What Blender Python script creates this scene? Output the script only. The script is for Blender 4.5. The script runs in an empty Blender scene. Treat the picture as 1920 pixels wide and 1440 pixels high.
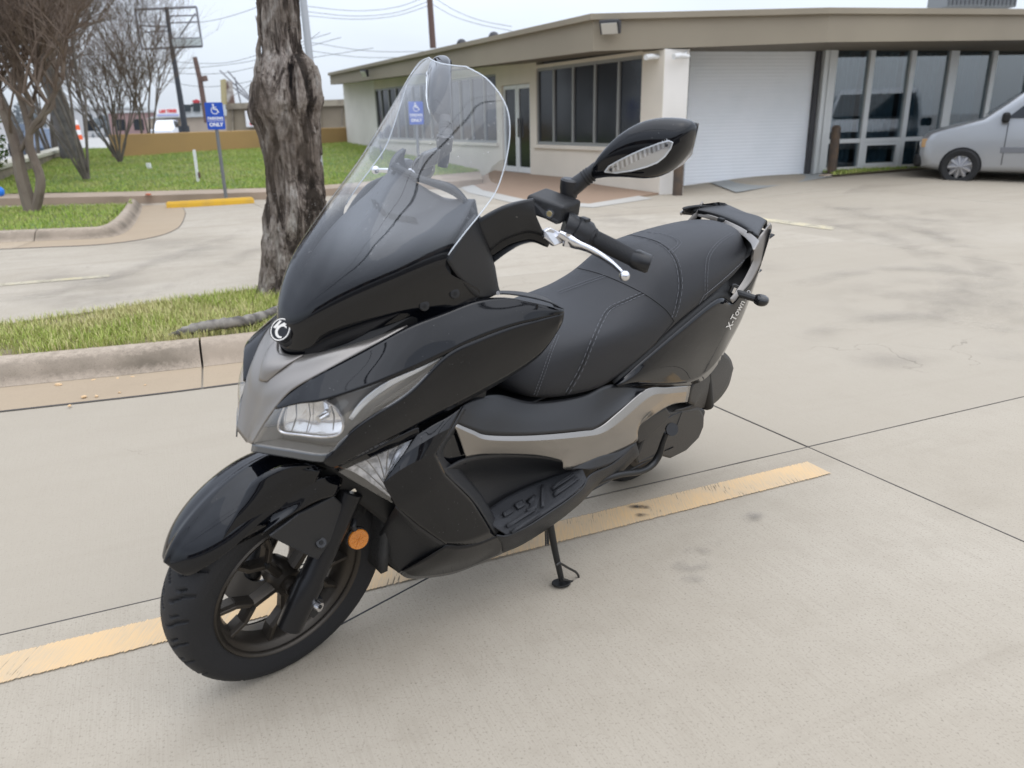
import bpy, bmesh, math, random
from mathutils import Vector, Matrix
from mathutils.bvhtree import BVHTree
from mathutils import noise as mn

R_ = math.radians
rnd = random.Random(7)
sc = bpy.context.scene

# ------------------------------------------------------------------ camera
CAM_H = 1.282; F_PX = 1442.0
_p = R_(19.0); _r = R_(1.2)
c_f = Vector((0, math.cos(_p), -math.sin(_p)))
_rt = Vector((1, 0, 0)); _up = _rt.cross(c_f)
c_r = _rt * math.cos(_r) - _up * math.sin(_r)
c_u = _up * math.cos(_r) + _rt * math.sin(_r)
c_o = Vector((0, 0, CAM_H))
cd = bpy.data.cameras.new('camera'); cam = bpy.data.objects.new('camera', cd)
sc.collection.objects.link(cam); sc.camera = cam
cd.sensor_width = 36.0; cd.lens = F_PX / 1920 * 36
cd.clip_start = 0.05; cd.clip_end = 2000
m3 = Matrix((c_r, c_u, -c_f)).transposed()
cam.matrix_world = Matrix.Translation(c_o) @ m3.to_4x4()
cd.dof.use_dof = True; cd.dof.focus_distance = 2.35
cd.dof.aperture_fstop = cd.lens / 1000 / 0.0072

# ------------------------------------------------------------------ sky and sun (overcast)
SUN_EL = R_(66); SUN_AZ = R_(120)
world = bpy.data.worlds.new('World'); sc.world = world; world.use_nodes = True
nt = world.node_tree; nt.nodes.clear()
N = nt.nodes.new; L = nt.links.new
out = N('ShaderNodeOutputWorld')
sky = N('ShaderNodeTexSky'); sky.sky_type = 'NISHITA'; sky.sun_disc = False
sky.sun_elevation = SUN_EL; sky.sun_rotation = SUN_AZ; sky.dust_density = 3.0
hs = N('ShaderNodeHueSaturation'); hs.inputs['Saturation'].default_value = 0.5; L(sky.outputs[0], hs.inputs['Color'])
b1 = N('ShaderNodeBackground'); b1.inputs[1].default_value = 0.05; L(hs.outputs[0], b1.inputs[0])
tc = N('ShaderNodeTexCoord'); sx = N('ShaderNodeSeparateXYZ'); L(tc.outputs['Generated'], sx.inputs[0])
ns = N('ShaderNodeTexNoise'); ns.inputs['Scale'].default_value = 1.6; ns.inputs['Detail'].default_value = 5
mpn = N('ShaderNodeMapping'); mpn.inputs['Scale'].default_value = (1, 1, 3.0); L(tc.outputs['Generated'], mpn.inputs[0]); L(mpn.outputs[0], ns.inputs['Vector'])
cr = N('ShaderNodeValToRGB'); L(sx.outputs['Z'], cr.inputs[0])
cr.color_ramp.elements[0].position = 0.0; cr.color_ramp.elements[0].color = (0.58, 0.64, 0.72, 1)
cr.color_ramp.elements[1].position = 1.0; cr.color_ramp.elements[1].color = (1.60, 1.74, 2.00, 1)
e = cr.color_ramp.elements.new(0.25); e.color = (0.66, 0.72, 0.85, 1)
mm = N('ShaderNodeMapRange'); mm.inputs['From Min'].default_value = .3; mm.inputs['From Max'].default_value = .7
mm.inputs['To Min'].default_value = .84; mm.inputs['To Max'].default_value = 1.12; L(ns.outputs['Fac'], mm.inputs['Value'])
vm = N('ShaderNodeVectorMath'); vm.operation = 'SCALE'; L(cr.outputs[0], vm.inputs[0]); L(mm.outputs[0], vm.inputs['Scale'])
b2 = N('ShaderNodeBackground'); b2.inputs[1].default_value = 0.92; L(vm.outputs[0], b2.inputs[0])
ad = N('ShaderNodeAddShader'); L(b1.outputs[0], ad.inputs[0]); L(b2.outputs[0], ad.inputs[1]); L(ad.outputs[0], out.inputs[0])
sl = bpy.data.lights.new('sun', 'SUN'); sl.energy = .7; sl.angle = R_(100); sl.color = (1, .96, .9)
so = bpy.data.objects.new('sun', sl); sc.collection.objects.link(so)
_sd = Vector((math.sin(SUN_AZ) * math.cos(SUN_EL), math.cos(SUN_AZ) * math.cos(SUN_EL), math.sin(SUN_EL)))
so.rotation_euler = _sd.to_track_quat('Z', 'Y').to_euler()
sc.view_settings.view_transform = 'Standard'; sc.view_settings.look = 'None'
sc.view_settings.gamma = 1; sc.view_settings.exposure = 0.27; sc.view_settings.use_curve_mapping = False
sc.cycles.max_bounces = 8; sc.cycles.transparent_max_bounces = 16

# ------------------------------------------------------------------ site survey helpers
def ray(px, py):
    return c_f + c_r * ((px - 960) / F_PX) - c_u * ((py - 720) / F_PX)
def G(px, py, z=0.0):
    d = ray(px, py); t = (z - CAM_H) / d.z; q = c_o + d * t
    return Vector((q.x, q.y, z))
def VP(px, py, p0, dr):
    d = ray(px, py); n = Vector((dr.y, -dr.x)); t = (p0.xy @ n) / (d.xy @ n); q = c_o + d * t
    return (q.xy - p0.xy) @ dr.xy, q.z
def atY(px, py, Y):
    d = ray(px, py); return c_o + d * (Y / d.y)
def zat(px, py, xy):
    d = ray(px, py); t = xy.xy.length / d.xy.length; return CAM_H + d.z * t
def zg(x, y):
    s = lambda t: max(0., min(1., t)) ** 2 * (3 - 2 * max(0., min(1., t)))
    a = .14 * s((y - .27 * x - 9.5) / 5.0) * s((x - 2.8) / 2.5)
    return a

# ------------------------------------------------------------------ materials
MATS = {}
def mat(name, base=(.5, .5, .5), rough=.5, metal=0., coat=0., spec=.5, bump=None, var=None, emit=None, trans=0., ior=1.45):
    if name in MATS: return MATS[name]
    m = bpy.data.materials.new(name); m.use_nodes = True; MATS[name] = m
    t = m.node_tree; b = t.nodes['Principled BSDF']
    b.inputs['Base Color'].default_value = (*base, 1); b.inputs['Roughness'].default_value = rough
    b.inputs['Metallic'].default_value = metal; b.inputs['Coat Weight'].default_value = coat
    b.inputs['Coat Roughness'].default_value = .03; b.inputs['Specular IOR Level'].default_value = spec
    b.inputs['Transmission Weight'].default_value = trans; b.inputs['IOR'].default_value = ior
    if emit:
        b.inputs['Emission Color'].default_value = (*emit[0], 1); b.inputs['Emission Strength'].default_value = emit[1]
    co = t.nodes.new('ShaderNodeTexCoord')
    if bump:
        sc_, st, det = bump
        n = t.nodes.new('ShaderNodeTexNoise'); n.inputs['Scale'].default_value = sc_; n.inputs['Detail'].default_value = det
        t.links.new(co.outputs['Object'], n.inputs['Vector'])
        bp = t.nodes.new('ShaderNodeBump'); bp.inputs['Strength'].default_value = st; bp.inputs['Distance'].default_value = .002
        t.links.new(n.outputs['Fac'], bp.inputs['Height']); t.links.new(bp.outputs[0], b.inputs['Normal'])
    if var:
        sc_, c2, lo, hi = var
        n = t.nodes.new('ShaderNodeTexNoise'); n.inputs['Scale'].default_value = sc_; n.inputs['Detail'].default_value = 6
        t.links.new(co.outputs['Object'], n.inputs['Vector'])
        mr = t.nodes.new('ShaderNodeMapRange'); mr.inputs['From Min'].default_value = lo; mr.inputs['From Max'].default_value = hi
        t.links.new(n.outputs['Fac'], mr.inputs['Value'])
        mx = t.nodes.new('ShaderNodeMix'); mx.data_type = 'RGBA'
        mx.inputs['A'].default_value = (*base, 1); mx.inputs['B'].default_value = (*c2, 1)
        t.links.new(mr.outputs[0], mx.inputs['Factor']); t.links.new(mx.outputs['Result'], b.inputs['Base Color'])
    return m

def graph(name):
    m = bpy.data.materials.new(name); m.use_nodes = True; MATS[name] = m
    t = m.node_tree; return m, t, t.nodes['Principled BSDF']

def nn(t, kind, **kw):
    n = t.nodes.new(kind)
    for k, v in kw.items(): n.inputs[k.replace('_', ' ')].default_value = v
    return n

def concrete(name, base, dark, tint, streak_ang=24, streak=.5, stain=1.0):
    m, t, b = graph(name); lk = t.links.new
    co = t.nodes.new('ShaderNodeTexCoord')
    g = t.nodes.new('ShaderNodeNewGeometry')
    mp = nn(t, 'ShaderNodeMapping'); mp.inputs['Rotation'].default_value = (0, 0, R_(-streak_ang)); mp.inputs['Scale'].default_value = (1.0, 1.0, 1.0)
    lk(g.outputs['Position'], mp.inputs[0])
    # broad mottling
    n1 = nn(t, 'ShaderNodeTexNoise', Scale=.55, Detail=7., Roughness=.62); lk(mp.outputs[0], n1.inputs['Vector'])
    # broomed texture, lines across
    mp2 = nn(t, 'ShaderNodeMapping'); mp2.inputs['Scale'].default_value = (300, 5, 1); lk(mp.outputs[0], mp2.inputs[0])
    n2 = nn(t, 'ShaderNodeTexNoise', Scale=1., Detail=3.); lk(mp2.outputs[0], n2.inputs['Vector'])
    n3 = nn(t, 'ShaderNodeTexNoise', Scale=160., Detail=4.); lk(g.outputs['Position'], n3.inputs['Vector'])
    mp3 = nn(t, 'ShaderNodeMapping'); mp3.inputs['Scale'].default_value = (.35, 2.6, 1); lk(mp.outputs[0], mp3.inputs[0])
    n4 = nn(t, 'ShaderNodeTexNoise', Scale=1.1, Detail=6., Roughness=.6, Distortion=.8); lk(mp3.outputs[0], n4.inputs['Vector'])
    def mix(fac_out, a, bcol, lo, hi, amt=1.):
        mr = nn(t, 'ShaderNodeMapRange'); mr.inputs['From Min'].default_value = lo; mr.inputs['From Max'].default_value = hi; mr.inputs['To Max'].default_value = amt
        lk(fac_out, mr.inputs['Value'])
        mx = t.nodes.new('ShaderNodeMix'); mx.data_type = 'RGBA'; lk(mr.outputs[0], mx.inputs['Factor'])
        if isinstance(a, tuple): mx.inputs['A'].default_value = (*a, 1)
        else: lk(a, mx.inputs['A'])
        mx.inputs['B'].default_value = (*bcol, 1); return mx.outputs['Result']
    c = mix(n1.outputs['Fac'], base, tint, .36, .66, 1.)
    c = mix(n4.outputs['Fac'], c, dark, .52, .80, .75 * stain)
    c = mix(n2.outputs['Fac'], c, dark, .45, .9, streak)
    c = mix(n3.outputs['Fac'], c, [v * .6 for v in dark], .56, .74, .8)
    n6 = nn(t, 'ShaderNodeTexNoise', Scale=6., Detail=8., Roughness=.7); lk(g.outputs['Position'], n6.inputs['Vector'])
    c = mix(n6.outputs['Fac'], c, dark, .48, .75, .32)
    oi = t.nodes.new('ShaderNodeObjectInfo'); c = mix(oi.outputs['Random'], c, [v * .93 for v in base], .0, 1., .8)
    # small dark pits
    vo = nn(t, 'ShaderNodeTexVoronoi', Scale=38.); lk(g.outputs['Position'], vo.inputs['Vector'])
    mr = nn(t, 'ShaderNodeMapRange'); mr.inputs['From Min'].default_value = .0; mr.inputs['From Max'].default_value = .09; mr.inputs['To Min'].default_value = .45; mr.inputs['To Max'].default_value = 0.
    lk(vo.outputs['Distance'], mr.inputs['Value'])
    mx = t.nodes.new('ShaderNodeMix'); mx.data_type = 'RGBA'; lk(mr.outputs[0], mx.inputs['Factor']); lk(c, mx.inputs['A']); mx.inputs['B'].default_value = (*[v * .45 for v in dark], 1)
    # fine wandering cracks in patches
    vc = t.nodes.new('ShaderNodeTexVoronoi'); vc.feature = 'DISTANCE_TO_EDGE'; vc.inputs['Scale'].default_value = .8
    nd = nn(t, 'ShaderNodeTexNoise', Scale=4., Detail=5.); lk(g.outputs['Position'], nd.inputs['Vector'])
    va = t.nodes.new('ShaderNodeVectorMath'); va.operation = 'MULTIPLY_ADD'; lk(nd.outputs['Color'], va.inputs[0]); va.inputs[1].default_value = (.5, .5, 0); lk(g.outputs['Position'], va.inputs[2])
    lk(va.outputs[0], vc.inputs['Vector'])
    mc = nn(t, 'ShaderNodeMapRange'); mc.inputs['From Max'].default_value = .0035; mc.inputs['To Min'].default_value = .55; mc.inputs['To Max'].default_value = 0.; lk(vc.outputs['Distance'], mc.inputs['Value'])
    mg = nn(t, 'ShaderNodeMapRange'); mg.inputs['From Min'].default_value = .55; mg.inputs['From Max'].default_value = .62; lk(n1.outputs['Fac'], mg.inputs['Value'])
    mu = t.nodes.new('ShaderNodeMath'); mu.operation = 'MULTIPLY'; lk(mc.outputs[0], mu.inputs[0]); lk(mg.outputs[0], mu.inputs[1])
    mx2 = t.nodes.new('ShaderNodeMix'); mx2.data_type = 'RGBA'; lk(mu.outputs[0], mx2.inputs['Factor']); lk(mx.outputs['Result'], mx2.inputs['A']); mx2.inputs['B'].default_value = (*[v * .3 for v in dark], 1)
    lk(mx2.outputs['Result'], b.inputs['Base Color'])
    b.inputs['Roughness'].default_value = .85; b.inputs['Specular IOR Level'].default_value = .25
    bp = nn(t, 'ShaderNodeBump', Strength=.35, Distance=.0015)
    am = t.nodes.new('ShaderNodeMath'); am.operation = 'ADD'; lk(n2.outputs['Fac'], am.inputs[0]); lk(n3.outputs['Fac'], am.inputs[1])
    lk(am.outputs[0], bp.inputs['Height']); lk(bp.outputs[0], b.inputs['Normal'])
    return m

M_slab = concrete('concrete_slab', (.370, .324, .256), (.255, .217, .166), (.445, .398, .326))
M_gutter = concrete('gutter_concrete', (.37, .29, .20), (.25, .20, .145), (.43, .35, .255), 20, .2)
M_curb = concrete('curb_concrete', (.42, .34, .26), (.24, .20, .155), (.47, .40, .32), 20, .1, 1.1)
def add_grime(m):
    t = m.node_tree; b = t.nodes['Principled BSDF']; lk = t.links.new; src = b.inputs['Base Color'].links[0].from_socket
    g = t.nodes.new('ShaderNodeNewGeometry'); sp = t.nodes.new('ShaderNodeSeparateXYZ'); lk(g.outputs['Position'], sp.inputs[0])
    n = nn(t, 'ShaderNodeTexNoise', Scale=26., Detail=7., Roughness=.75); lk(g.outputs['Position'], n.inputs['Vector'])
    n2 = nn(t, 'ShaderNodeTexNoise', Scale=2.2, Detail=4.); lk(g.outputs['Position'], n2.inputs['Vector'])
    a = t.nodes.new('ShaderNodeMath'); a.operation = 'MULTIPLY_ADD'; lk(n.outputs['Fac'], a.inputs[0]); a.inputs[1].default_value = .12; lk(sp.outputs['Z'], a.inputs[2])
    r = t.nodes.new('ShaderNodeValToRGB'); lk(a.outputs[0], r.inputs[0]); e0, e1 = r.color_ramp.elements[0], r.color_ramp.elements[1]
    e0.position = .055; e0.color = (.1, .1, .1, 1); e1.position = .205; e1.color = (0, 0, 0, 1); q = r.color_ramp.elements.new(.115); q.color = (1, 1, 1, 1); q = r.color_ramp.elements.new(.165); q.color = (.8, .8, .8, 1)
    m2 = nn(t, 'ShaderNodeMapRange'); m2.inputs['From Min'].default_value = .3; m2.inputs['From Max'].default_value = .6; m2.inputs['To Min'].default_value = .35; m2.inputs['To Max'].default_value = .95; lk(n2.outputs['Fac'], m2.inputs['Value'])
    mu = t.nodes.new('ShaderNodeMath'); mu.operation = 'MULTIPLY'; lk(r.outputs[0], mu.inputs[0]); lk(m2.outputs[0], mu.inputs[1])
    mx = t.nodes.new('ShaderNodeMix'); mx.data_type = 'RGBA'; lk(mu.outputs[0], mx.inputs['Factor']); lk(src, mx.inputs['A']); mx.inputs['B'].default_value = (.115, .095, .07, 1); lk(mx.outputs['Result'], b.inputs['Base Color'])

M_joint = mat('joint_filler', (.085, .078, .07), .9)
M_lotbase = mat('lot_base', (.09, .08, .07), .95)
M_gloss = mat('gloss_black_paint', (.0025, .003, .0045), .045, coat=0., spec=.5, bump=(9., .02, 2))
def dust(m, col=(.10, .10, .10), scale=90.):
    t = m.node_tree; b = t.nodes['Principled BSDF']; lk = t.links.new; co = t.nodes.new('ShaderNodeTexCoord')
    vo = nn(t, 'ShaderNodeTexVoronoi', Scale=scale); lk(co.outputs['Object'], vo.inputs['Vector']); nz = nn(t, 'ShaderNodeTexNoise', Scale=7., Detail=4.); lk(co.outputs['Object'], nz.inputs['Vector'])
    a = nn(t, 'ShaderNodeMapRange'); a.inputs['From Min'].default_value = .05; a.inputs['From Max'].default_value = .10; a.inputs['To Min'].default_value = 1.; a.inputs['To Max'].default_value = 0.; lk(vo.outputs['Distance'], a.inputs['Value'])
    c = nn(t, 'ShaderNodeMapRange'); c.inputs['From Min'].default_value = .48; c.inputs['From Max'].default_value = .62; lk(nz.outputs['Fac'], c.inputs['Value'])
    mu = t.nodes.new('ShaderNodeMath'); mu.operation = 'MULTIPLY'; lk(a.outputs[0], mu.inputs[0]); lk(c.outputs[0], mu.inputs[1])
    mx = t.nodes.new('ShaderNodeMix'); mx.data_type = 'RGBA'; lk(mu.outputs[0], mx.inputs['Factor']); mx.inputs['A'].default_value = b.inputs['Base Color'].default_value; mx.inputs['B'].default_value = (*col, 1); lk(mx.outputs['Result'], b.inputs['Base Color'])
dust(M_gloss)
M_matte = mat('matte_black_plastic', (.011, .0115, .013), .42, bump=(900., .25, 2), spec=.6)
M_matte2 = mat('charcoal_plastic', (.018, .0185, .02), .45, bump=(900., .25, 2), spec=.5)
M_deep = mat('deep_black', (.006, .006, .006), .6)
M_seat = mat('seat_vinyl', (.011, .0115, .014), .46, bump=(700., .5, 3), spec=.5)
M_taupe = mat('taupe_metallic', (.27, .25, .228), .36, metal=.7, coat=.2, bump=(1500., .05, 1))
M_silver = mat('champagne_silver', (.33, .31, .285), .24, metal=.9, coat=.2)
M_chrome = mat('chrome', (.85, .86, .88), .1, metal=1.)
M_alu = mat('polished_aluminium', (.72, .72, .74), .22, metal=1., bump=(60., .06, 2))
M_bronze = mat('dark_bronze_wheel', (.06, .052, .043), .36, metal=.7)
M_rubber = mat('tyre_rubber', (.016, .016, .017), .62, bump=(250., .4, 3), spec=.35)
M_grip = mat('grip_rubber', (.014, .014, .015), .6, bump=(500., .4, 2), spec=.4)
M_orange = mat('amber_reflector', (.60, .19, .01), .25, coat=1., bump=(500., .8, 0))
M_thread = mat('stitch_thread', (.17, .175, .19), .7)
M_white = mat('white_print', (.8, .8, .8), .4)
M_brass = mat('brass', (.55, .4, .15), .3, metal=1.)
M_yellowpaint = None

def clear(name, tint=(1, 1, 1), refl=.06, rough=.02, specks=False, smoke=False, graze=.9):
    m = bpy.data.materials.new(name); m.use_nodes = True; MATS[name] = m
    t = m.node_tree; t.nodes.clear(); lk = t.links.new
    o = t.nodes.new('ShaderNodeOutputMaterial')
    tr = nn(t, 'ShaderNodeBsdfTransparent'); tr.inputs[0].default_value = (*tint, 1)
    gl = nn(t, 'ShaderNodeBsdfGlossy', Roughness=rough); gl.inputs[0].default_value = (1, 1, 1, 1)
    lw = t.nodes.new('ShaderNodeLayerWeight'); lw.inputs['Blend'].default_value = .5
    pw = t.nodes.new('ShaderNodeMath'); pw.operation = 'POWER'; pw.inputs[1].default_value = 3.5; lk(lw.outputs['Facing'], pw.inputs[0])
    mr = nn(t, 'ShaderNodeMapRange'); mr.inputs['To Min'].default_value = refl; mr.inputs['To Max'].default_value = graze
    lk(pw.outputs[0], mr.inputs['Value'])
    mx = t.nodes.new('ShaderNodeMixShader'); lk(mr.outputs[0], mx.inputs[0]); lk(tr.outputs[0], mx.inputs[1]); lk(gl.outputs[0], mx.inputs[2])
    res = mx.outputs[0]
    if smoke:
        pr = t.nodes.new('ShaderNodeBsdfPrincipled'); pr.inputs['Base Color'].default_value = (.0025, .003, .0045, 1)
        pr.inputs['Roughness'].default_value = .045; pr.inputs['Specular IOR Level'].default_value = .5
        uv = t.nodes.new('ShaderNodeUVMap'); sp = t.nodes.new('ShaderNodeSeparateXYZ'); lk(uv.outputs[0], sp.inputs[0])
        r2 = nn(t, 'ShaderNodeMapRange'); r2.interpolation_type = 'SMOOTHSTEP'
        r2.inputs['From Min'].default_value = .31; r2.inputs['From Max'].default_value = .48; lk(sp.outputs['Y'], r2.inputs['Value'])
        m2 = t.nodes.new('ShaderNodeMixShader'); lk(r2.outputs[0], m2.inputs[0]); lk(pr.outputs[0], m2.inputs[1]); lk(res, m2.inputs[2]); res = m2.outputs[0]
    if specks:
        co = t.nodes.new('ShaderNodeTexCoord'); vo = nn(t, 'ShaderNodeTexVoronoi', Scale=110., Randomness=1.); lk(co.outputs['Object'], vo.inputs['Vector'])
        nz = nn(t, 'ShaderNodeTexNoise', Scale=9.); lk(co.outputs['Object'], nz.inputs['Vector'])
        r3 = nn(t, 'ShaderNodeMapRange'); r3.inputs['From Min'].default_value = .07; r3.inputs['From Max'].default_value = .13; r3.inputs['To Min'].default_value = .75; r3.inputs['To Max'].default_value = 0.
        lk(vo.outputs['Distance'], r3.inputs['Value'])
        r4 = nn(t, 'ShaderNodeMapRange'); r4.inputs['From Min'].default_value = .42; r4.inputs['From Max'].default_value = .62; lk(nz.outputs['Fac'], r4.inputs['Value'])
        m8 = t.nodes.new('ShaderNodeMath'); m8.operation = 'MULTIPLY'; lk(r4.outputs[0], m8.inputs[0]); lk(r2.outputs[0], m8.inputs[1])
        mu = t.nodes.new('ShaderNodeMath'); mu.operation = 'MULTIPLY'; lk(r3.outputs[0], mu.inputs[0]); lk(m8.outputs[0], mu.inputs[1])
        df = nn(t, 'ShaderNodeBsdfDiffuse'); df.inputs[0].default_value = (.75, .75, .75, 1)
        m3_ = t.nodes.new('ShaderNodeMixShader'); lk(mu.outputs[0], m3_.inputs[0]); lk(res, m3_.inputs[1]); lk(df.outputs[0], m3_.inputs[2]); res = m3_.outputs[0]
    lk(res, o.inputs[0]); return m

M_screen = clear('windscreen_acrylic', (.90, .92, .93), .10, .015, True, True, .85)
M_lens = clear('clear_lens', (.93, .93, .93), .13, .02)

# ------------------------------------------------------------------ mesh helpers
def link(o, parent=None):
    sc.collection.objects.link(o)
    if parent is not None: o.parent = parent
    return o
def mk(name, vs, fs, m, parent=None, smooth=True, angle=35, thick=0, bevel=0, bseg=2, offset=-1, sub=0, uvs=None):
    me = bpy.data.meshes.new(name); me.from_pydata([tuple(v) for v in vs], [], fs); me.materials.append(m)
    if uvs:
        ul = me.uv_layers.new(name='UVMap')
        for lp in me.loops: ul.data[lp.index].uv = uvs[lp.vertex_index]
    if smooth:
        for p in me.polygons: p.use_smooth = True
        me.set_sharp_from_angle(angle=R_(angle))
    me.update()
    o = bpy.data.objects.new(name, me); link(o, parent)
    if sub:
        s = o.modifiers.new('sub', 'SUBSURF'); s.levels = s.render_levels = sub
    if thick:
        s = o.modifiers.new('th', 'SOLIDIFY'); s.thickness = thick; s.offset = offset
    if bevel:
        s = o.modifiers.new('bv', 'BEVEL'); s.width = bevel; s.segments = bseg; s.limit_method = 'ANGLE'; s.angle_limit = R_(40)
    return o
class MB:
    def __init__(s): s.v = []; s.f = []
    def add(s, vs, fs):
        n = len(s.v); s.v += [Vector(v) for v in vs]; s.f += [tuple(i + n for i in f) for f in fs]; return s
    def box(s, c, d, M=None):
        x, y, z = [q / 2 for q in d]; c = Vector(c)
        vs = [Vector((sx * x, sy * y, sz * z)) for sx in (-1, 1) for sy in (-1, 1) for sz in (-1, 1)]
        if M is not None: vs = [M @ v for v in vs]
        return s.add([c + v for v in vs], [(0, 1, 3, 2), (4, 6, 7, 5), (0, 4, 5, 1), (2, 3, 7, 6), (0, 2, 6, 4), (1, 5, 7, 3)])
    def prism(s, pts, vec):
        n = len(pts); vec = Vector(vec); pts = [Vector(p) for p in pts]
        return s.add(pts + [p + vec for p in pts], [tuple(range(n))[::-1], tuple(range(n, 2 * n))] + [(i, (i + 1) % n, (i + 1) % n + n, i + n) for i in range(n)])
    def tube(s, pts, rad, n=8, caps=True, flat=1.0):
        pts = [Vector(p) for p in pts]
        if not hasattr(rad, '__len__'): rad = [rad] * len(pts)
        vs = []; t0 = (pts[1] - pts[0]).normalized(); a = t0.orthogonal().normalized()
        for i, p in enumerate(pts):
            t = (pts[min(i + 1, len(pts) - 1)] - pts[max(i - 1, 0)]).normalized()
            a = (a - t * a.dot(t))
            a = a.normalized() if a.length > 1e-6 else t.orthogonal().normalized()
            b = t.cross(a)
            for k in range(n):
                an = 2 * math.pi * k / n; vs.append(p + (a * math.cos(an) + b * math.sin(an) * flat) * rad[i])
        fs = [(i * n + k, i * n + (k + 1) % n, (i + 1) * n + (k + 1) % n, (i + 1) * n + k) for i in range(len(pts) - 1) for k in range(n)]
        if caps: fs += [tuple(range(n))[::-1], tuple((len(pts) - 1) * n + k for k in range(n))]
        return s.add(vs, fs)
    def sphere(s, c, r, n=12, sc3=(1, 1, 1), M=None):
        c = Vector(c); vs = []; fs = []; m = n // 2
        for i in range(m + 1):
            th = math.pi * i / m
            for k in range(n):
                ph = 2 * math.pi * k / n; v = Vector((math.sin(th) * math.cos(ph) * sc3[0], math.sin(th) * math.sin(ph) * sc3[1], math.cos(th) * sc3[2])) * r
                if M is not None: v = M @ v
                vs.append(c + v)
        fs = [(i * n + k, i * n + (k + 1) % n, (i + 1) * n + (k + 1) % n, (i + 1) * n + k) for i in range(m) for k in range(n)]
        return s.add(vs, fs)
    def mk(s, name, m, parent=None, **kw): return mk(name, s.v, s.f, m, parent, **kw)
def T(o, label, cat, group=None, kind=None):
    if label: o['label'] = label
    if cat: o['category'] = cat
    if group: o['group'] = group
    if kind: o['kind'] = kind
    return o
def empty(name, loc, label=None, cat=None, group=None, rz=0, kind=None):
    o = bpy.data.objects.new(name, None); o.location = loc; o.rotation_euler.z = rz; o.empty_display_size = .1; link(o)
    return T(o, label, cat, group, kind)
def kids(root, parts):
    inv = Matrix.Translation(root.location) @ Matrix.Rotation(root.rotation_euler.z, 4, 'Z'); inv.invert()
    for p in parts: p.parent = root; p.matrix_parent_inverse = inv
def copy_tree(o, parent=None):
    c = o.copy(); sc.collection.objects.link(c)
    if parent is not None: c.parent = parent
    for ch in [q for q in list(sc.objects) if q.parent == o]: copy_tree(ch, c)
    return c
def crom(pts, n):
    k = len(pts)
    if k == 2: return [pts[0].lerp(pts[1], i / n) for i in range(n + 1)]
    res = []; segs = k - 1
    for i in range(n + 1):
        u = i / n * segs; j = min(int(u), segs - 1); f = u - j
        p1, p2 = pts[j], pts[j + 1]
        p0 = pts[j - 1] if j > 0 else p1 * 2 - p2
        p3 = pts[j + 2] if j + 2 < k else p2 * 2 - p1
        res.append(.5 * ((2 * p1) + (p2 - p0) * f + (2 * p0 - 5 * p1 + 4 * p2 - p3) * f * f + (3 * p1 - p0 - 3 * p2 + p3) * f ** 3))
    return res
def line(pts, n):
    k = len(pts); res = []
    for i in range(n + 1):
        u = i / n * (k - 1); j = min(int(u), k - 2); res.append(pts[j].lerp(pts[j + 1], u - j))
    return res
def gridmesh(rows, per=4, cu=True, cv=True):
    a = [(crom if cu else line)(r, (len(r) - 1) * per) for r in rows]
    nc = len(a[0]); cols = [(crom if cv else line)([a[i][j] for i in range(len(a))], (len(a) - 1) * per) for j in range(nc)]
    nr = len(cols[0]); vs = [cols[j][i] for i in range(nr) for j in range(nc)]
    fs = [(i * nc + j, i * nc + j + 1, (i + 1) * nc + j + 1, (i + 1) * nc + j) for i in range(nr - 1) for j in range(nc - 1)]
    uv = [(j / (nc - 1), i / (nr - 1)) for i in range(nr) for j in range(nc)]
    return vs, fs, uv
def text_mesh(body, size=1.0, bold=0.0):
    cu = bpy.data.curves.new('t', 'FONT'); cu.body = body; cu.size = size; cu.align_x = 'CENTER'; cu.align_y = 'CENTER'; cu.offset = bold
    cu.resolution_u = 3
    o = bpy.data.objects.new('t', cu); sc.collection.objects.link(o)
    dg = bpy.context.evaluated_depsgraph_get(); me = bpy.data.meshes.new_from_object(o.evaluated_get(dg))
    vs = [v.co.copy() for v in me.vertices]; fs = [tuple(p.vertices) for p in me.polygons]
    bpy.data.objects.remove(o); bpy.data.curves.remove(cu); bpy.data.meshes.remove(me)
    return vs, fs
# ================================================================== SETTING
# ---- base ground, road
def struct(o, kind='structure'): o['kind'] = kind; return o
M_asphalt = mat('far_asphalt', (.20, .20, .195), .9, var=(.15, (.27, .265, .25), .3, .7))
g_ = MB().add([(-500, -120, -.06), (500, -120, -.06), (500, 900, -.06), (-500, 900, -.06)], [(0, 1, 2, 3)])
struct(g_.mk('ground', M_asphalt, smooth=False))
M_road = mat('road_concrete', (.42, .41, .385), .9, var=(.4, (.33, .32, .30), .35, .7))
rd = MB().add([(-70, -10, -.045), (-9.6, -10, -.045), (-9.6, 12, -.045), (-30, 70, -.045), (-60, 230, -.045), (-150, 230, -.045)], [(0, 1, 2, 3, 4, 5)])
struct(rd.mk('road', M_road, smooth=False))

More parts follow.
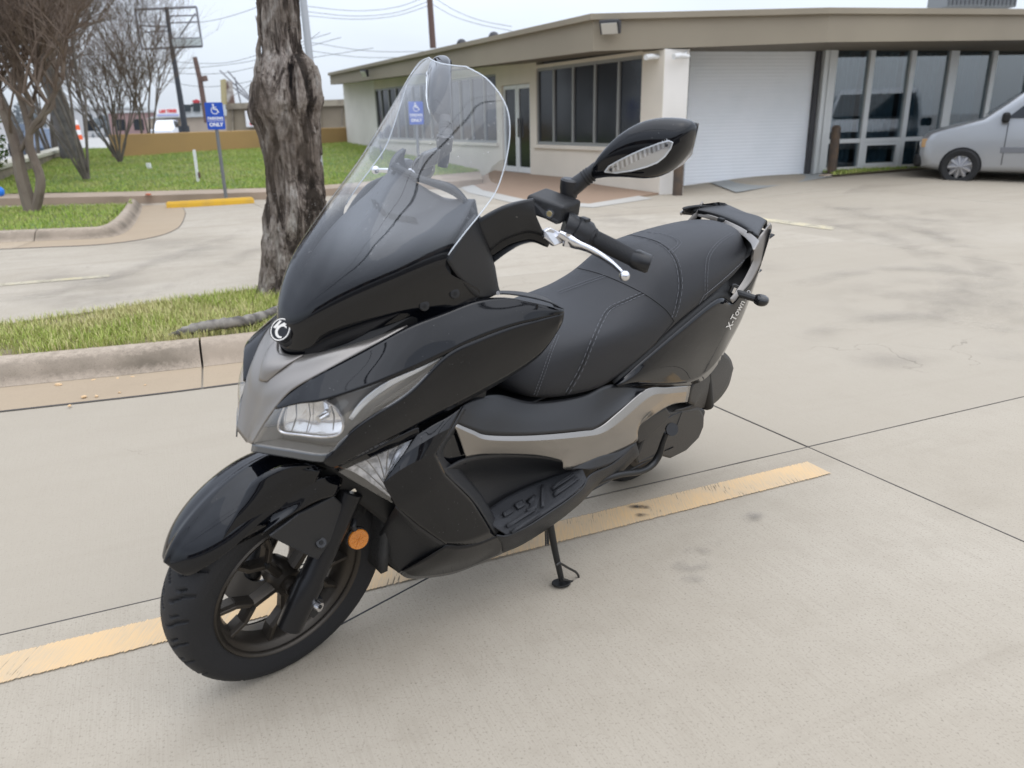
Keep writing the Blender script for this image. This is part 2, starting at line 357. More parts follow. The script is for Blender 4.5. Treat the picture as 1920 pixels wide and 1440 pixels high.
# ---- parking lot: cast slabs with recessed joints
u_ = Vector((math.cos(R_(23.4)), math.sin(R_(23.4)), 0)); v_ = Vector((math.cos(R_(117.6)), math.sin(R_(117.6)), 0))
J0 = G(1515, 838)
lb = MB().add([(-9.6, -8, -.03), (30, -8, -.03), (30, 32, -.03), (-9.6, 32, -.03)], [(0, 1, 2, 3)])
lot = struct(lb.mk('parking_lot', M_lotbase, smooth=False))
US, VS = 4.6, 3.9
for i in range(-4, 6):
    for j in range(-2, 8):
        a0, a1 = i * US + .0035, (i + 1) * US - .0035; b0, b1 = j * VS + .0035, (j + 1) * VS - .0035
        c = J0 + u_ * (a0 + a1) / 2 + v_ * (b0 + b1) / 2
        if c.x < -13 or c.y < -3 or c.length > 34: continue
        n = 10 if c.y > 8 and c.x > 0 else 1; vs = []; fs = []
        jit = rnd.uniform(-.0015, .0015)
        for p in range(n + 1):
            for q in range(n + 1):
                w = J0 + u_ * (a0 + (a1 - a0) * p / n) + v_ * (b0 + (b1 - b0) * q / n); w.z = zg(w.x, w.y) + jit
                vs.append(w)
        fs = [(p * (n + 1) + q, (p + 1) * (n + 1) + q, (p + 1) * (n + 1) + q + 1, p * (n + 1) + q + 1) for p in range(n) for q in range(n)]
        bnd = [p * (n + 1) for p in range(n + 1)] + [n * (n + 1) + q for q in range(1, n + 1)] + [p * (n + 1) + n for p in range(n - 1, -1, -1)] + [q for q in range(n - 1, 0, -1)]
        k0 = len(vs); vs += [vs[b] - Vector((0, 0, .035)) for b in bnd]
        fs += [(bnd[k], k0 + k, k0 + (k + 1) % len(bnd), bnd[(k + 1) % len(bnd)]) for k in range(len(bnd))]
        mk('slab', vs, fs, M_slab, lot, smooth=False)
# joint sealant, a ragged dark bead in the joints beside the scooter
def bead(a, b, w, n=120, z=.0008):
    vs = []; fs = []; d = (b - a); nrm = Vector((-d.y, d.x, 0)).normalized()
    for k in range(n + 1):
        p = a + d * k / n; off = mn.noise(p * 3.0) * .004; ww = w * (.6 + .7 * abs(mn.noise(p * 14)))
        for s in (-1, 1): q = p + nrm * (off + s * ww); vs.append((q.x, q.y, z + zg(q.x, q.y)))
        if k: fs.append((2 * k - 2, 2 * k - 1, 2 * k + 1, 2 * k))
    return vs, fs
for a, b in ((J0 - u_ * 5.5, J0 + u_ * 3.5), (J0 - v_ * 2.5, J0 + v_ * 3.6), (J0 + v_ * VS - u_ * 2, J0 + v_ * VS + u_ * 4)):
    vs, fs = bead(a, b, .0032); mk('joint_sealant', vs, fs, M_joint, lot, smooth=False)

# ---- painted stripe
def paint_mat(name, col, col2, lo, hi):
    m, t, b = graph(name); lk = t.links.new
    g = t.nodes.new('ShaderNodeNewGeometry')
    mp = nn(t, 'ShaderNodeMapping'); mp.inputs['Rotation'].default_value = (0, 0, R_(-24)); mp.inputs['Scale'].default_value = (210, 16, 1); lk(g.outputs['Position'], mp.inputs[0])
    n1 = nn(t, 'ShaderNodeTexNoise', Scale=1., Detail=5.); lk(mp.outputs[0], n1.inputs['Vector'])
    n2 = nn(t, 'ShaderNodeTexNoise', Scale=5., Detail=6.); lk(g.outputs['Position'], n2.inputs['Vector'])
    ad = t.nodes.new('ShaderNodeMath'); ad.operation = 'ADD'; lk(n1.outputs['Fac'], ad.inputs[0]); lk(n2.outputs['Fac'], ad.inputs[1])
    mr = nn(t, 'ShaderNodeMapRange'); mr.inputs['From Min'].default_value = lo; mr.inputs['From Max'].default_value = hi; lk(ad.outputs[0], mr.inputs['Value'])
    mx = t.nodes.new('ShaderNodeMix'); mx.data_type = 'RGBA'; lk(mr.outputs[0], mx.inputs['Factor']); mx.inputs['A'].default_value = (*col, 1); mx.inputs['B'].default_value = (*col2, 1)
    lk(mx.outputs['Result'], b.inputs['Base Color']); b.inputs['Roughness'].default_value = .75
    # paint flakes away completely at the ragged edges
    uv = t.nodes.new('ShaderNodeUVMap'); sp = t.nodes.new('ShaderNodeSeparateXYZ'); lk(uv.outputs[0], sp.inputs[0])
    m1 = t.nodes.new('ShaderNodeMath'); m1.operation = 'SUBTRACT'; m1.inputs[1].default_value = .5; lk(sp.outputs['Y'], m1.inputs[0])
    m2 = t.nodes.new('ShaderNodeMath'); m2.operation = 'ABSOLUTE'; lk(m1.outputs[0], m2.inputs[0])
    m3 = t.nodes.new('ShaderNodeMath'); m3.operation = 'MULTIPLY_ADD'; m3.inputs[1].default_value = .16; lk(n1.outputs['Fac'], m3.inputs[0]); lk(m2.outputs[0], m3.inputs[2])
    m4 = nn(t, 'ShaderNodeMapRange'); m4.inputs['From Min'].default_value = .53; m4.inputs['From Max'].default_value = .56; m4.inputs['To Min'].default_value = 1; m4.inputs['To Max'].default_value = 0; lk(m3.outputs[0], m4.inputs['Value'])
    # worn patches
    m5 = nn(t, 'ShaderNodeMapRange'); m5.inputs['From Min'].default_value = hi + .05; m5.inputs['From Max'].default_value = hi + .16; m5.inputs['To Min'].default_value = 1; m5.inputs['To Max'].default_value = .25; lk(ad.outputs[0], m5.inputs['Value'])
    m6 = t.nodes.new('ShaderNodeMath'); m6.operation = 'MULTIPLY'; lk(m4.outputs[0], m6.inputs[0]); lk(m5.outputs[0], m6.inputs[1])
    lk(m6.outputs[0], b.inputs['Alpha']); return m
M_stripe = paint_mat('faded_orange_paint', (.60, .415, .22), (.50, .38, .24), .85, 1.15)
M_stripe2 = paint_mat('faint_yellow_paint', (.60, .50, .24), (.48, .43, .32), .7, 1.0)
def stripe(name, a0, a1, b0, b1, m, z=.004, n=40):
    vs = []; uv = []
    for k in range(n + 1):
        p = a0.lerp(a1, k / n); q = b0.lerp(b1, k / n)
        for s, w in ((0, p), (1, q)): vs.append((w.x, w.y, z + zg(w.x, w.y))); uv.append((k / n, s))
    fs = [(2 * k, 2 * k + 1, 2 * k + 3, 2 * k + 2) for k in range(n)]
    return mk(name, vs, fs, m, None, smooth=False, uvs=uv)
a0, a1, b0, b1 = G(0, 1285), G(1560, 890), G(0, 1229), G(1512, 866)
d = (a1 - a0).normalized()
struct(stripe('parking_stripe', a0 - d * 2.5, a1, b0 - d * 2.5, b1, M_stripe))
struct(stripe('parking_stripe', G(0, 537), G(205, 520), G(0, 532), G(205, 516), M_stripe2))
struct(stripe('parking_stripe', G(1290, 396), G(1560, 432), G(1295, 392), G(1565, 426), M_stripe2))
# scuff marks on the stripe and the tyre print on the slab: real stains
M_scuff = mat('rubber_scuff', (.07, .065, .06), .85)
def decal_flat(name, pts, m, z=.006):
    return mk(name, [Vector((G(x, y).x, G(x, y).y, z)) for x, y in pts], [tuple(range(len(pts)))], m, lot, smooth=False)
def stainmat(name, col, amt, scale):
    m, t, b = graph(name); lk = t.links.new
    g = t.nodes.new('ShaderNodeNewGeometry'); n1 = nn(t, 'ShaderNodeTexNoise', Scale=scale, Detail=6., Roughness=.65); lk(g.outputs['Position'], n1.inputs['Vector'])
    uv = t.nodes.new('ShaderNodeUVMap'); vd = t.nodes.new('ShaderNodeVectorMath'); vd.operation = 'DISTANCE'; vd.inputs[1].default_value = (.5, .5, 0); lk(uv.outputs[0], vd.inputs[0])
    r1 = nn(t, 'ShaderNodeMapRange'); r1.inputs['From Min'].default_value = .1; r1.inputs['From Max'].default_value = .5; r1.inputs['To Min'].default_value = 1; r1.inputs['To Max'].default_value = 0; lk(vd.outputs['Value'], r1.inputs['Value'])
    r2 = nn(t, 'ShaderNodeMapRange'); r2.inputs['From Min'].default_value = .42; r2.inputs['From Max'].default_value = .62; lk(n1.outputs['Fac'], r2.inputs['Value'])
    mu = t.nodes.new('ShaderNodeMath'); mu.operation = 'MULTIPLY'; lk(r1.outputs[0], mu.inputs[0]); lk(r2.outputs[0], mu.inputs[1])
    m2 = t.nodes.new('ShaderNodeMath'); m2.operation = 'MULTIPLY'; m2.inputs[1].default_value = amt; lk(mu.outputs[0], m2.inputs[0])
    lk(m2.outputs[0], b.inputs['Alpha']); b.inputs['Base Color'].default_value = (*col, 1); b.inputs['Roughness'].default_value = .9
    return m
M_st1 = stainmat('grey_grime', (.19, .17, .145), .20, 1.6)
M_st2 = stainmat('scuff_stain', (.03, .03, .03), 1., 22.)
M_st3 = stainmat('tyre_print', (.18, .165, .15), .42, 12.)
def stain(px0, py0, px1, py1, m, z=.007):
    q = [G(px0, py1), G(px1, py1), G(px1, py0), G(px0, py0)]
    return mk('stain', [(p.x, p.y, z + zg(p.x, p.y)) for p in q], [(0, 1, 2, 3)], m, lot, smooth=False, uvs=[(0, 0), (1, 0), (1, 1), (0, 1)])
for k, a in enumerate([(1172, 948, 1232, 958), (1180, 965, 1220, 973)]): stain(*a, M_st2, .0072 + k * .0006)
for k, a in enumerate([(1255, 1050, 1340, 1078), (1262, 1028, 1340, 1046), (1268, 1080, 1330, 1098), (1380, 960, 1440, 985), (1310, 1012, 1370, 1026)]): stain(*a, M_st3, .0080 + k * .0006)
for k, a in enumerate([(1450, 380, 1900, 470), (1100, 470, 1500, 540), (1500, 520, 1920, 620), (1350, 345, 1700, 375), (20, 500, 300, 560), (200, 440, 500, 500), (0, 545, 330, 590), (1000, 395, 1300, 440), (1560, 650, 1800, 700)]): stain(*a, M_st1, .0095 + k * .0006)

M_arc = stainmat('tyre_arc', (.19, .175, .155), .20, 1.5)
def arc_mark(pts, w, z):
    P = crom([Vector((G(x, y).x, G(x, y).y, 0)) for x, y in pts], 30); vs = []; uv = []
    for i, p in enumerate(P):
        t = (P[min(i + 1, 30)] - P[max(i - 1, 0)]).normalized(); n_ = Vector((-t.y, t.x, 0)) * w
        for s in (-1, 1): q = p + n_ * s; vs.append((q.x, q.y, z + zg(q.x, q.y))); uv.append((.5 + (i / 30 - .5) * .5, .5 + s * .42))
    mk('tyre_mark', vs, [(2 * i, 2 * i + 1, 2 * i + 3, 2 * i + 2) for i in range(30)], M_arc, lot, smooth=False, uvs=uv)
for k, (pts, w) in enumerate([([(1480, 400), (1640, 440), (1740, 480), (1800, 540), (1780, 620)], .16), ([(1520, 380), (1720, 430), (1840, 490), (1900, 580), (1890, 680)], .16), ([(1450, 560), (1560, 520), (1700, 505), (1860, 520)], .13), ([(1100, 480), (1250, 430), (1420, 400), (1650, 390)], .2), ([(0, 570), (150, 540), (330, 480), (480, 430)], .14), ([(120, 580), (280, 550), (420, 500), (500, 460)], .14), ([(1500, 640), (1640, 600), (1800, 600), (1920, 640)], .12)]): arc_mark(pts, w, .0145 + .0006 * k)
# ---- kerbs
def kerb_loop(pts, gut, root, split_at=(), closed=True, nseg=10):
    """pts: foot line (world xy); gut: gutter width per point. Profile swept inwards (left of travel)."""
    P = [Vector((p[0], p[1], 0)) for p in pts]; n = len(P)
    if closed:
        ext = [P[-1]] + P + [P[0], P[1]]; dense = []; gw = []
        for i in range(n):
            p0, p1, p2, p3 = ext[i], ext[i + 1], ext[i + 2], ext[(i + 3) % len(ext)] if i + 3 < len(ext) else P[1]
            for k in range(nseg):
                f = k / nseg; dense.append(.5 * ((2 * p1) + (p2 - p0) * f + (2 * p0 - 5 * p1 + 4 * p2 - p3) * f * f + (3 * p1 - p0 - 3 * p2 + p3) * f ** 3)); gw.append(gut[i] * (1 - f) + gut[(i + 1) % n] * f)
    else:
        dense = crom(P, (n - 1) * nseg); gw = [gut[min(int(i / nseg), n - 2)] * (1 - (i % nseg) / nseg) + gut[min(int(i / nseg) + 1, n - 1)] * ((i % nseg) / nseg) for i in range(len(dense))]
    m = len(dense); N_ = []
    for i in range(m):
        a = dense[(i - 1) % m] if closed or i else dense[0]; b = dense[(i + 1) % m] if closed or i < m - 1 else dense[-1]
        t = (b - a).normalized(); N_.append(Vector((-t.y, t.x, 0)))
    prof = [(0, .014), (.02, .03), (.05, .068), (.08, .104), (.115, .126), (.15, .133), (.19, .134), (.19, .05)]
    return dense, N_, gw, prof
add_grime(M_curb)
def build_kerb(pts, gut, closed, splits, nm_root, nseg=10):
    D, NN, gw, prof = kerb_loop(pts, gut, None, closed=closed, nseg=nseg); m = len(D)
    cuts = sorted(set(splits)) or [0]
    segs = [(cuts[i], cuts[i + 1] if i + 1 < len(cuts) else cuts[0] + m) for i in range(len(cuts))] if closed else [(a, b) for a, b in zip([0] + cuts, cuts + [m - 1]) if b > a]
    for (a, b) in segs:
        vs = []; fs = []; k = len(prof); ids = list(range(a, b + 1))
        for c, i in enumerate(ids):
            p = D[i % m].copy(); t = (D[(i + 1) % m] - D[i % m]).normalized() if closed or i < m - 1 else (D[i] - D[i - 1]).normalized()
            if c == 0: p = p + t * .006
            if c == len(ids) - 1: p = p - t * .006
            for (o_, z) in prof:
                w = p + NN[i % m] * (o_ + .004 * mn.noise(p * 2.3 + Vector((o_ * 9, 0, 0)))); vs.append((w.x, w.y, z))
        for c in range(len(ids) - 1):
            for q in range(k - 1): fs.append((c * k + q, (c + 1) * k + q, (c + 1) * k + q + 1, c * k + q + 1))
        fs += [tuple(range(k)), tuple((len(ids) - 1) * k + q for q in range(k - 1, -1, -1))]
        mk('kerb_segment', vs, fs, M_curb, nm_root, smooth=True, angle=60)
        vs = []; fs = []
        for c, i in enumerate(ids):
            p = D[i % m].copy(); t = (D[(i + 1) % m] - D[i % m]).normalized() if closed or i < m - 1 else (D[i] - D[i - 1]).normalized()
            if c == 0: p = p + t * .005
            if c == len(ids) - 1: p = p - t * .005
            for f in (-1, -.4, .02): w = p + NN[i % m] * (f * gw[i % m] if f < 0 else .02); vs.append((w.x, w.y, .004 + .009 * (1 + min(f, 0))))
        for c in range(len(ids) - 1):
            for q in range(2): fs.append((c * 3 + q, (c + 1) * 3 + q, (c + 1) * 3 + q + 1, c * 3 + q + 1))
        mk('gutter_pan', vs, fs, M_gutter, nm_root, smooth=True)
        # dark seam where the gutter meets the slab
        vs = []; fs = []
        for c, i in enumerate(ids):
            p = D[i % m]; w0 = .004 + .004 * abs(mn.noise(p * 9))
            for s in (-1, .6): w = p + NN[i % m] * (-gw[i % m] + s * w0); vs.append((w.x, w.y, .0062 if s > 0 else .0022))
        fs = [(c * 2, (c + 1) * 2, (c + 1) * 2 + 1, c * 2 + 1) for c in range(len(ids) - 1)]
        mk('joint_sealant', vs, fs, M_joint, nm_root, smooth=False)
    return D, NN
isl = bpy.data.objects.new('planting_island', None); link(isl); isl['kind'] = 'structure'
fpts = [(-5.6, 2.85), (-4.2, 3.33), (-2.67, 3.80), (-1.72, 4.09), (-1.0, 4.42), (-.58, 4.95), (-.62, 5.5), (-1.15, 5.95), (-1.95, 5.78), (-3.25, 4.86), (-4.7, 3.75), (-5.8, 3.1)]
Dn, Nn_ = build_kerb(fpts, [.36, .36, .38, .36, .34, .30, .1, .06, .06, .06, .06, .2], True, [30, 55, 85], isl)
soil = [Dn[i] + Nn_[i] * .185 for i in range(len(Dn))]
M_soil = mat('soil', (.16, .12, .075), .95, bump=(40., 1., 5), var=(9., (.22, .20, .10), .35, .65))
mk('soil', [(p.x, p.y, .12) for p in soil], [tuple(range(len(soil)))], M_soil, isl, smooth=False)

isl2 = bpy.data.objects.new('planting_island', None); link(isl2); isl2['kind'] = 'structure'
f2 = [tuple(G(x, y).xy) for x, y in ((-420, 478), (-150, 466), (0, 457), (120, 452), (205, 447), (243, 432), (262, 405), (268, 387))]
D2, N2 = build_kerb(f2, [.5, .5, .5, .5, .5, .6, .65, .6], False, [25], isl2)
s2 = [D2[i] + N2[i] * .18 for i in range(len(D2))] + [G(250, 383, .12), G(-400, 398, .12)]
mk('soil', [(p.x, p.y, .12) for p in s2], [tuple(range(len(s2)))], mat('soil_green', (.10, .14, .045), .95, var=(3., (.17, .15, .07), .4, .65)), isl2, smooth=False)

# ---- walkway and lawn
M_agg = mat('exposed_aggregate', (.33, .225, .15), .9, bump=(120., .8, 3), var=(60., (.24, .17, .12), .35, .65))
M_walk = mat('walk_concrete', (.36, .28, .21), .9, var=(1.5, (.28, .22, .16), .4, .7))
wk = MB()
fr = [G(-300, 392), G(0, 386), G(240, 382), G(500, 374), G(640, 366), G(860, 352), G(905, 348)]
bk = [G(-300, 385), G(0, 378), G(240, 373), G(500, 366), G(640, 358), G(860, 336), G(900, 332)]
vs = [(p.x, p.y, .13) for p in fr] + [(p.x, p.y, .135) for p in bk]; k = len(fr)
vs += [(p.x, p.y, -.01) for p in fr]
wk.add(vs, [(i, i + 1, k + i + 1, k + i) for i in range(k - 1)] + [(i, 2 * k + i, 2 * k + i + 1, i + 1) for i in range(k - 1)])
struct(wk.mk('walkway', M_walk, smooth=False))
ag = MB()
pa = [G(880, 345), G(905, 360), G(985, 378), G(1105, 386), G(1197, 371), G(1235, 365)]
pb = [Vector((-.3, 19.2, 0)), Vector((.2, 18.6, 0)), Vector((.55, 18.0, 0)), Vector((1.1, 16.6, 0)), Vector((1.8, 15.3, 0)), Vector((2.7, 13.7, 0))]
vs = [(p.x, p.y, .03) for p in pa] + [(p.x, p.y, .14 if i < 4 else .06) for i, p in enumerate(pb)] + [(p.x, p.y, -.02) for p in pa]; k = len(pa)
ag.add(vs, [(i, i + 1, k + i + 1, k + i) for i in range(k - 1)] + [(i, 2 * k + i, 2 * k + i + 1, i + 1) for i in range(k - 1)])
struct(ag.mk('entrance_walk', M_agg, smooth=False))
cb = MB()
vs = [Vector((p.x, p.y, .034)) for p in pa[:5]]; q = []
for i, p in enumerate(vs):
    t = (vs[min(i + 1, 4)] - vs[max(i - 1, 0)]).normalized(); nrm = Vector((t.y, -t.x, 0)); q.append(p + nrm * .28 - Vector((0, 0, .028)))
struct(mk('walk_border', vs + q, [(i, 5 + i, 6 + i, i + 1) for i in range(4)], mat('pale_border', (.42, .40, .36), .9), smooth=False))

FL, FR_, BR, BL = Vector((-9.3, 12.3, .13)), Vector((.45, 16.95, .13)), Vector((-6.2, 30.5, .6)), Vector((-15.6, 29.6, .5))
def lawn_pt(u, v):
    # front edge follows the walkway
    f = crom([Vector((p.x, p.y, .13)) for p in bk], 60); p = f[min(60, int(u * 60))].lerp(f[min(60, int(u * 60) + 1)], u * 60 - int(u * 60))
    b = BL.lerp(BR, u); q = p.lerp(b, v); q.z = .132 + (.10 * u + .42) * v + .04 * mn.noise(q * .35) * min(1, v * 5); return q
bk[0] = Vector((-9.6, 12.1, 0))
vs = [lawn_pt(i / 60, j / 40) for j in range(41) for i in range(61)]
M_lawn = mat('lawn_soil', (.095, .15, .03), .95, var=(1.2, (.16, .17, .055), .4, .62), bump=(30., 1., 4))
struct(mk('lawn', vs, [(j * 61 + i, j * 61 + i + 1, (j + 1) * 61 + i + 1, (j + 1) * 61 + i) for j in range(40) for i in range(60)], M_lawn))

def grass_mat(name, c1, c2, c3):
    m, t, b = graph(name); lk = t.links.new
    g = t.nodes.new('ShaderNodeNewGeometry'); n = nn(t, 'ShaderNodeTexNoise', Scale=1.7, Detail=4.); lk(g.outputs['Position'], n.inputs['Vector'])
    ra = t.nodes.new('ShaderNodeValToRGB'); lk(g.outputs['Random Per Island'], ra.inputs[0])
    ra.color_ramp.elements[0].color = (*c1, 1); ra.color_ramp.elements[1].color = (*c3, 1); e = ra.color_ramp.elements.new(.6); e.color = (*c2, 1)
    mr = nn(t, 'ShaderNodeMapRange'); mr.inputs['From Min'].default_value = .45; mr.inputs['From Max'].default_value = .7; mr.inputs['To Max'].default_value = .7; lk(n.outputs['Fac'], mr.inputs['Value'])
    mx = t.nodes.new('ShaderNodeMix'); mx.data_type = 'RGBA'; lk(mr.outputs[0], mx.inputs['Factor']); lk(ra.outputs[0], mx.inputs['A']); mx.inputs['B'].default_value = (*c3, 1)
    lk(mx.outputs['Result'], b.inputs['Base Color']); b.inputs['Roughness'].default_value = .7; b.inputs['Specular IOR Level'].default_value = .2
    return m
M_gr = grass_mat('island_grass', (.24, .34, .055), (.38, .41, .11), (.58, .50, .27))
M_gr2 = grass_mat('lawn_grass', (.20, .33, .045), (.30, .39, .075), (.42, .42, .15))
def blades(pts_fn, count, h, w, name, m, seg=2, r=None):
    r = r or random.Random(3); vs = []; fs = []
    for _ in range(count):
        p = pts_fn(r)
        if p is None: continue
        a = r.uniform(0, 6.283); hh = h * r.uniform(.4, 1.25); lean = r.uniform(.1, .9) * hh; dx, dy = math.cos(a), math.sin(a); wx, wy = -dy * w / 2, dx * w / 2
        n = len(vs)
        vs += [(p.x - wx, p.y - wy, p.z), (p.x + wx, p.y + wy, p.z), (p.x + dx * lean * .4 + wx * .7, p.y + dy * lean * .4 + wy * .7, p.z + hh * .65), (p.x + dx * lean * .4 - wx * .7, p.y + dy * lean * .4 - wy * .7, p.z + hh * .65), (p.x + dx * lean, p.y + dy * lean, p.z + hh)]
        fs += [(n, n + 1, n + 2, n + 3), (n + 3, n + 2, n + 4)]
    return mk(name, vs, fs, m, None, smooth=False)
from mathutils.geometry import intersect_point_tri_2d, tessellate_polygon
def poly_sampler(poly, z, clumpy=0.):
    tris = tessellate_polygon([[Vector((p.x, p.y, 0)) for p in poly]]); T_ = [(poly[a], poly[b], poly[c]) for a, b, c in tris]
    ar = [abs((b - a).xy.cross((c - a).xy)) for a, b, c in T_]
    def f(r):
        a, b, c = r.choices(T_, ar)[0]; s, t = r.random(), r.random()
        if s + t > 1: s, t = 1 - s, 1 - t
        q = a + (b - a) * s + (c - a) * t
        if clumpy and mn.noise(q * 3.1) < r.uniform(-.9, -.1) * clumpy: return None
        return Vector((q.x, q.y, z))
    return f
near = [p for p in soil if p.x > -4.6]
T(blades(poly_sampler([Vector((p.x, p.y, 0)) for p in near], .12, .8), 30000, .055, .0042, 'grass', M_gr), None, None, kind='stuff')['label'] = 'patchy green and straw coloured grass on the kerbed island'
T(blades(poly_sampler([Vector((p.x, p.y, 0)) for p in s2], .12), 18000, .045, .008, 'grass', M_gr2), None, None, kind='stuff')['label'] = 'short green grass on the kerbed corner beside the far parking bay'
def lawn_s(r):
    v = r.random() ** 1.3; return lawn_pt(r.random() * .999, v)
T(blades(lawn_s, 75000, .05, .012, 'grass', M_gr2), None, None, kind='stuff')['label'] = 'green lawn grass sloping up to the ochre wall'

# ---- low stone wall at the left of the lawn, ochre wall behind it
def wall_run(name, a, b, z0, z1, th, m, label, cat, cap=None, n=1):
    a, b = Vector(a), Vector(b); d = (b - a).normalized(); nr = Vector((-d.y, d.x, 0)) * th
    z0b, z1b = (z0, z1) if not hasattr(z0, '__len__') else (z0, z1)
    za0, zb0 = (z0, z0) if not hasattr(z0, '__len__') else z0; za1, zb1 = (z1, z1) if not hasattr(z1, '__len__') else z1
    e_ = empty(name, (a + b) / 2, label, cat); parts = []
    vs = [(a.x, a.y, za0), (b.x, b.y, zb0), (b.x, b.y, zb1), (a.x, a.y, za1)]; vs = [Vector(v) for v in vs]
    mb = MB().prism(vs, nr); parts.append(mb.mk('wall', m, smooth=False, bevel=.02))
    if cap:
        o = -nr * .15; vs2 = [Vector((a.x, a.y, za1 + .001)) + o, Vector((b.x, b.y, zb1 + .001)) + o, Vector((b.x, b.y, zb1 + .09)) + o, Vector((a.x, a.y, za1 + .09)) + o]
        parts.append(MB().prism(vs2, nr * 1.3).mk('coping', cap, smooth=False, bevel=.01))
    kids(e_, parts); return e_
M_ochre = mat('ochre_paint', (.40, .255, .105), .8, var=(.7, (.34, .22, .10), .4, .7))
wall_run('boundary_wall', (-11.9, 24.35, 0), (-1.5, 33.6, 0), (.2, .3), (1.08, 1.15), .25, M_ochre, 'long low ochre painted wall behind the sloping lawn', 'wall')
wall_run('stone_wall', (-9.8, 14.2, 0), (-14.6, 26.9, 0), (.0, .1), (.42, .62), .3, mat('wall_stone', (.30, .25, .18), .9, var=(3., (.2, .17, .13), .4, .6)), 'low brown stone wall with pale coping between lawn and road', 'wall', mat('pale_coping', (.55, .52, .42), .8))

# ================================================================== OFFICE BUILDING
bld = empty('office_building', (2.6, 13.59, 0), 'low cream office building with taupe flat roof edge, dark window bands and roller door', 'building')
BP = []
P0 = Vector((2.6, 13.59, 0)); W_ = Vector((math.cos(R_(118)), math.sin(R_(118)), 0)); WN = Vector((-W_.y, W_.x, 0))  # outward (towards the lawn)
P1 = Vector((3.38, 15.06, 0)); B_ = Vector((.962, .273, 0)).normalized(); BN = Vector((B_.y, -B_.x, 0))
M_cream = mat('cream_block_wall', (.70, .64, .54), .85, bump=(80., .3, 3), var=(.8, (.62, .57, .48), .4, .7))
M_white = mat('white_painted_block', (.74, .71, .66), .8, bump=(80., .3, 3), var=(1., (.66, .63, .58), .4, .7))
M_fascia = mat('taupe_fascia', (.29, .25, .185), .7, var=(.6, (.25, .215, .16), .35, .7))
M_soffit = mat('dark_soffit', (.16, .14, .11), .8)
M_frame = mat('grey_window_frame', (.30, .30, .29), .45, metal=.3)
M_frame2 = mat('pale_mullion', (.70, .72, .71), .45, metal=.2)
M_tint = mat('dark_tinted_glass', (.012, .015, .018), .12, spec=.55, var=(.5, (.02, .024, .03), .3, .7))
def wq(s, z, off=0.): return P0 + W_ * s + WN * off + Vector((0, 0, z))
def fq(t, z, off=0.): return P1 + B_ * t + BN * off + Vector((0, 0, z))
def slab_w(fn, s0, s1, z0, z1, off0, off1, name, m, bevel=0., root=None):
    vs = [fn(s0, z0, off0), fn(s1, z0, off0), fn(s1, z1, off0), fn(s0, z1, off0)]
    n = (fn(0, 0, 1) - fn(0, 0, 0)) * (off1 - off0)
    o = MB().prism(vs, n).mk(name, m, smooth=False, bevel=bevel); (BP if root is None else root).append(o); return o
def W_s(px, py): return VP(px, py, P0, W_)[0]
ZS, ZH = .76, 2.27
w1a, w1b = W_s(1203, 150), W_s(1005, 150)
d1a, d1b = W_s(994, 250), W_s(942, 250)
w2a, w2b = W_s(930, 180), W_s(702, 170)
sE = W_s(646, 200)
for (a, b, z0, z1) in ((0, w1a, 0, 2.31), (w1a, w1b, 0, ZS), (w1a, w1b, ZH, 2.33), (w1b, d1a, 0, 2.6), (d1a, d1b, 2.0, 2.6), (d1b, w2a, 0, 2.7), (w2a, w2b, 0, ZS), (w2a, w2b, ZH, 2.75), (w2b, sE, 0, 2.8)):
    slab_w(wq, a, b, z0 - .3 if z0 == 0 else z0, z1, -.2, 0, 'wall', M_white if b == sE else M_cream)
def band(fn, panes, s0, s1, z0, z1, mfr, mgl, off=-.06, fw=.045):
    """a window band: frame rails, one frame post between panes, one pane object each"""
    fr = slab_w(fn, s0, s1, z0, z0 + fw, off - .04, off + .03, 'window_frame', mfr)
    slab_w(fn, s0, s1, z1 - fw, z1, off - .04, off + .03, 'window_frame', mfr)
    es = [s0] + [p for p in panes] + [s1]
    for i, p in enumerate(es): slab_w(fn, p - fw / 2 - .001 * i, p + fw / 2, z0 + fw + .001, z1 - fw - .001, off - .035, off + .035, 'mullion', mfr)
    for a, b in zip(es[:-1], es[1:]): slab_w(fn, a + fw / 2 + .002, b - fw / 2 - .002, z0 + fw + .002, z1 - fw - .002, off - .012, off, 'window_pane', mgl)
band(wq, [W_s(x, 200) for x in (1156, 1112, 1071.5, 1035.5)], w1a, w1b, ZS, ZH, M_frame, M_tint, fw=.06)
band(wq, [W_s(x, 200) for x in (906, 882, 861, 842, 824, 805, 788, 772, 757, 742, 728, 714)], w2a, w2b, ZS, ZH, M_frame, M_tint, fw=.05)
slab_w(wq, w1a - .08, w1b + .08, ZS - .07, ZS - .001, 0, .05, 'window_sill', M_cream)
slab_w(wq, w2a - .08, w2b + .08, ZS - .07, ZS - .001, 0, .05, 'window_sill', M_cream)
# entrance doors
dm = (d1a + d1b) / 2
for a, b in ((d1a, dm), (dm, d1b)):
    for (s0, s1, z0, z1) in ((a + .01, a + .08, .14, 1.99), (b - .08, b - .01, .14, 1.99), (a + .08, b - .08, .14, .26), (a + .08, b - .08, 1.91, 1.99)):
        slab_w(wq, s0, s1, z0, z1, -.1, -.04, 'door_frame', M_frame2)
    slab_w(wq, a + .082, b - .082, .262, 1.908, -.08, -.065, 'door_pane', M_tint)
slab_w(wq, dm - .11, dm - .09, .9, 1.3, -.03, 0.01, 'door_handle', M_alu)
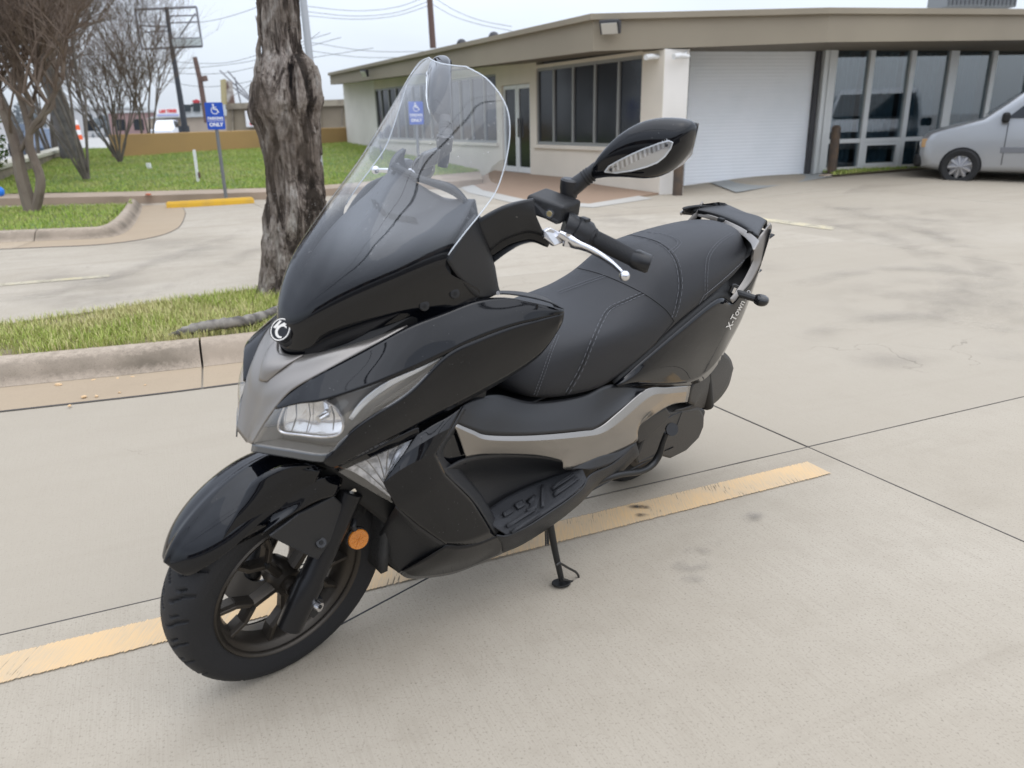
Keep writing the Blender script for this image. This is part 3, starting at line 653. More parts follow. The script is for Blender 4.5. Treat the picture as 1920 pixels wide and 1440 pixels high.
# corner pillar and roller-door bay
pw = .46
vs = [P0 + Vector((0, 0, -.1)), P0 + B_ * pw + Vector((0, 0, -.1)), P0 + B_ * pw + Vector((0, 0, 2.315)), P0 + Vector((0, 0, 2.315))]
BP.append(MB().prism(vs, -BN * 1.5).mk('pillar', M_white, smooth=False, bevel=.01))
dr0, dr1 = -.13, 2.66
slab_w(fq, dr0 - .4, dr0 + .06, -.1, 2.5, -.2, .06, 'door_jamb', mat('dark_jamb', (.06, .06, .065), .6))
slab_w(fq, dr1 - .02, dr1 + .07, -.1, 2.5, -.2, .02, 'door_jamb', MATS['dark_jamb'])
slab_w(fq, dr0, dr1, 2.385, 2.6, -.2, .0, 'lintel', MATS['dark_jamb'])
# roller curtain: interlocking slats
vs = []; fs = []; ns_ = 40
for i in range(ns_ * 4 + 1):
    z = -.02 + (2.385 + .02) * i / (ns_ * 4); o = .004 * abs(math.sin(math.pi * i / 4)) ** .7
    vs += [fq(dr0 + .06, z, -.06 + o), fq(dr1 - .02, z, -.06 + o)]
fs = [(2 * i, 2 * i + 1, 2 * i + 3, 2 * i + 2) for i in range(ns_ * 4)]
o = mk('roller_curtain', vs, fs, mat('white_roller_door', (.90, .93, .96), .5, var=(1.3, (.84, .88, .91), .45, .75)), smooth=False); o['kind'] = 'stuff'; BP.append(o)
slab_w(fq, dr1 + .09, dr1 + .2, -.1, 2.6, -.05, .10, 'door_guard', M_frame2)
# storefront
ts = [2.93, 3.83, 4.79, 5.78, 6.79, 7.8, 8.8, 9.8, 10.8, 11.8]
for i, t in enumerate(ts):
    wdt = .10 if i in (0, 3, 6) else .055
    slab_w(fq, t - wdt, t + wdt, .02, 2.62, -.02, .10, 'mullion', M_frame2, .004)
M_cur = mat('curtain_fabric', (.16, .21, .235), .9, var=(.9, (.10, .135, .15), .4, .7))
M_glass = clear('storefront_glass', (.66, .74, .78), .12, .02, graze=.6)
for i, (a, b) in enumerate(zip(ts[:-1], ts[1:])):
    wa = .10 if i in (0, 3, 6) else .055; wb = .10 if i + 1 in (0, 3, 6) else .055
    slab_w(fq, a + wa, b - wb, .70, .78, -.01, .08, 'transom', M_frame2)
    slab_w(fq, a + wa, b - wb, .10, .24, -.01, .08, 'window_sill', M_white)
    slab_w(fq, a + wa, b - wb, .785, 2.6, .03, .04, 'window_pane', M_glass)
    slab_w(fq, a + wa, b - wb, .245, .695, .03, .04, 'window_pane', M_glass)
    if i == 1:
        for (s0, s1, z0, z1) in ((a + wa, a + wa + .07, .245, .695), (b - wb - .07, b - wb, .245, .695), (a + wa + .07, b - wb - .07, .245, .30), (a + wa + .07, b - wb - .07, .64, .695)):
            slab_w(fq, s0, s1, z0, z1, .045, .085, 'window_frame', M_frame2)
    if i != 4:
        vs = []; fs = []; n = 90
        for k in range(n + 1):
            s = a + wa + (b - a - wa - wb) * k / n; o = -.22 + .035 * math.sin(s * 42 + 1.3 * math.sin(s * 7)) + .03 * mn.noise(Vector((s * 5, i, 0)))
            vs += [fq(s, .1, o), fq(s, 2.6, o)]
        fs = [(2 * k, 2 * k + 1, 2 * k + 3, 2 * k + 2) for k in range(n)]
        BP.append(mk('curtain', vs, fs, M_cur, smooth=True))
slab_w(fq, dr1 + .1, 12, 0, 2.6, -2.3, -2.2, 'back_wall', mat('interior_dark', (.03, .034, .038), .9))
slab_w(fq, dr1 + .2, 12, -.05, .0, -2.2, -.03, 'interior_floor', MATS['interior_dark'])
# roof: fascia follows the eave line, soffit and deck behind
cor = G(1112, 96, 2.3); cor_t = zat(1090, 28, cor)
fp = [G(620, 159, 2.55), G(915, 124, 2.38), cor, G(1550, 79, 2.37), G(1920, 75, 2.42)]
ft = [zat(614, 137, fp[0]), zat(912, 64, fp[1]), zat(1092, 27, cor), zat(1540, 16, fp[3]), zat(1925, 18, fp[4])]
fp[1] = fp[0].lerp(fp[2], .62); fp[1].z = 2.39; ft[1] = ft[0] * .38 + ft[2] * .62
ex = fp[4] + (fp[4] - fp[3]).normalized() * 6; fp.append(ex); ft.append(ft[4])
inner = [wq(sE, 2.8, -.2), wq(5.5, 2.6, -.3), P0 + Vector((.9, 1.4, 0)), fq(3.2, 2.6, -.3), fq(8.2, 2.6, -.3), fq(13.5, 2.6, -.3)]
vs = []; fs = []; k = len(fp)
for i, p in enumerate(fp):
    outw = Vector((0, 0, 0))
    vs += [Vector((p.x, p.y, p.z)), Vector((p.x, p.y, ft[i] - .09)), Vector((p.x, p.y, ft[i] - .09)) + Vector((-.05, -.08, 0)), Vector((p.x, p.y, ft[i])) + Vector((-.05, -.08, 0)), Vector((inner[i].x, inner[i].y, ft[i] + .0)), Vector((inner[i].x, inner[i].y, max(p.z + .04, 2.45)))]
for i in range(k - 1):
    for q in range(5): fs.append((i * 6 + q, i * 6 + q + 1, (i + 1) * 6 + q + 1, (i + 1) * 6 + q))
fs.append(tuple(range(6)))
BP.append(mk('fascia', vs, fs, M_fascia, smooth=False))
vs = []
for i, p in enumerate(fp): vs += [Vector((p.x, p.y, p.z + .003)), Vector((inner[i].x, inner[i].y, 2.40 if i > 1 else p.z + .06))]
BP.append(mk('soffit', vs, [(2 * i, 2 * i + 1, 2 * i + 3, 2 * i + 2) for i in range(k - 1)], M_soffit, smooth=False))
far_deck = [Vector((p.x, p.y, ft[i] - .05)) for i, p in enumerate(inner)] + [Vector((20, 32, 3.0)), Vector((4, 40, 3.1))]
BP.append(mk('roof_deck', [Vector((p.x, p.y, 2.85)) for p in far_deck], [tuple(range(len(far_deck)))], mat('roof_gravel', (.35, .34, .32), .9), smooth=False))
kids(bld, BP)
# fittings: each its own thing
M_dkmetal = mat('dark_metal', (.05, .05, .055), .5)
def wallpack(px, py, w, name, label, base):
    p = base.copy(); p.z = zat(px, py, base)
    e_ = empty(name, p, label, 'wall light'); n = Vector((-.35, -.93, 0)); t = Vector((.93, -.35, 0))
    M = Matrix((t, -n, Vector((0, 0, 1)))).transposed()
    a = MB().prism([p + n * .02 + t * -w / 2 + Vector((0, 0, .10)), p + n * .02 + t * -w / 2 + Vector((0, 0, -.09)), p + n * .10 + t * -w / 2 + Vector((0, 0, -.10)), p + n * .20 + t * -w / 2 + Vector((0, 0, .06)), p + n * .2 + t * -w / 2 + Vector((0, 0, .10))], t * w).mk('housing', M_dkmetal, smooth=False, bevel=.008)
    b = MB().prism([p + n * .105 + t * -w * .4 + Vector((0, 0, -.095)), p + n * .205 + t * -w * .4 + Vector((0, 0, .05)), p + n * .212 + t * -w * .4 + Vector((0, 0, .045)), p + n * .113 + t * -w * .4 + Vector((0, 0, -.10))], t * w * .8).mk('lens', mat('prismatic_glass', (.55, .53, .48), .3), smooth=False)
    kids(e_, [a, b])
wallpack(1150, 52, .32, 'wall_light', 'square dark floodlight mounted on the taupe roof edge above the windows', cor.lerp(fp[3], .09) + Vector((-.06, -.1, 0)))
fl = fp[0].lerp(fp[2], .28); wallpack(672, 138, .2, 'wall_light', 'small dark floodlight at the far left end of the taupe roof edge', fl + Vector((-.1, -.1, 0)))
def cctv(px, py, xy, label):
    p = xy.copy(); p.z = zat(px, py, xy); e_ = empty('security_camera', p, label, 'camera')
    a = MB().tube([p + Vector((.16, .1, -.01)), p, p + Vector((-.12, -.10, -.02))], [.035, .045, .045], 10).mk('housing', mat('white_plastic', (.7, .7, .68), .4)); b = MB().tube([p + Vector((.1, .08, 0)), p + Vector((.14, .2, .08))], .015, 6).mk('bracket', MATS['white_plastic']); kids(e_, [a, b])
cctv(1214, 106, P0 + WN * .14 + W_ * .15, 'white security camera left of the white pillar, under the eave')
cctv(1252, 105, P0 + B_ * .2 + BN * .15, 'white security camera on the front of the white pillar')
# roof unit and roof-top odds
_pb = P1 - BN * 4.5; _s, _z = VP(1820, 14, _pb, B_); p = _pb + B_ * _s; p.z = 0
e_ = empty('rooftop_unit', p + Vector((0, 0, 2.85)), 'grey louvred air conditioning unit on the roof above the storefront', 'air conditioner'); pt = []
for sx in (-.53, .53):
    c = p + B_ * sx + Vector((0, 0, _z + .50)); pt.append(MB().box(c, (.95, 1.0, 1.1)).mk('cabinet', mat('unit_grey', (.22, .23, .23), .6), smooth=False, bevel=.02))
    for k in range(9): pt.append(MB().box(c + Vector((-.42 + .105 * k, -.52, 0)), (.04, .04, 1.0)).mk('louvre', mat('louvre_grey', (.12, .125, .13), .5), smooth=False))
kids(e_, pt)
for px, py, s, lb_ in ((773, 90, .5, 'left'), (840, 78, .35, 'right')):
    q = fp[0].lerp(fp[2], .5 if lb_ == 'left' else .62) + Vector((1.2, 1.6, 0)); z = zat(px, py, q)
    e_ = empty('roof_vent', Vector((q.x, q.y, z - .5)), 'small dark roof vent, the %s one of two above the window band' % lb_, 'vent'); qq = Vector((q.x, q.y, z))
    kids(e_, [MB().tube([qq + Vector((0, 0, -.6)), qq], .05, 8).mk('pipe', M_dkmetal), MB().sphere(qq + Vector((-.02, 0, .08)), .14, 10).mk('cowl', M_dkmetal)])
# steel bollards either side of the roller door
M_boll = mat('rusty_brown_bollard', (.07, .055, .045), .7, var=(6., (.12, .08, .05), .4, .7))
for nm_, px, py, zt, lab in (('bollard', 1557, 340, 235, 'tall brown steel bollard right of the roller door'), ('bollard', 1270, 364, 250, 'short dark bollard at the white pillar left of the roller door')):
    b0_ = G(px, py, .02); zt_ = zat(px + 8, zt, b0_)
    o = MB().tube([b0_ - Vector((0, 0, .1)), Vector((b0_.x, b0_.y, zt_ - .04)), Vector((b0_.x, b0_.y, zt_))], [.085, .085, .05], 16).mk('bollard', M_boll); T(o, lab, 'bollard')
bm = [G(1330, 349), G(1380, 366), G(1560, 345), G(1500, 332)]
struct(mk('door_ramp', [Vector((p.x, p.y, .02 + zg(p.x, p.y))) for p in bm], [(0, 1, 2, 3)], mat('grey_ramp', (.28, .29, .28), .8), smooth=False))
# verge with grass in front of the storefront
vp = [G(1562, 340, .05), G(1760, 322, .05), Vector((12, 18.2, .05)), fq(8, 0, .12), fq(2.95, 0, .12)]
struct(mk('verge', [Vector((p.x, p.y, .165)) for p in vp], [tuple(range(5))], MATS['soil_green'], smooth=False))
vb = [G(1545, 345), G(1762, 328), Vector((12.2, 18.0, 0))]
cbm = MB()
for a, b in zip(vb[:-1], vb[1:]):
    d = (b - a).normalized(); nr = Vector((-d.y, d.x, 0)) * .15; cbm.prism([Vector((a.x, a.y, -.05)), Vector((b.x, b.y, -.05)), Vector((b.x, b.y, .17)), Vector((a.x, a.y, .17))], nr)
struct(cbm.mk('verge_kerb', M_curb, smooth=False, bevel=.02))
T(blades(poly_sampler([Vector((p.x, p.y, 0)) for p in vp], .165), 2500, .06, .02, 'grass', M_gr2), None, None, kind='stuff')['label'] = 'narrow strip of grass below the storefront windows'
# ================================================================== DEAD TRUNK
def bark_mat():
    m, t, b = graph('weathered_bark'); lk = t.links.new
    co = t.nodes.new('ShaderNodeTexCoord'); mp = nn(t, 'ShaderNodeMapping'); mp.inputs['Scale'].default_value = (1, 1, .36); lk(co.outputs['Object'], mp.inputs[0])
    n1 = nn(t, 'ShaderNodeTexNoise', Scale=7., Detail=9., Roughness=.68, Distortion=.9); lk(mp.outputs[0], n1.inputs['Vector'])
    n2 = nn(t, 'ShaderNodeTexNoise', Scale=42., Detail=6., Roughness=.7); lk(mp.outputs[0], n2.inputs['Vector'])
    n3 = nn(t, 'ShaderNodeTexNoise', Scale=2.2, Detail=5.); lk(co.outputs['Object'], n3.inputs['Vector'])
    r = t.nodes.new('ShaderNodeValToRGB'); lk(n1.outputs['Fac'], r.inputs[0]); cr_ = r.color_ramp
    cr_.elements[0].position = .42; cr_.elements[0].color = (.010, .008, .008, 1); cr_.elements[1].position = .64; cr_.elements[1].color = (.60, .56, .51, 1)
    for p, c in ((.47, (.09, .072, .062)), (.51, (.28, .235, .20)), (.58, (.45, .40, .35))): e = cr_.elements.new(p); e.color = (*c, 1)
    mr = nn(t, 'ShaderNodeMapRange'); mr.inputs['From Min'].default_value = .42; mr.inputs['From Max'].default_value = .68; lk(n2.outputs['Fac'], mr.inputs['Value'])
    mx = t.nodes.new('ShaderNodeMix'); mx.data_type = 'RGBA'; mx.blend_type = 'MULTIPLY'; lk(mr.outputs[0], mx.inputs['Factor']); lk(r.outputs[0], mx.inputs['A']); mx.inputs['B'].default_value = (.38, .35, .34, 1)
    m3_ = nn(t, 'ShaderNodeMapRange'); m3_.inputs['From Min'].default_value = .4; m3_.inputs['From Max'].default_value = .62; m3_.inputs['To Max'].default_value = .6; lk(n3.outputs['Fac'], m3_.inputs['Value'])
    my = t.nodes.new('ShaderNodeMix'); my.data_type = 'RGBA'; lk(m3_.outputs[0], my.inputs['Factor']); lk(mx.outputs['Result'], my.inputs['A']); my.inputs['B'].default_value = (.17, .135, .105, 1)
    # pale lichen flecks
    vo = nn(t, 'ShaderNodeTexVoronoi', Scale=55.); lk(co.outputs['Object'], vo.inputs['Vector'])
    n5 = nn(t, 'ShaderNodeTexNoise', Scale=5.); lk(co.outputs['Object'], n5.inputs['Vector'])
    a = nn(t, 'ShaderNodeMapRange'); a.inputs['From Min'].default_value = .10; a.inputs['From Max'].default_value = .2; a.inputs['To Min'].default_value = .8; a.inputs['To Max'].default_value = 0; lk(vo.outputs['Distance'], a.inputs['Value'])
    c = nn(t, 'ShaderNodeMapRange'); c.inputs['From Min'].default_value = .5; c.inputs['From Max'].default_value = .62; lk(n5.outputs['Fac'], c.inputs['Value'])
    mu = t.nodes.new('ShaderNodeMath'); mu.operation = 'MULTIPLY'; lk(a.outputs[0], mu.inputs[0]); lk(c.outputs[0], mu.inputs[1])
    mz = t.nodes.new('ShaderNodeMix'); mz.data_type = 'RGBA'; lk(mu.outputs[0], mz.inputs['Factor']); lk(my.outputs['Result'], mz.inputs['A']); mz.inputs['B'].default_value = (.5, .48, .44, 1)
    lk(mz.outputs['Result'], b.inputs['Base Color']); b.inputs['Roughness'].default_value = .9; b.inputs['Specular IOR Level'].default_value = .2
    ad_ = t.nodes.new('ShaderNodeMath'); ad_.operation = 'ADD'; lk(n1.outputs['Fac'], ad_.inputs[0]); lk(n2.outputs['Fac'], ad_.inputs[1])
    bp = nn(t, 'ShaderNodeBump', Strength=1., Distance=.035); lk(ad_.outputs[0], bp.inputs['Height']); lk(bp.outputs[0], b.inputs['Normal'])
    return m
M_bark = bark_mat()
sil = [(-420, 478, 548), (-200, 484, 552), (0, 491, 559), (60, 493, 563), (96, 496, 569), (115, 491, 588), (135, 486, 597), (157, 479, 602), (190, 474, 606), (212, 471, 600), (250, 485, 599), (300, 497, 601), (340, 504, 604), (370, 503, 609), (400, 501, 610), (450, 498, 608), (500, 496, 606), (535, 492, 610), (552, 482, 618)]
TY = 5.62; rings = []
for y, xl, xr in sil:
    a = atY(xl, y, TY); b = atY(xr, y, TY); rings.append(((a + b) / 2, (b - a).length / 2))
zs = [r[0].z for r in rings]; H = 260; NA = 120; vs = []
base_z = .08; cc = crom([Vector((r[0].x, r[0].z, r[1])) for r in rings], H)
for i, q in enumerate(cc):
    z = q.y; r0 = q.z * .97
    for k in range(NA):
        an = 2 * math.pi * k / NA; d = Vector((math.cos(an), math.sin(an), 0))
        p = Vector((d.x * 1.0, d.y * 1.0, z))
        rid = 1 - abs(mn.noise(Vector((d.x * 2.6, d.y * 2.6, z * 1.1 + .6 * mn.noise(p * 1.3))))) * 2.2
        rid2 = 1 - abs(mn.noise(Vector((d.x * 7, d.y * 7, z * 2.0 + 5)))) * 2.2
        fl_ = max(0, .5 - z) * .10 * (1 + mn.noise(Vector((d.x * 2, d.y * 2, 9))))
        fine = mn.noise(Vector((d.x * 18, d.y * 18, z * 9)))
        strip = .018 if (mn.noise(Vector((d.x * 5, d.y * 5, z * .9 + 20))) > .18) else 0
        r = r0 * (1 + .07 * mn.noise(Vector((d.x * 1.2, d.y * 1.2, z * 1.5)))) - .013 * max(0, rid) ** 3 - .010 * max(0, rid2) ** 3 + .009 * fine + .012 * round(mn.noise(Vector((d.x * 6, d.y * 6, z * 3.2 + 40))) * 2.2) + fl_ + strip * .7
        vs.append((q.x + d.x * r, TY + d.y * r, z))
fs = [(i * NA + k, i * NA + (k + 1) % NA, (i + 1) * NA + (k + 1) % NA, (i + 1) * NA + k) for i in range(H) for k in range(NA)]
tr = empty('dead_tree', (cc[-1].x, TY, .1), 'thick dead tree trunk with split grey brown bark standing on the kerbed island', 'tree')
a = mk('trunk', vs, fs, M_bark, None, smooth=True, angle=180); tb = MB()
for k in range(5):
    an = rnd.uniform(0, 6.28); p = Vector((cc[0].x, TY, cc[0].y - .3)); pts = [p]
    for j in range(6): p = p + Vector((math.cos(an) * .3, math.sin(an) * .3, .55)) + Vector((rnd.uniform(-.1, .1), rnd.uniform(-.1, .1), 0)); pts.append(p)
    tb.tube(pts, [.12, .1, .08, .06, .045, .03, .015], 8)
b = tb.mk('limb', M_bark)
# slabs of loose bark and snapped twigs on the left edge
barks = []
for y, x0, wd in ((12, 489, 3), (52, 490, 3), (150, 484, 6), (112, 488, 6), (425, 499, 7), (470, 497, 8), (352, 506, 6)):
    p = atY(x0, y, TY - .02); pts = [p + Vector((.02, 0, .16)), p + Vector((-.006, 0, .06)), p + Vector((-.01, 0, -.04)), p + Vector((.02, .0, -.16))]
    barks.append(MB().tube(pts, [.008, .02, .022, .01], 6).mk('loose_bark', M_bark))
for y, x in ((45, 489), (20, 490)): p = atY(x, y, TY); barks.append(MB().tube([p + Vector((.03, 0, -.04)), p + Vector((-.02, 0, .0)), p + Vector((-.03, 0, .05))], [.007, .005, .002], 5).mk('snapped_twig', M_bark))
kids(tr, [a, b] + barks)
# gnarly root along the kerb
rp = [G(318, 629, .14), G(345, 621, .16), G(375, 614, .17), G(410, 608, .185), G(440, 604, .19), G(475, 598, .18), G(540, 575, .16), G(600, 550, .14)]
rr = crom(rp, 60); ra = [(.010 + .022 * min(1, i / 14)) * (1 + .35 * mn.noise(Vector((i * .4, 0, 0)))) for i in range(61)]
M_root = mat('grey_root', (.24, .22, .19), .9, bump=(70., 1., 5), var=(14., (.10, .09, .08), .42, .6))
o = MB().tube(rr, ra, 14).mk('tree_root', M_root); kids(tr, [o])

# ================================================================== BARE TREES
M_twig = mat('bare_twig_bark', (.115, .082, .06), .9, var=(5., (.17, .13, .10), .4, .65))
M_stem = mat('smooth_pale_bark', (.19, .155, .12), .85, var=(4., (.13, .10, .08), .4, .65))
M_darkstem = mat('dark_stem_bark', (.11, .095, .08), .85, var=(4., (.17, .15, .13), .4, .65))
def bare_tree(base, stems, height, spread, seed, label, mtrunk, r0=.07, levels=4, kids_n=(4, 4, 5, 4), lean=(0, 0), bush=False, twist=.25, name='bare_tree'):
    r = random.Random(seed); tk = MB(); cw = MB()
    def grow(p, d, L, rad, lev, mb):
        n = 4 if lev < 2 else 3; pts = [p]; rs = [rad]; dd = d.copy()
        for i in range(n):
            dd = (dd + Vector((r.uniform(-1, 1), r.uniform(-1, 1), r.uniform(-.3, .7))) * twist).normalized(); pts.append(pts[-1] + dd * L / n); rs.append(rad * (1 - .45 * (i + 1) / n) if lev < levels else rad * (1 - .7 * (i + 1) / n))
        (tk if lev == 0 else cw).tube(pts, rs, 8 if lev == 0 else (5 if lev < 3 else 3), caps=False)
        if lev >= levels: return
        for k in range(kids_n[lev]):
            f = r.uniform(.35, 1.0) if lev else r.uniform(.55, 1.0); j = min(int(f * n), n - 1); q = pts[j].lerp(pts[j + 1], f * n - j)
            ax = Vector((r.uniform(-1, 1), r.uniform(-1, 1), r.uniform(-.2, .5))).normalized(); nd = (dd + ax * spread * (1.1 if lev else .7)).normalized()
            grow(q, nd, L * r.uniform(.55, .8), max(rs[j] * .58, .0028), lev + 1, mb)
    for s in range(stems):
        a = 6.283 * s / stems + r.uniform(-.4, .4); t = spread * (.22 if not bush else .5) * r.uniform(.4, 1.3)
        d = Vector((math.cos(a) * t + lean[0], math.sin(a) * t + lean[1], 1)).normalized()
        grow(base + Vector((math.cos(a), math.sin(a), 0)) * r0 * 1.3, d, height * r.uniform(.36, .5), r0 * r.uniform(.65, 1.1), 0, tk)
    e_ = empty(name, base, label, 'tree' if not bush else 'shrub'); kids(e_, [tk.mk('trunk', mtrunk), cw.mk('crown', M_twig)])
    return e_
B1 = G(52, 396, .13); B2_ = G(162, 335, .25); B3_ = G(225, 303, .42)
# tree 1: V of two crooked pale stems, built to the stems seen
e_ = empty('bare_tree', B1, 'pale forked bare tree on the kerbed corner, nearest the left edge', 'tree'); Y1 = B1.y
def px_tube(mb, pts, Y, rad, n=8): mb.tube(crom([atY(x, y, Y + (q[0] if q else 0)) for x, y, *q in pts], 24), [rad[0] + (rad[1] - rad[0]) * i / 24 for i in range(25)], n)
tk = MB()
px_tube(tk, [(60, 398), (48, 360), (38, 320), (32, 285), (20, 245), (5, 205), (-10, 160)], Y1, (.105, .055))
px_tube(tk, [(65, 396), (72, 370), (76, 335), (64, 300), (55, 270), (55, 245), (48, 215), (38, 185), (22, 150)], Y1, (.075, .038))
px_tube(tk, [(55, 250), (64, 235), (78, 218), (90, 195), (104, 170)], Y1, (.055, .03)); px_tube(tk, [(34, 290), (45, 270), (62, 245), (80, 232), (86, 215)], Y1, (.04, .02))
px_tube(tk, [(76, 220), (95, 205), (102, 180), (118, 150)], Y1, (.03, .018)); px_tube(tk, [(50, 222), (58, 214), (62, 200), (56, 185), (44, 175)], Y1, (.035, .02))
cw = MB(); r = random.Random(5)
def twigs(mb, p, d, L, rad, lev, r, tw=.35):
    pts = [p]; dd = d.copy()
    for i in range(3): dd = (dd + Vector((r.uniform(-1, 1), r.uniform(-1, 1), r.uniform(-.3, .8))) * tw).normalized(); pts.append(pts[-1] + dd * L / 3)
    mb.tube(pts, [rad, rad * .8, rad * .6, rad * .4], 3 if lev else 4, caps=False)
    if lev < 3:
        for k in range(4): j = r.randint(1, 3); twigs(mb, pts[j], (dd + Vector((r.uniform(-1, 1), r.uniform(-1, 1), r.uniform(-.3, .6))) * .95).normalized(), L * r.uniform(.55, .85), max(rad * .55, .003), lev + 1, r, tw)
for (x, y) in ((-10, 165), (5, 205), (22, 150), (38, 188), (104, 170), (118, 150), (44, 175), (20, 248), (90, 195), (60, 200), (-30, 150), (-40, 100), (10, 120), (70, 160), (30, 110)):
    for k in range(3): twigs(cw, atY(x, y, Y1 + r.uniform(-.5, .5)), Vector((r.uniform(-.6, .6), r.uniform(-.5, .5), 1)).normalized(), r.uniform(.7, 1.1), .022, 0, r)
kids(e_, [tk.mk('trunk', M_stem), cw.mk('crown', M_twig)])
bare_tree(B2_, 9, 6.6, .62, 11, 'dark bare multi-stemmed tree in the middle of the lawn', M_darkstem, .036, 4, (6, 5, 5, 5))
bare_tree(B3_, 16, 4.2, .62, 23, 'low dense cluster of bare stems against the ochre wall', M_darkstem, .028, 3, (5, 5, 5), bush=True, name='bare_shrub')
bare_tree(Vector((-11.4, 15.6, .1)), 5, 8.5, .8, 31, 'tall bare tree at the far left behind the forked pale tree', M_darkstem, .06, 4, (6, 5, 5, 5))
bare_tree(Vector((-13.2, 22.5, .3)), 5, 8.5, .75, 47, 'tall bare tree left of the multi-stemmed tree, beside the stone wall', M_darkstem, .06, 4, (6, 5, 5, 5))
bare_tree(Vector((-12.3, 27.5, .2)), 5, 7.5, .6, 55, 'slender bare tree behind the ochre wall, nearest the empty sign frame', M_darkstem, .045, 4, (5, 5, 5, 4), twist=.2)
bare_tree(Vector((-15.5, 27.5, .2)), 5, 10.5, .7, 61, 'tallest bare tree behind the stone wall', M_darkstem, .08, 4, (6, 5, 5, 5))
# thick leaning trunk / pole beside the stone wall
Yq = 24.; o = MB().tube(crom([atY(137, 306, Yq), atY(128, 270, Yq), atY(118, 230, Yq), atY(104, 180, Yq), atY(90, 120, Yq), atY(72, 40, Yq), atY(60, -60, Yq)], 24), [.30 - .006 * i for i in range(25)], 14).mk('trunk', mat('grey_trunk', (.10, .095, .09), .9, var=(5., (.15, .14, .13), .4, .6)))
r = random.Random(9); cw = MB()
for y in range(-80, 150, 12):
    for k in range(3): twigs(cw, atY(80 + (y - 60) * .14, y, Yq), Vector((r.uniform(-1, 1), r.uniform(-1, 1), .7)).normalized(), r.uniform(1.0, 1.7), .035, 0, r)
e_ = empty('large_tree', atY(137, 306, Yq), 'large tree with thick straight grey trunk behind the end of the stone wall', 'tree'); kids(e_, [o, cw.mk('crown', M_twig)])
# evergreen shrub at the left edge
M_leaf = grass_mat('evergreen_leaf', (.03, .07, .015), (.07, .12, .025), (.16, .17, .04))
vs = []; fs = []; r = random.Random(4); sc_ = G(-25, 350, .13)
for _ in range(9000):
    u = Vector((r.gauss(0, 1), r.gauss(0, 1), r.gauss(0, 1))).normalized() * (r.random() ** .4)
    p = Vector((sc_.x - .35 + u.x * .95, sc_.y + u.y * .9, 1.45 + u.z * 1.35)); p += Vector((mn.noise(p * 1.7), 0, mn.noise(p * 1.9))) * .3
    if mn.noise(p * 2.6) < -.12 or p.z < .25: continue
    a = Vector((r.uniform(-1, 1), r.uniform(-1, 1), r.uniform(-1, 1))).normalized() * .055; b = a.cross(Vector((r.random(), r.random(), r.random()))).normalized() * .028; n = len(vs)
    vs += [p - a, p + b, p + a, p - b]; fs.append((n, n + 1, n + 2, n + 3))
lf = mk('foliage', vs, fs, M_leaf, None, smooth=False); st = MB().tube([sc_ + Vector((-.35, 0, 0)), sc_ + Vector((-.3, 0, 1.6))], [.06, .02], 8).mk('stem', M_darkstem)
e_ = empty('evergreen_shrub', sc_, 'leafy dark green evergreen shrub at the left edge of the lawn', 'shrub'); kids(e_, [lf, st])
o = MB().sphere(G(-1, 368, .13) + Vector((0, 0, .08)), .10, 14).mk('ball', mat('blue_plastic', (.02, .2, .75), .35)); T(o, 'bright blue ball in the grass at the left edge', 'ball')

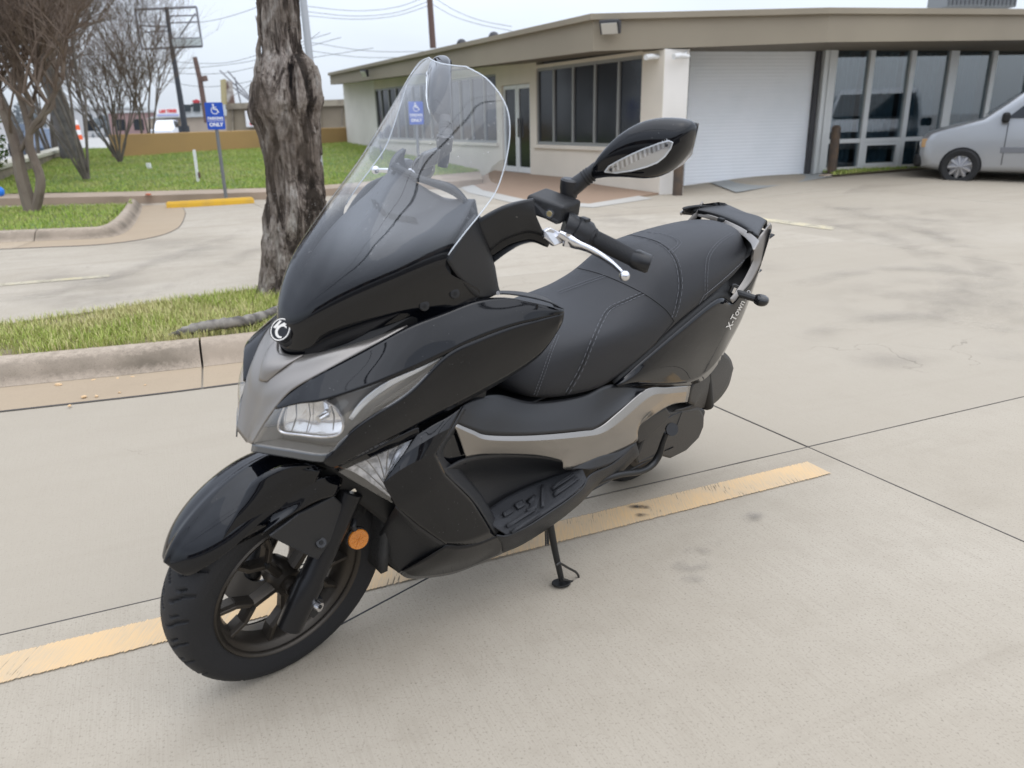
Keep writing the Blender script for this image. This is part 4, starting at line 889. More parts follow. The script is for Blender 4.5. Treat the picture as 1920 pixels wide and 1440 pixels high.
# ================================================================== SIGNS AND POSTS
def flat_text(body, size, O, ux, uy, n, m, name, parent_list, bold=0, off=.004, depth=.002):
    vs, fs = text_mesh(body, size, bold); vs = [O + ux * v.x + uy * v.y + n * off for v in vs]
    o = mk(name, vs, fs, m, None, smooth=False); parent_list.append(o); return o
M_blue = mat('sign_blue', (.01, .07, .42), .45); M_pole = mat('galvanised_post', (.17, .18, .19), .55, metal=.3); M_wh = mat('sign_white', (.78, .78, .78), .45)
def access_sign(base, top_px, width, label, sc_x=1.):
    """post with blue accessible parking sign facing the camera side of the lot"""
    e_ = empty('parking_sign', base, label, 'sign', 'blue accessible parking signs'); pt = []
    zt_ = zat(top_px[0], top_px[1], base)
    pt.append(MB().tube([base, Vector((base.x, base.y, zt_ - .02))], .03, 10).mk('post', M_pole))
    n = Vector((-base.x, -base.y, 0)).normalized(); n = (n + Vector((.12, 0, 0))).normalized(); ux = Vector((-n.y, n.x, 0)); ux = ux if ux.x > 0 else -ux; uy = Vector((0, 0, 1)); w, h = width, width * 1.5
    c = Vector((base.x, base.y, zt_ - h / 2)) + n * .035
    def rrect(w, h, cx_, cy_, o_, rad=.02, k=5):
        pts = []
        for (sx, sy, a0_) in ((1, 1, 0), (-1, 1, 90), (-1, -1, 180), (1, -1, 270)):
            for i in range(k): a = R_(a0_ + 90 * i / (k - 1)); pts.append(c + ux * (cx_ + sx * (w / 2 - rad) + rad * math.cos(a)) + uy * (cy_ + sy * (h / 2 - rad) + rad * math.sin(a)) + n * o_)
        return pts
    pt.append(MB().prism(rrect(w, h, 0, 0, 0), n * .003).mk('panel', M_blue, smooth=False))
    # wheelchair symbol
    k = w / .30; S = MB(); P_ = lambda x, y: c + ux * (x * k) + uy * (.10 * k + y * k) + n * .006
    def bar(a, b, r): 
        d = (Vector(b) - Vector(a)).normalized(); q = Vector((-d.y, d.x)) * r; S.add([P_(a[0] + q.x, a[1] + q.y), P_(b[0] + q.x, b[1] + q.y), P_(b[0] - q.x, b[1] - q.y), P_(a[0] - q.x, a[1] - q.y)], [(0, 1, 2, 3)])
    ng = 20; S.add([P_(-.012 + .016 * math.cos(6.283 * i / 12), .085 + .016 * math.sin(6.283 * i / 12)) for i in range(12)], [tuple(range(12))])
    bar((-.012, .07), (-.005, .01), .009); bar((-.008, .045), (.035, .045), .007); bar((-.005, .01), (.045, .01), .009); bar((.042, .012), (.062, -.035), .009); bar((.06, -.037), (.078, -.03), .007)
    arc = [(R_(100 + 235 * i / ng)) for i in range(ng + 1)]
    for a, b in zip(arc[:-1], arc[1:]): S.add([P_(.004 + r_ * math.cos(t_), -.01 + r_ * math.sin(t_)) for r_, t_ in ((.05, a), (.062, a), (.062, b), (.05, b))], [(0, 1, 2, 3)])
    pt.append(S.mk('wheelchair_symbol', M_wh, smooth=False))
    flat_text('PARKING', .062 * k, c + uy * (-.04 * k), ux, uy, n, M_wh, 'lettering', pt, .002)
    bar_ = []; 
    flat_text('ONLY', .085 * k, c + uy * (-.145 * k), ux, uy, n, M_wh, 'lettering', pt, .003)
    pt.append(MB().prism([c + ux * x + uy * y + n * .0035 for x, y in ((-w * .46, -.078 * k), (w * .46, -.078 * k), (w * .46, -.084 * k), (-w * .46, -.084 * k))], n * .001).mk('rule', M_wh, smooth=False))
    kids(e_, pt)
access_sign(G(425, 379, .0), (404, 192), .29, 'blue accessible parking sign on a grey post behind the yellow wheel stop')
access_sign(Vector((G(787, 338, .13).x, G(787, 338, .13).y, .13)), (788, 190), .29, 'blue accessible parking sign seen through the windscreen')
# wheel stops
a, b = G(313, 391), G(477, 381); d = (b - a).normalized(); nr = Vector((-d.y, d.x, 0))
M_ystop = mat('yellow_stop_paint', (.62, .36, .02), .6, var=(5., (.52, .31, .04), .45, .7))
prof = [(-.075, 0), (-.065, .06), (-.045, .10), (.045, .10), (.065, .06), (.075, 0)]
vs = [a.lerp(b, f) + nr * (x + .07) + Vector((0, 0, z * (1 if .01 < f < .99 else .75))) for f in (0, .02, .98, 1) for x, z in prof]
fs = [(i * 6 + k, i * 6 + k + 1, (i + 1) * 6 + k + 1, (i + 1) * 6 + k) for i in range(3) for k in range(5)] + [tuple(range(6)), tuple(range(23, 17, -1))]
T(mk('wheel_stop', vs, fs, M_ystop, None, smooth=False), 'yellow painted concrete wheel stop at the foot of the parking sign', 'wheel stop')
# markers on the lawn
def post(name, pa, pb, Y, w, m, label, cat):
    o = MB().prism([atY(*pa, Y) + Vector((-w / 2, 0, 0)), atY(*pa, Y) + Vector((w / 2, 0, 0)), atY(*pb, Y) + Vector((w / 2, 0, 0)), atY(*pb, Y) + Vector((-w / 2, 0, 0))], Vector((0, w, 0))).mk(name, m, smooth=False, bevel=.006); return T(o, label, cat)
post('marker_post', (371, 342), (363, 281), 16.6, .05, M_wh, 'thin leaning white marker post on the lawn left of the parking sign', 'post')
post('marker_stub', (374, 334), (372, 323), 16.55, .04, mat('brown_stub', (.12, .07, .05), .8), 'short dark stub beside the white marker post', 'post')
post('utility_marker', (279, 317), (276, 306), 20., .09, M_wh, 'small white utility marker standing on the lawn', 'marker')
o = MB().prism([G(272, 366, .14), G(281, 366, .14), G(281, 364, .2), G(273, 363.5, .2)], Vector((0, .06, 0))).mk('marker_flag', mat('orange_flag', (.7, .13, .03), .7), smooth=False); T(o, 'small orange marker lying in the grass', 'marker')
o = post('lawn_pipe', (716, 300), (713, 272), 22., .05, M_pole, 'short grey pipe standing in the grass by the window band', 'pipe')

# ================================================================== POLES AND WIRES
M_steel = mat('painted_steel', (.045, .05, .06), .5); M_wood = mat('pole_wood', (.13, .085, .07), .9); M_wire = mat('wire', (.03, .03, .035), .6); M_frm = mat('sign_frame_steel', (.20, .20, .22), .55)
e_ = empty('sign_frame', atY(350, 258, 34), 'tall dark steel pole carrying an empty rectangular sign frame', 'sign frame'); pt = []
Yb = 34.
def pxt(pts, Y, r, n=6): return MB().tube([atY(x, y, Y) for x, y in pts], r, n)
pt.append(pxt([(312, 14), (322, 88), (337, 178), (350, 262)], Yb, [.075, .09, .11, .13], 12).mk('pole', M_steel)); pt.append(pxt([(344, 236), (346, 250)], Yb, .22, 12).mk('collar', M_steel))
c4 = [(253, 18), (368, 13), (379, 87), (266, 92)]
for i in range(4): pt.append(pxt([c4[i], c4[(i + 1) % 4]], Yb, .045).mk('frame_bar', M_frm))
for a, b in (((257, 48), (314, 50)), ((262, 61), (317, 58)), ((313, 30), (368, 29)), ((320, 43), (372, 41)), ((262, 50), (305, 80)), ((292, 88), (322, 30)), ((335, 72), (366, 25)), ((322, 72), (377, 71)), ((322, 80), (378, 79))): pt.append(pxt([a, b], Yb, .028).mk('brace', M_frm))
pn = MB().add([atY(x, y, Yb - .1) for x, y in ((323, 73), (376, 72), (378, 85), (325, 87))], [(0, 1, 2, 3)]).mk('panel', mat('frosted_panel', (.55, .60, .60), .7), smooth=False, thick=.03); pt.append(pn); kids(e_, pt)
def upole(pts, Y, r, label, m=M_wood, arms=()):
    e_ = empty('utility_pole', atY(*pts[-1], Y), label, 'utility pole'); pt = [pxt(pts, Y, r, 10).mk('pole', m)]
    for a, b, rr_ in arms: pt.append(pxt([a, b], Y, rr_).mk('crossarm', m))
    kids(e_, pt)
upole([(365, 107), (375, 150), (388, 230)], 60, [.16, .18, .2], 'wooden utility pole just right of the empty sign frame', arms=(((381, 143), (384, 152), .28),))
upole([(803, -40), (812, 90)], 40, [.13, .15], 'slender brown utility pole rising behind the roof edge')
upole([(565, -30), (573, 40), (580, 105), (600, 325)], 15, [.062, .064, .066, .07], 'pale grey metal pole behind the dead tree', mat('pale_galvanised', (.40, .42, .44), .5, metal=.3))
def wire(pts, Y0, Y1, r, label, n=40):
    k = len(pts); P = [atY(x, y, Y0 + (Y1 - Y0) * i / (k - 1)) for i, (x, y) in enumerate(pts)]
    o = MB().tube(crom(P, n), r, 5).mk('power_line', M_wire); T(o, label, 'wire', 'overhead wires')
for i, (pts, lab) in enumerate([([(-60, -60), (180, 28), (320, 42), (400, 38), (490, 10), (560, -30)], 'overhead wire crossing the empty sign frame'),
    ([(240, 105), (330, 116), (420, 118), (500, 98), (620, 62)], 'upper of the wires sagging behind the sign frame pole'), ([(240, 122), (330, 128), (420, 122), (500, 108), (640, 70)], 'second wire down behind the sign frame pole'),
    ([(240, 133), (340, 138), (420, 137), (500, 122), (700, 90)], 'third wire down behind the sign frame pole'), ([(240, 125), (300, 148), (370, 162), (440, 158), (520, 140)], 'lowest thick wire sagging across the far pole'),
    ([(420, 190), (460, 165), (520, 120), (600, 60)], 'steep wire rising to the dead trunk'), ([(560, 10), (660, 20), (740, 14), (805, -8)], 'uppermost wire between grey pole and brown pole'), ([(560, 20), (660, 30), (740, 24), (805, 2)], 'second wire between grey pole and brown pole'),
    ([(560, 28), (660, 36), (740, 30), (806, 10)], 'third wire between grey pole and brown pole'), ([(575, 78), (660, 92), (720, 97), (800, 96)], 'upper of the low wires above the roof end'), ([(575, 94), (660, 106), (740, 108), (800, 104)], 'lower of the low wires above the roof end'),
    ([(806, -10), (850, 18), (900, 38), (960, 50)], 'wire descending from the brown pole behind the roof, upper'), ([(806, 5), (850, 30), (900, 46), (960, 58)], 'wire descending from the brown pole behind the roof, lower')]):
    wire(pts, 46, 44, .012, lab)
# street wires passing over the lot behind the photographer (seen only as reflections in the paint)
for k, (h, yy) in enumerate(((7.2, -5.0), (7.8, -5.6), (8.6, -6.4), (6.4, -4.2), (9.4, -5.2))):
    P = [Vector((-26, yy - 6, h + 1.6)), Vector((-12, yy - 2.5, h + .3)), Vector((2, yy, h)), Vector((16, yy + 3, h + .5)), Vector((30, yy + 7, h + 2))]
    T(MB().tube(crom(P, 40), .03, 5).mk('power_line', M_wire), ['street wire behind the photographer, second lowest', 'street wire behind the photographer, middle one', 'street wire behind the photographer, second highest', 'lowest street wire behind the photographer', 'highest street wire behind the photographer'][k], 'wire', 'overhead wires')
bb = empty('brick_shop', (6, -34, 0), 'long low building across the lot, reflected in the paintwork', 'building')
kids(bb, [MB().box((6, -36, 2.2), (70, 8, 4.6)).mk('wall', mat('tan_brick', (.22, .16, .12), .9), smooth=False), MB().box((6, -36, 4.6), (71, 8.6, .4)).mk('roof', mat('dark_roof', (.08, .08, .085), .9), smooth=False)] + [MB().box((-24 + 6 * i, -31.96, 1.8), (3.2, .06, 2.4)).mk('window', M_tint, smooth=False) for i in range(11)])

# ================================================================== FAR BUILDINGS
M_tan = mat('tan_stucco', (.42, .35, .28), .9, var=(.5, (.36, .30, .24), .4, .65)); M_roofw = mat('pale_metal_roof', (.48, .50, .50), .6); M_tan2 = mat('stained_tan_wall', (.28, .235, .17), .9, var=(.6, (.20, .165, .12), .35, .7))
def pquad(mb, pts, Y, dep): return mb.prism([atY(x, y, Y) for x, y in pts], Vector((0, dep, 0)))
Yt = 76.
e_ = empty('tyre_shop', atY(350, 262, Yt), 'low tan tyre shop with pale roof band and roof sign beyond the ochre wall', 'building')
pt = [pquad(MB(), [(276, 300), (425, 300), (425, 216), (276, 222)], Yt, 14).mk('wall', M_tan, smooth=False), pquad(MB(), [(274, 223), (428, 217), (428, 196), (380, 196), (290, 217)], Yt - .3, 14).mk('roof', M_roofw, smooth=False)]
for x0, x1 in ((341, 356), (362, 374)): pt.append(pquad(MB(), [(x0, 209), (x1, 209), (x1, 196 if x0 < 350 else 193), (x0, 196 if x0 < 350 else 193)], Yt - .5, 1.2).mk('roof_unit', mat('dark_unit', (.03, .04, .045), .6), smooth=False))
pt.append(pquad(MB(), [(362, 193), (372, 193), (374, 189), (367, 186), (360, 189)], Yt - .5, .3).mk('roof_emblem', mat('dull_red', (.45, .05, .06), .6), smooth=False)); kids(e_, pt)
def board(pts, Y, name, label, texts, mbase=None):
    q = [atY(x, y, Y) for x, y in pts]; e_ = empty(name, q[0], label, 'sign'); pt = [MB().prism(q, Vector((0, .15, 0))).mk('panel', mbase or M_wh, smooth=False)]
    ux = (q[1] - q[0]).normalized(); uy = (q[3] - q[0]).normalized(); n = Vector((0, -1, 0)); W0, H0 = (q[1] - q[0]).length, (q[3] - q[0]).length
    for kind, a, m in texts:
        if kind == 't': body, sz, cx_, cy_ = a; flat_text(body, sz * H0, q[0] + ux * W0 * cx_ + uy * H0 * cy_, ux, uy, n, m, 'lettering', pt, .02, off=.05)
        else: x0, y0, x1, y1 = a; pt.append(MB().prism([q[0] + ux * W0 * x + uy * H0 * y + n * .03 for x, y in ((x0, y0), (x1, y0), (x1, y1), (x0, y1))], n * .01).mk('colour_band', m, smooth=False))
    kids(e_, pt)
M_redp = mat('sign_red', (.65, .03, .03), .5); M_navy = mat('sign_navy', (.02, .04, .22), .5); M_lav = mat('sign_lavender', (.35, .38, .65), .5)
board([(293, 219), (338, 218), (336, 202), (292, 203)], Yt - 1.0, 'roof_sign', 'white roof sign with red letters on the tyre shop', [('t', ('L&S TIRES', .5, .5, .62), M_redp), ('b', (.05, .08, .95, .26), M_lav)])
board([(294, 246), (334, 245), (332, 225), (293, 226)], Yt - .4, 'wall_sign', 'blue and white banner on the tan tyre shop wall', [('b', (.02, .56, .98, .98), M_lav), ('b', (.02, .60, .2, .78), M_navy), ('b', (.8, .60, .98, .78), M_navy), ('b', (.03, .08, .97, .2), M_lav), ('b', (.03, .44, .97, .52), M_navy)])
Yr = 44.
e_ = empty('tan_building', atY(520, 262, Yr), 'long stained tan flat-roofed building beyond the ochre wall, behind the dead tree', 'building')
pt = [pquad(MB(), [(425, 300), (700, 300), (700, 186), (425, 196)], Yr, 10).mk('wall', M_tan2, smooth=False), pquad(MB(), [(423, 205), (702, 196), (702, 184), (423, 194)], Yr - .25, 10).mk('parapet', mat('stained_parapet', (.33, .29, .22), .9, var=(1.5, (.2, .17, .13), .4, .6)), smooth=False)]
for x in (436, 520, 600, 641): pt.append(pquad(MB(), [(x, 300), (x + 2.5, 300), (x + 1, 203), (x - 1.5, 203)], Yr - .12, .2).mk('pilaster', MATS['stained_parapet'], smooth=False))
kids(e_, pt)
board([(462, 238), (479, 238), (476, 207), (459, 208)], Yr - .3, 'poster', 'white poster with a red mark on the tan wall', [('b', (.45, .12, .95, .3), M_redp)])
e_ = empty('billboard_stub', atY(418, 196, 45), 'weathered leaning billboard edge with loose struts above the tan building', 'billboard'); pt = [pquad(MB(), [(415, 196), (422, 196), (420, 148), (413, 150)], 43.5, .3).mk('edge_post', mat('ochre_board', (.42, .36, .2), .8), smooth=False),
    pquad(MB(), [(423, 196), (440, 196), (434, 152), (422, 150)], 44, .1).mk('board', mat('peeled_board', (.6, .58, .55), .8, var=(2., (.18, .12, .1), .4, .55)), smooth=False)]
for a, b in (((412, 132), (475, 192)), ((427, 133), (475, 190)), ((440, 145), (452, 196)), ((420, 150), (470, 190))): pt.append(pxt([a, b], 44.5, .04).mk('strut', M_frm))
kids(e_, pt)
# skyline of distant trees and low roofs beyond the road
r = random.Random(12)
def tree_line(x0, x1, Y, hmax, label, seed):
    vs = []; fs = []; r = random.Random(seed)
    for _ in range(5000):
        x = r.uniform(x0, x1); hh = hmax * (.55 + .45 * mn.noise(Vector((x * .12, Y, 0)))) ; z = r.random() ** .8 * hh; y = Y + r.uniform(-3, 3); s = .5
        a = Vector((r.uniform(-1, 1), r.uniform(-.4, .4), r.uniform(-1, 1))).normalized() * s; b = a.cross(Vector((0, 1, 0))).normalized() * s * .5; p = Vector((x, y, z)); n = len(vs)
        vs += [p - a, p + b, p + a, p - b]; fs.append((n, n + 1, n + 2, n + 3))
    o = mk('tree_line', vs, fs, mat('hazy_far_foliage', (.16, .18, .19), .9), None, smooth=False); o['kind'] = 'stuff'; o['label'] = label
tree_line(-150, -62, 150, 7, 'hazy line of far trees beyond the road', 1); tree_line(-60, 60, 120, 5, 'far trees behind the shops', 2)
M_far = mat('far_wall_grey', (.30, .31, .33), .9); M_far2 = mat('far_wall_pale', (.5, .5, .5), .9)
for k, (x, Y, w, h, m, lab) in enumerate([(-98, 118, 20, 4.2, M_far, 'grey low building far down the road, left'), (-70, 100, 14, 3.4, M_far2, 'pale low building far down the road, right'), (-64, 128, 12, 4., M_far2, 'pale shop front behind the bare tree cluster'), (-52, 120, 9, 3.2, mat('far_brick', (.3, .2, .19), .9), 'reddish shop behind the bare shrub')]):
    e_ = empty('far_building', (x, Y, 0), lab, 'building'); kids(e_, [MB().box((x, Y, h / 2), (w, 8, h)).mk('wall', m, smooth=False), MB().box((x, Y, h + .15), (w + .6, 8.6, .3)).mk('roof', M_roofw, smooth=False)] + [MB().box((x - w / 2 + 1.5 + 2.6 * i, Y - 4.02, 1.6), (1.4, .05, 1.5)).mk('window', M_tint, smooth=False) for i in range(int(w / 2.8))])

# ================================================================== VEHICLES
M_tireb = mat('car_tyre', (.02, .02, .02), .8); M_hub = mat('hubcap', (.42, .42, .43), .3, metal=.8)
def vehicle(name, loc, rz, prof, glass_z, width, wheels, mbody, label, cat, glass, wr=.33, detail=False, inset=.14):
    """prof: closed side outline (x from nose to tail, z); body is lofted across the width with tumblehome above glass_z"""
    e_ = empty(name, loc, label, cat, rz=rz); Mx = Matrix.Translation(loc) @ Matrix.Rotation(rz, 4, 'Z'); pt = []
    zmax = max(z for x, z in prof); hw = width / 2; ys = [(-1, .80), (-.992, .90), (-.97, .95), (-.93, .99), (-.86, 1), (-.5, 1), (0, 1), (.5, 1), (.86, 1), (.93, .99), (.97, .95), (.992, .90), (1, .80)]; vs = []
    def sec(x, z, y):
        y, scl = y
        tz = max(0, (z - glass_z) / (zmax - glass_z)); k = abs(y); w_ = hw - inset * tz; edge = 1 if k < .95 else .985
        cx_ = sum(p[0] for p in prof) / len(prof); cz = .75
        xx = cx_ + (x - cx_) * (1 - (1 - scl) * .45); zz = cz + (z - cz) * scl
        bow = .06 * k * k * (1 if x < cx_ else -1) if abs(x - cx_) > 1.6 else 0
        return Mx @ Vector((xx + bow, y * w_, zz))
    n = len(prof)
    for y in ys: vs += [sec(x, z, y) for x, z in prof]
    fs = [(i * n + k, i * n + (k + 1) % n, (i + 1) * n + (k + 1) % n, (i + 1) * n + k) for i in range(len(ys) - 1) for k in range(n)] + [tuple(range(n))[::-1], tuple((len(ys) - 1) * n + k for k in range(n))]
    pt.append(mk('body', vs, fs, mbody, None, smooth=True, angle=30))
    for g in glass:
        for s in (-1, 1):
            ps = []
            for x, z in g:
                tz = max(0, (z - glass_z) / (zmax - glass_z)); ps.append(Mx @ Vector((x, s * (hw - inset * tz + .004), z)))
            pt.append(MB().prism(ps, (Mx.to_3x3() @ Vector((0, s * .006, 0)))).mk('window', M_tint, smooth=False))
    for x in wheels:
        for s in (-1, 1):
            c = lambda y: Mx @ Vector((x, s * y, wr))
            t_ = MB(); ring = [(.0, .62), (.03, .66), (.05, .9), (.03, 1.), (-.15, 1.), (-.17, .9), (-.17, .5)]; nseg = 28; v_s = []
            for k in range(nseg):
                a = 6.283 * k / nseg
                for (yy, rr_) in ring: v_s.append(Mx @ Vector((x + math.cos(a) * wr * rr_, s * (hw + .03 + yy), wr + math.sin(a) * wr * rr_)))
            q = len(ring); t_.add(v_s, [(k * q + j, ((k + 1) % nseg) * q + j, ((k + 1) % nseg) * q + j + 1, k * q + j + 1) for k in range(nseg) for j in range(q - 1)])
            w_ = t_.mk('wheel', M_tireb); hv = [Mx @ Vector((x, s * (hw + .05), wr))]; 
            for k in range(27):
                a = 6.283 * k / 27; f = .62 if k % 3 else .5; hv.append(Mx @ Vector((x + math.cos(a) * wr * f, s * (hw + (.035 if k % 3 else .0)), wr + math.sin(a) * wr * f)))
            h_ = mk('hubcap', hv, [(0, k + 1, (k + 1) % 27 + 1) for k in range(27)], M_hub, None, smooth=False); h_.parent = w_; pt.append(w_)
            arch = MB(); av = []
            for k in range(17):
                a = R_(-12 + 204 * k / 16); av += [Mx @ Vector((x + math.cos(a) * wr * f, s * (hw + .004), wr + math.sin(a) * wr * f)) for f in (1.0, 1.09)]
            arch.add(av, [(2 * k, 2 * k + 1, 2 * k + 3, 2 * k + 2) for k in range(16)]); pt.append(arch.mk('wheel_arch', M_deep, smooth=False))
    return e_, Mx, pt
M_vsilver = mat('silver_car_paint', (.36, .37, .38), .28, metal=.6, coat=.6); M_grey_trim = mat('grey_trim', (.16, .165, .175), .55)
vloc = G(1794, 346); vloc = Vector((vloc.x, vloc.y, 0)); vrz = R_(-31)
vo_ = Vector((math.cos(vrz), math.sin(vrz), 0)); vside = Vector((-vo_.y, vo_.x, 0))
vloc = vloc - vo_ * .72 + vside * .98
vp_ = [(.02, .30), (-.03, .50), (-.02, .74), (.05, .88), (.30, .98), (.95, 1.13), (1.30, 1.40), (1.65, 1.66), (2.05, 1.78), (3.4, 1.82), (4.5, 1.76), (4.78, 1.15), (4.86, .85), (4.85, .35), (4.3, .22), (.5, .22)]
e_, Mx, pt = vehicle('minivan', vloc, vrz, vp_, 1.10, 1.95, (.72, 3.8), M_vsilver, 'silver minivan parked in front of the storefront windows, cut by the right edge', 'minivan', [[(1.32, 1.13), (2.38, 1.13), (2.40, 1.64), (1.86, 1.64)], [(2.5, 1.13), (3.4, 1.13), (3.4, 1.66), (2.5, 1.66)], [(3.5, 1.13), (4.55, 1.13), (4.4, 1.64), (3.5, 1.66)]], wr=.31)
def vbox(name, c, d, m, bev=.02): o = MB().box((0, 0, 0), d).mk(name, m, smooth=False, bevel=bev); o.matrix_world = Mx @ Matrix.Translation(Vector(c)); o.data.transform(o.matrix_world); o.matrix_world = Matrix(); pt.append(o); return o
vbox('bumper', (.12, 0, .42), (.34, 1.86, .24), M_deep, .06); vbox('mirror', (1.30, -1.08, 1.14), (.12, .22, .17), M_deep, .04); vbox('mirror', (1.38, 1.08, 1.05), (.12, .22, .17), M_deep, .04)
vbox('marker_lamp', (.10, -.93, .72), (.10, .06, .15), mat('amber_lamp', (.42, .26, .12), .3), .01); vbox('headlamp', (.10, -.70, .70), (.18, .36, .15), M_chrome, .03); vbox('headlamp', (.10, .70, .70), (.18, .36, .15), M_chrome, .03)
for x in (2.38,): vbox('door_handle', (x - .14, -.985, .88), (.2, .03, .06), M_deep, .01)
vbox('side_moulding', (2.45, -.975, .60), (2.3, .02, .10), M_grey_trim, .008); vbox('door_seam', (2.45, -.978, .7), (.012, .006, .8), M_deep, 0); vbox('door_seam', (1.35, -.978, .7), (.012, .006, .7), M_deep, 0)
ws = [Vector((1.0, y, 1.17)) for y in (-.82, .82)] + [Vector((1.62, y, 1.635)) for y in (.74, -.74)]
pt.append(MB().prism([Mx @ (v + Vector((-.015, 0, .015))) for v in ws], Mx.to_3x3() @ Vector((-.008, 0, .008))).mk('windscreen', M_tint, smooth=False)); kids(e_, pt)
car_p = [(.0, .35), (.0, .62), (.2, .75), (1.1, .88), (1.75, 1.32), (3.0, 1.36), (3.8, .95), (4.3, .9), (4.35, .4), (4.0, .22), (.3, .22)]
suv_p = [(.0, .35), (.0, .75), (.2, .9), (1.1, 1.0), (1.6, 1.6), (3.9, 1.62), (4.4, 1.05), (4.45, .4), (4.0, .25), (.3, .25)]
pk_p = [(.0, .45), (.0, .95), (.2, 1.05), (1.3, 1.15), (1.9, 1.8), (3.2, 1.8), (3.4, 1.2), (5.3, 1.15), (5.35, .5), (5.0, .4), (.3, .4)]
def small(px, py, rz, prof, m, label, nm='parked_car', cat='car', Yf=None, z=0):
    p = G(px, py) if Yf is None else atY(px, py, Yf); p = Vector((p.x, p.y, z)); zz = 1.0 if prof is not pk_p else 1.2
    gl = [[(1.3, .92), (3.4, .92), (2.95, 1.30), (1.8, 1.28)]] if prof is car_p else ([[(1.35, 1.05), (4.1, 1.05), (3.85, 1.54), (1.7, 1.54)]] if prof is suv_p else [[(1.6, 1.2), (3.25, 1.2), (3.1, 1.72), (1.98, 1.72)]])
    e_, Mx_, pt_ = vehicle(nm, p, rz, prof, zz - .1, 1.8, (.85, 3.5), m, label, cat, gl, inset=.2)
    zt_ = max(z for x, z in prof); rear = [Vector((prof[-4][0] - .12 if prof is not pk_p else 3.36, s * (.68), zz + .04)) for s in (-1, 1)]
    gw = [Vector((4.18 if prof is suv_p else (3.62 if prof is car_p else 3.32), -.66, zz + .06)), Vector((4.18 if prof is suv_p else (3.62 if prof is car_p else 3.32), .66, zz + .06)), Vector((3.98 if prof is suv_p else (3.1 if prof is car_p else 3.24), .56, zt_ - .08)), Vector((3.98 if prof is suv_p else (3.1 if prof is car_p else 3.24), -.56, zt_ - .08))]
    pt_.append(MB().prism([Mx_ @ (v + Vector((.1, 0, .02))) for v in gw], Mx_.to_3x3() @ Vector((.02, 0, 0))).mk('rear_window', M_tint, smooth=False)); kids(e_, pt_)
small(58, 291, R_(118), suv_p, mat('dark_blue_paint', (.05, .07, .10), .35, metal=.3), 'dark sport utility vehicle on the road beyond the stone wall', z=-.04)
small(92, 306, R_(117), car_p, mat('slate_paint', (.08, .11, .16), .35, metal=.3), 'slate blue car on the road, half hidden by the grey tree trunk', z=-.04)
small(68, 272, R_(116), car_p, mat('charcoal_paint', (.04, .04, .045), .35), 'black car farthest down the road', z=-.04)
small(304, 262, R_(100), pk_p, mat('white_paint', (.72, .74, .77), .35), 'white pickup truck behind the ochre wall below the blue banner', 'pickup_truck', 'truck', Yf=68, z=.0)
# traffic drums near the road end
def drum(px, py, Y, h, label):
    p = atY(px, py, Y); e_ = empty('traffic_drum', p, label, 'traffic drum', 'orange and white traffic markers'); pt = []
    for k in range(4): pt.append(MB().tube([p + Vector((0, 0, h * k / 4)), p + Vector((0, 0, h * (k + .999) / 4))], [.30 - .02 * k, .28 - .02 * k], 14).mk('band', mat('drum_orange', (.8, .12, .03), .6) if k % 2 == 0 else M_wh))
    kids(e_, pt)
drum(130, 266, 46, 1.3, 'orange and white traffic drum right of the grey trunk'); drum(146, 262, 52, 1.2, 'orange and white traffic drum behind the lawn tree stems'); drum(97, 296, 40, .9, 'orange and white traffic drum beside the slate blue car')
e_ = empty('yellow_hoist', atY(104, 285, 48), 'small yellow machine on the road left of the grey trunk', 'machine'); M_yel = mat('machine_yellow', (.75, .55, .04), .5)
kids(e_, [pxt([(101, 282), (104, 268), (112, 262)], 48, .14).mk('arm', M_yel), pxt([(104, 268), (107, 279)], 48, .12).mk('stay', M_yel), MB().box(atY(104, 284, 48), (1., .8, .5)).mk('base', M_yel, smooth=False, bevel=.05)])
# crumbs and chips in the gutter
M_crumb = mat('pale_crumb', (.60, .42, .24), .9)
for k, (x, y, s) in enumerate([(110, 724, .016), (158, 746, .013), (181, 744, .009), (176, 714, .010), (221, 711, .009), (249, 708, .009), (131, 762, .009), (224, 737, .007), (272, 723, .006)]):
    p = G(x, y, .006); o = MB().sphere(p + Vector((0, 0, s * .5)), s, 8, (1.3, .8, .6), Matrix.Rotation(k * 1.3, 3, 'Z')).mk('crumb', M_crumb)
    for v in o.data.vertices: v.co += Vector((mn.noise(v.co * 90), mn.noise(v.co * 80 + Vector((3, 3, 3))), 0)) * s * .5
    T(o, ['largest orange-tan crumb in the gutter below the kerb', 'flat pale chip near the gutter edge, left of its pair', 'round pale crumb near the gutter edge, right of its pair', 'pale sliver nearest the kerb foot, left of three', 'pale sliver nearest the kerb foot, middle of three', 'pale crumb nearest the kerb foot, right of three', 'tan crumb lying just past the gutter seam on the slab', 'tiny flat crumb midway across the gutter', 'tiny crumb nearest the kerb joint'][k], 'debris', 'crumbs scattered in the gutter')
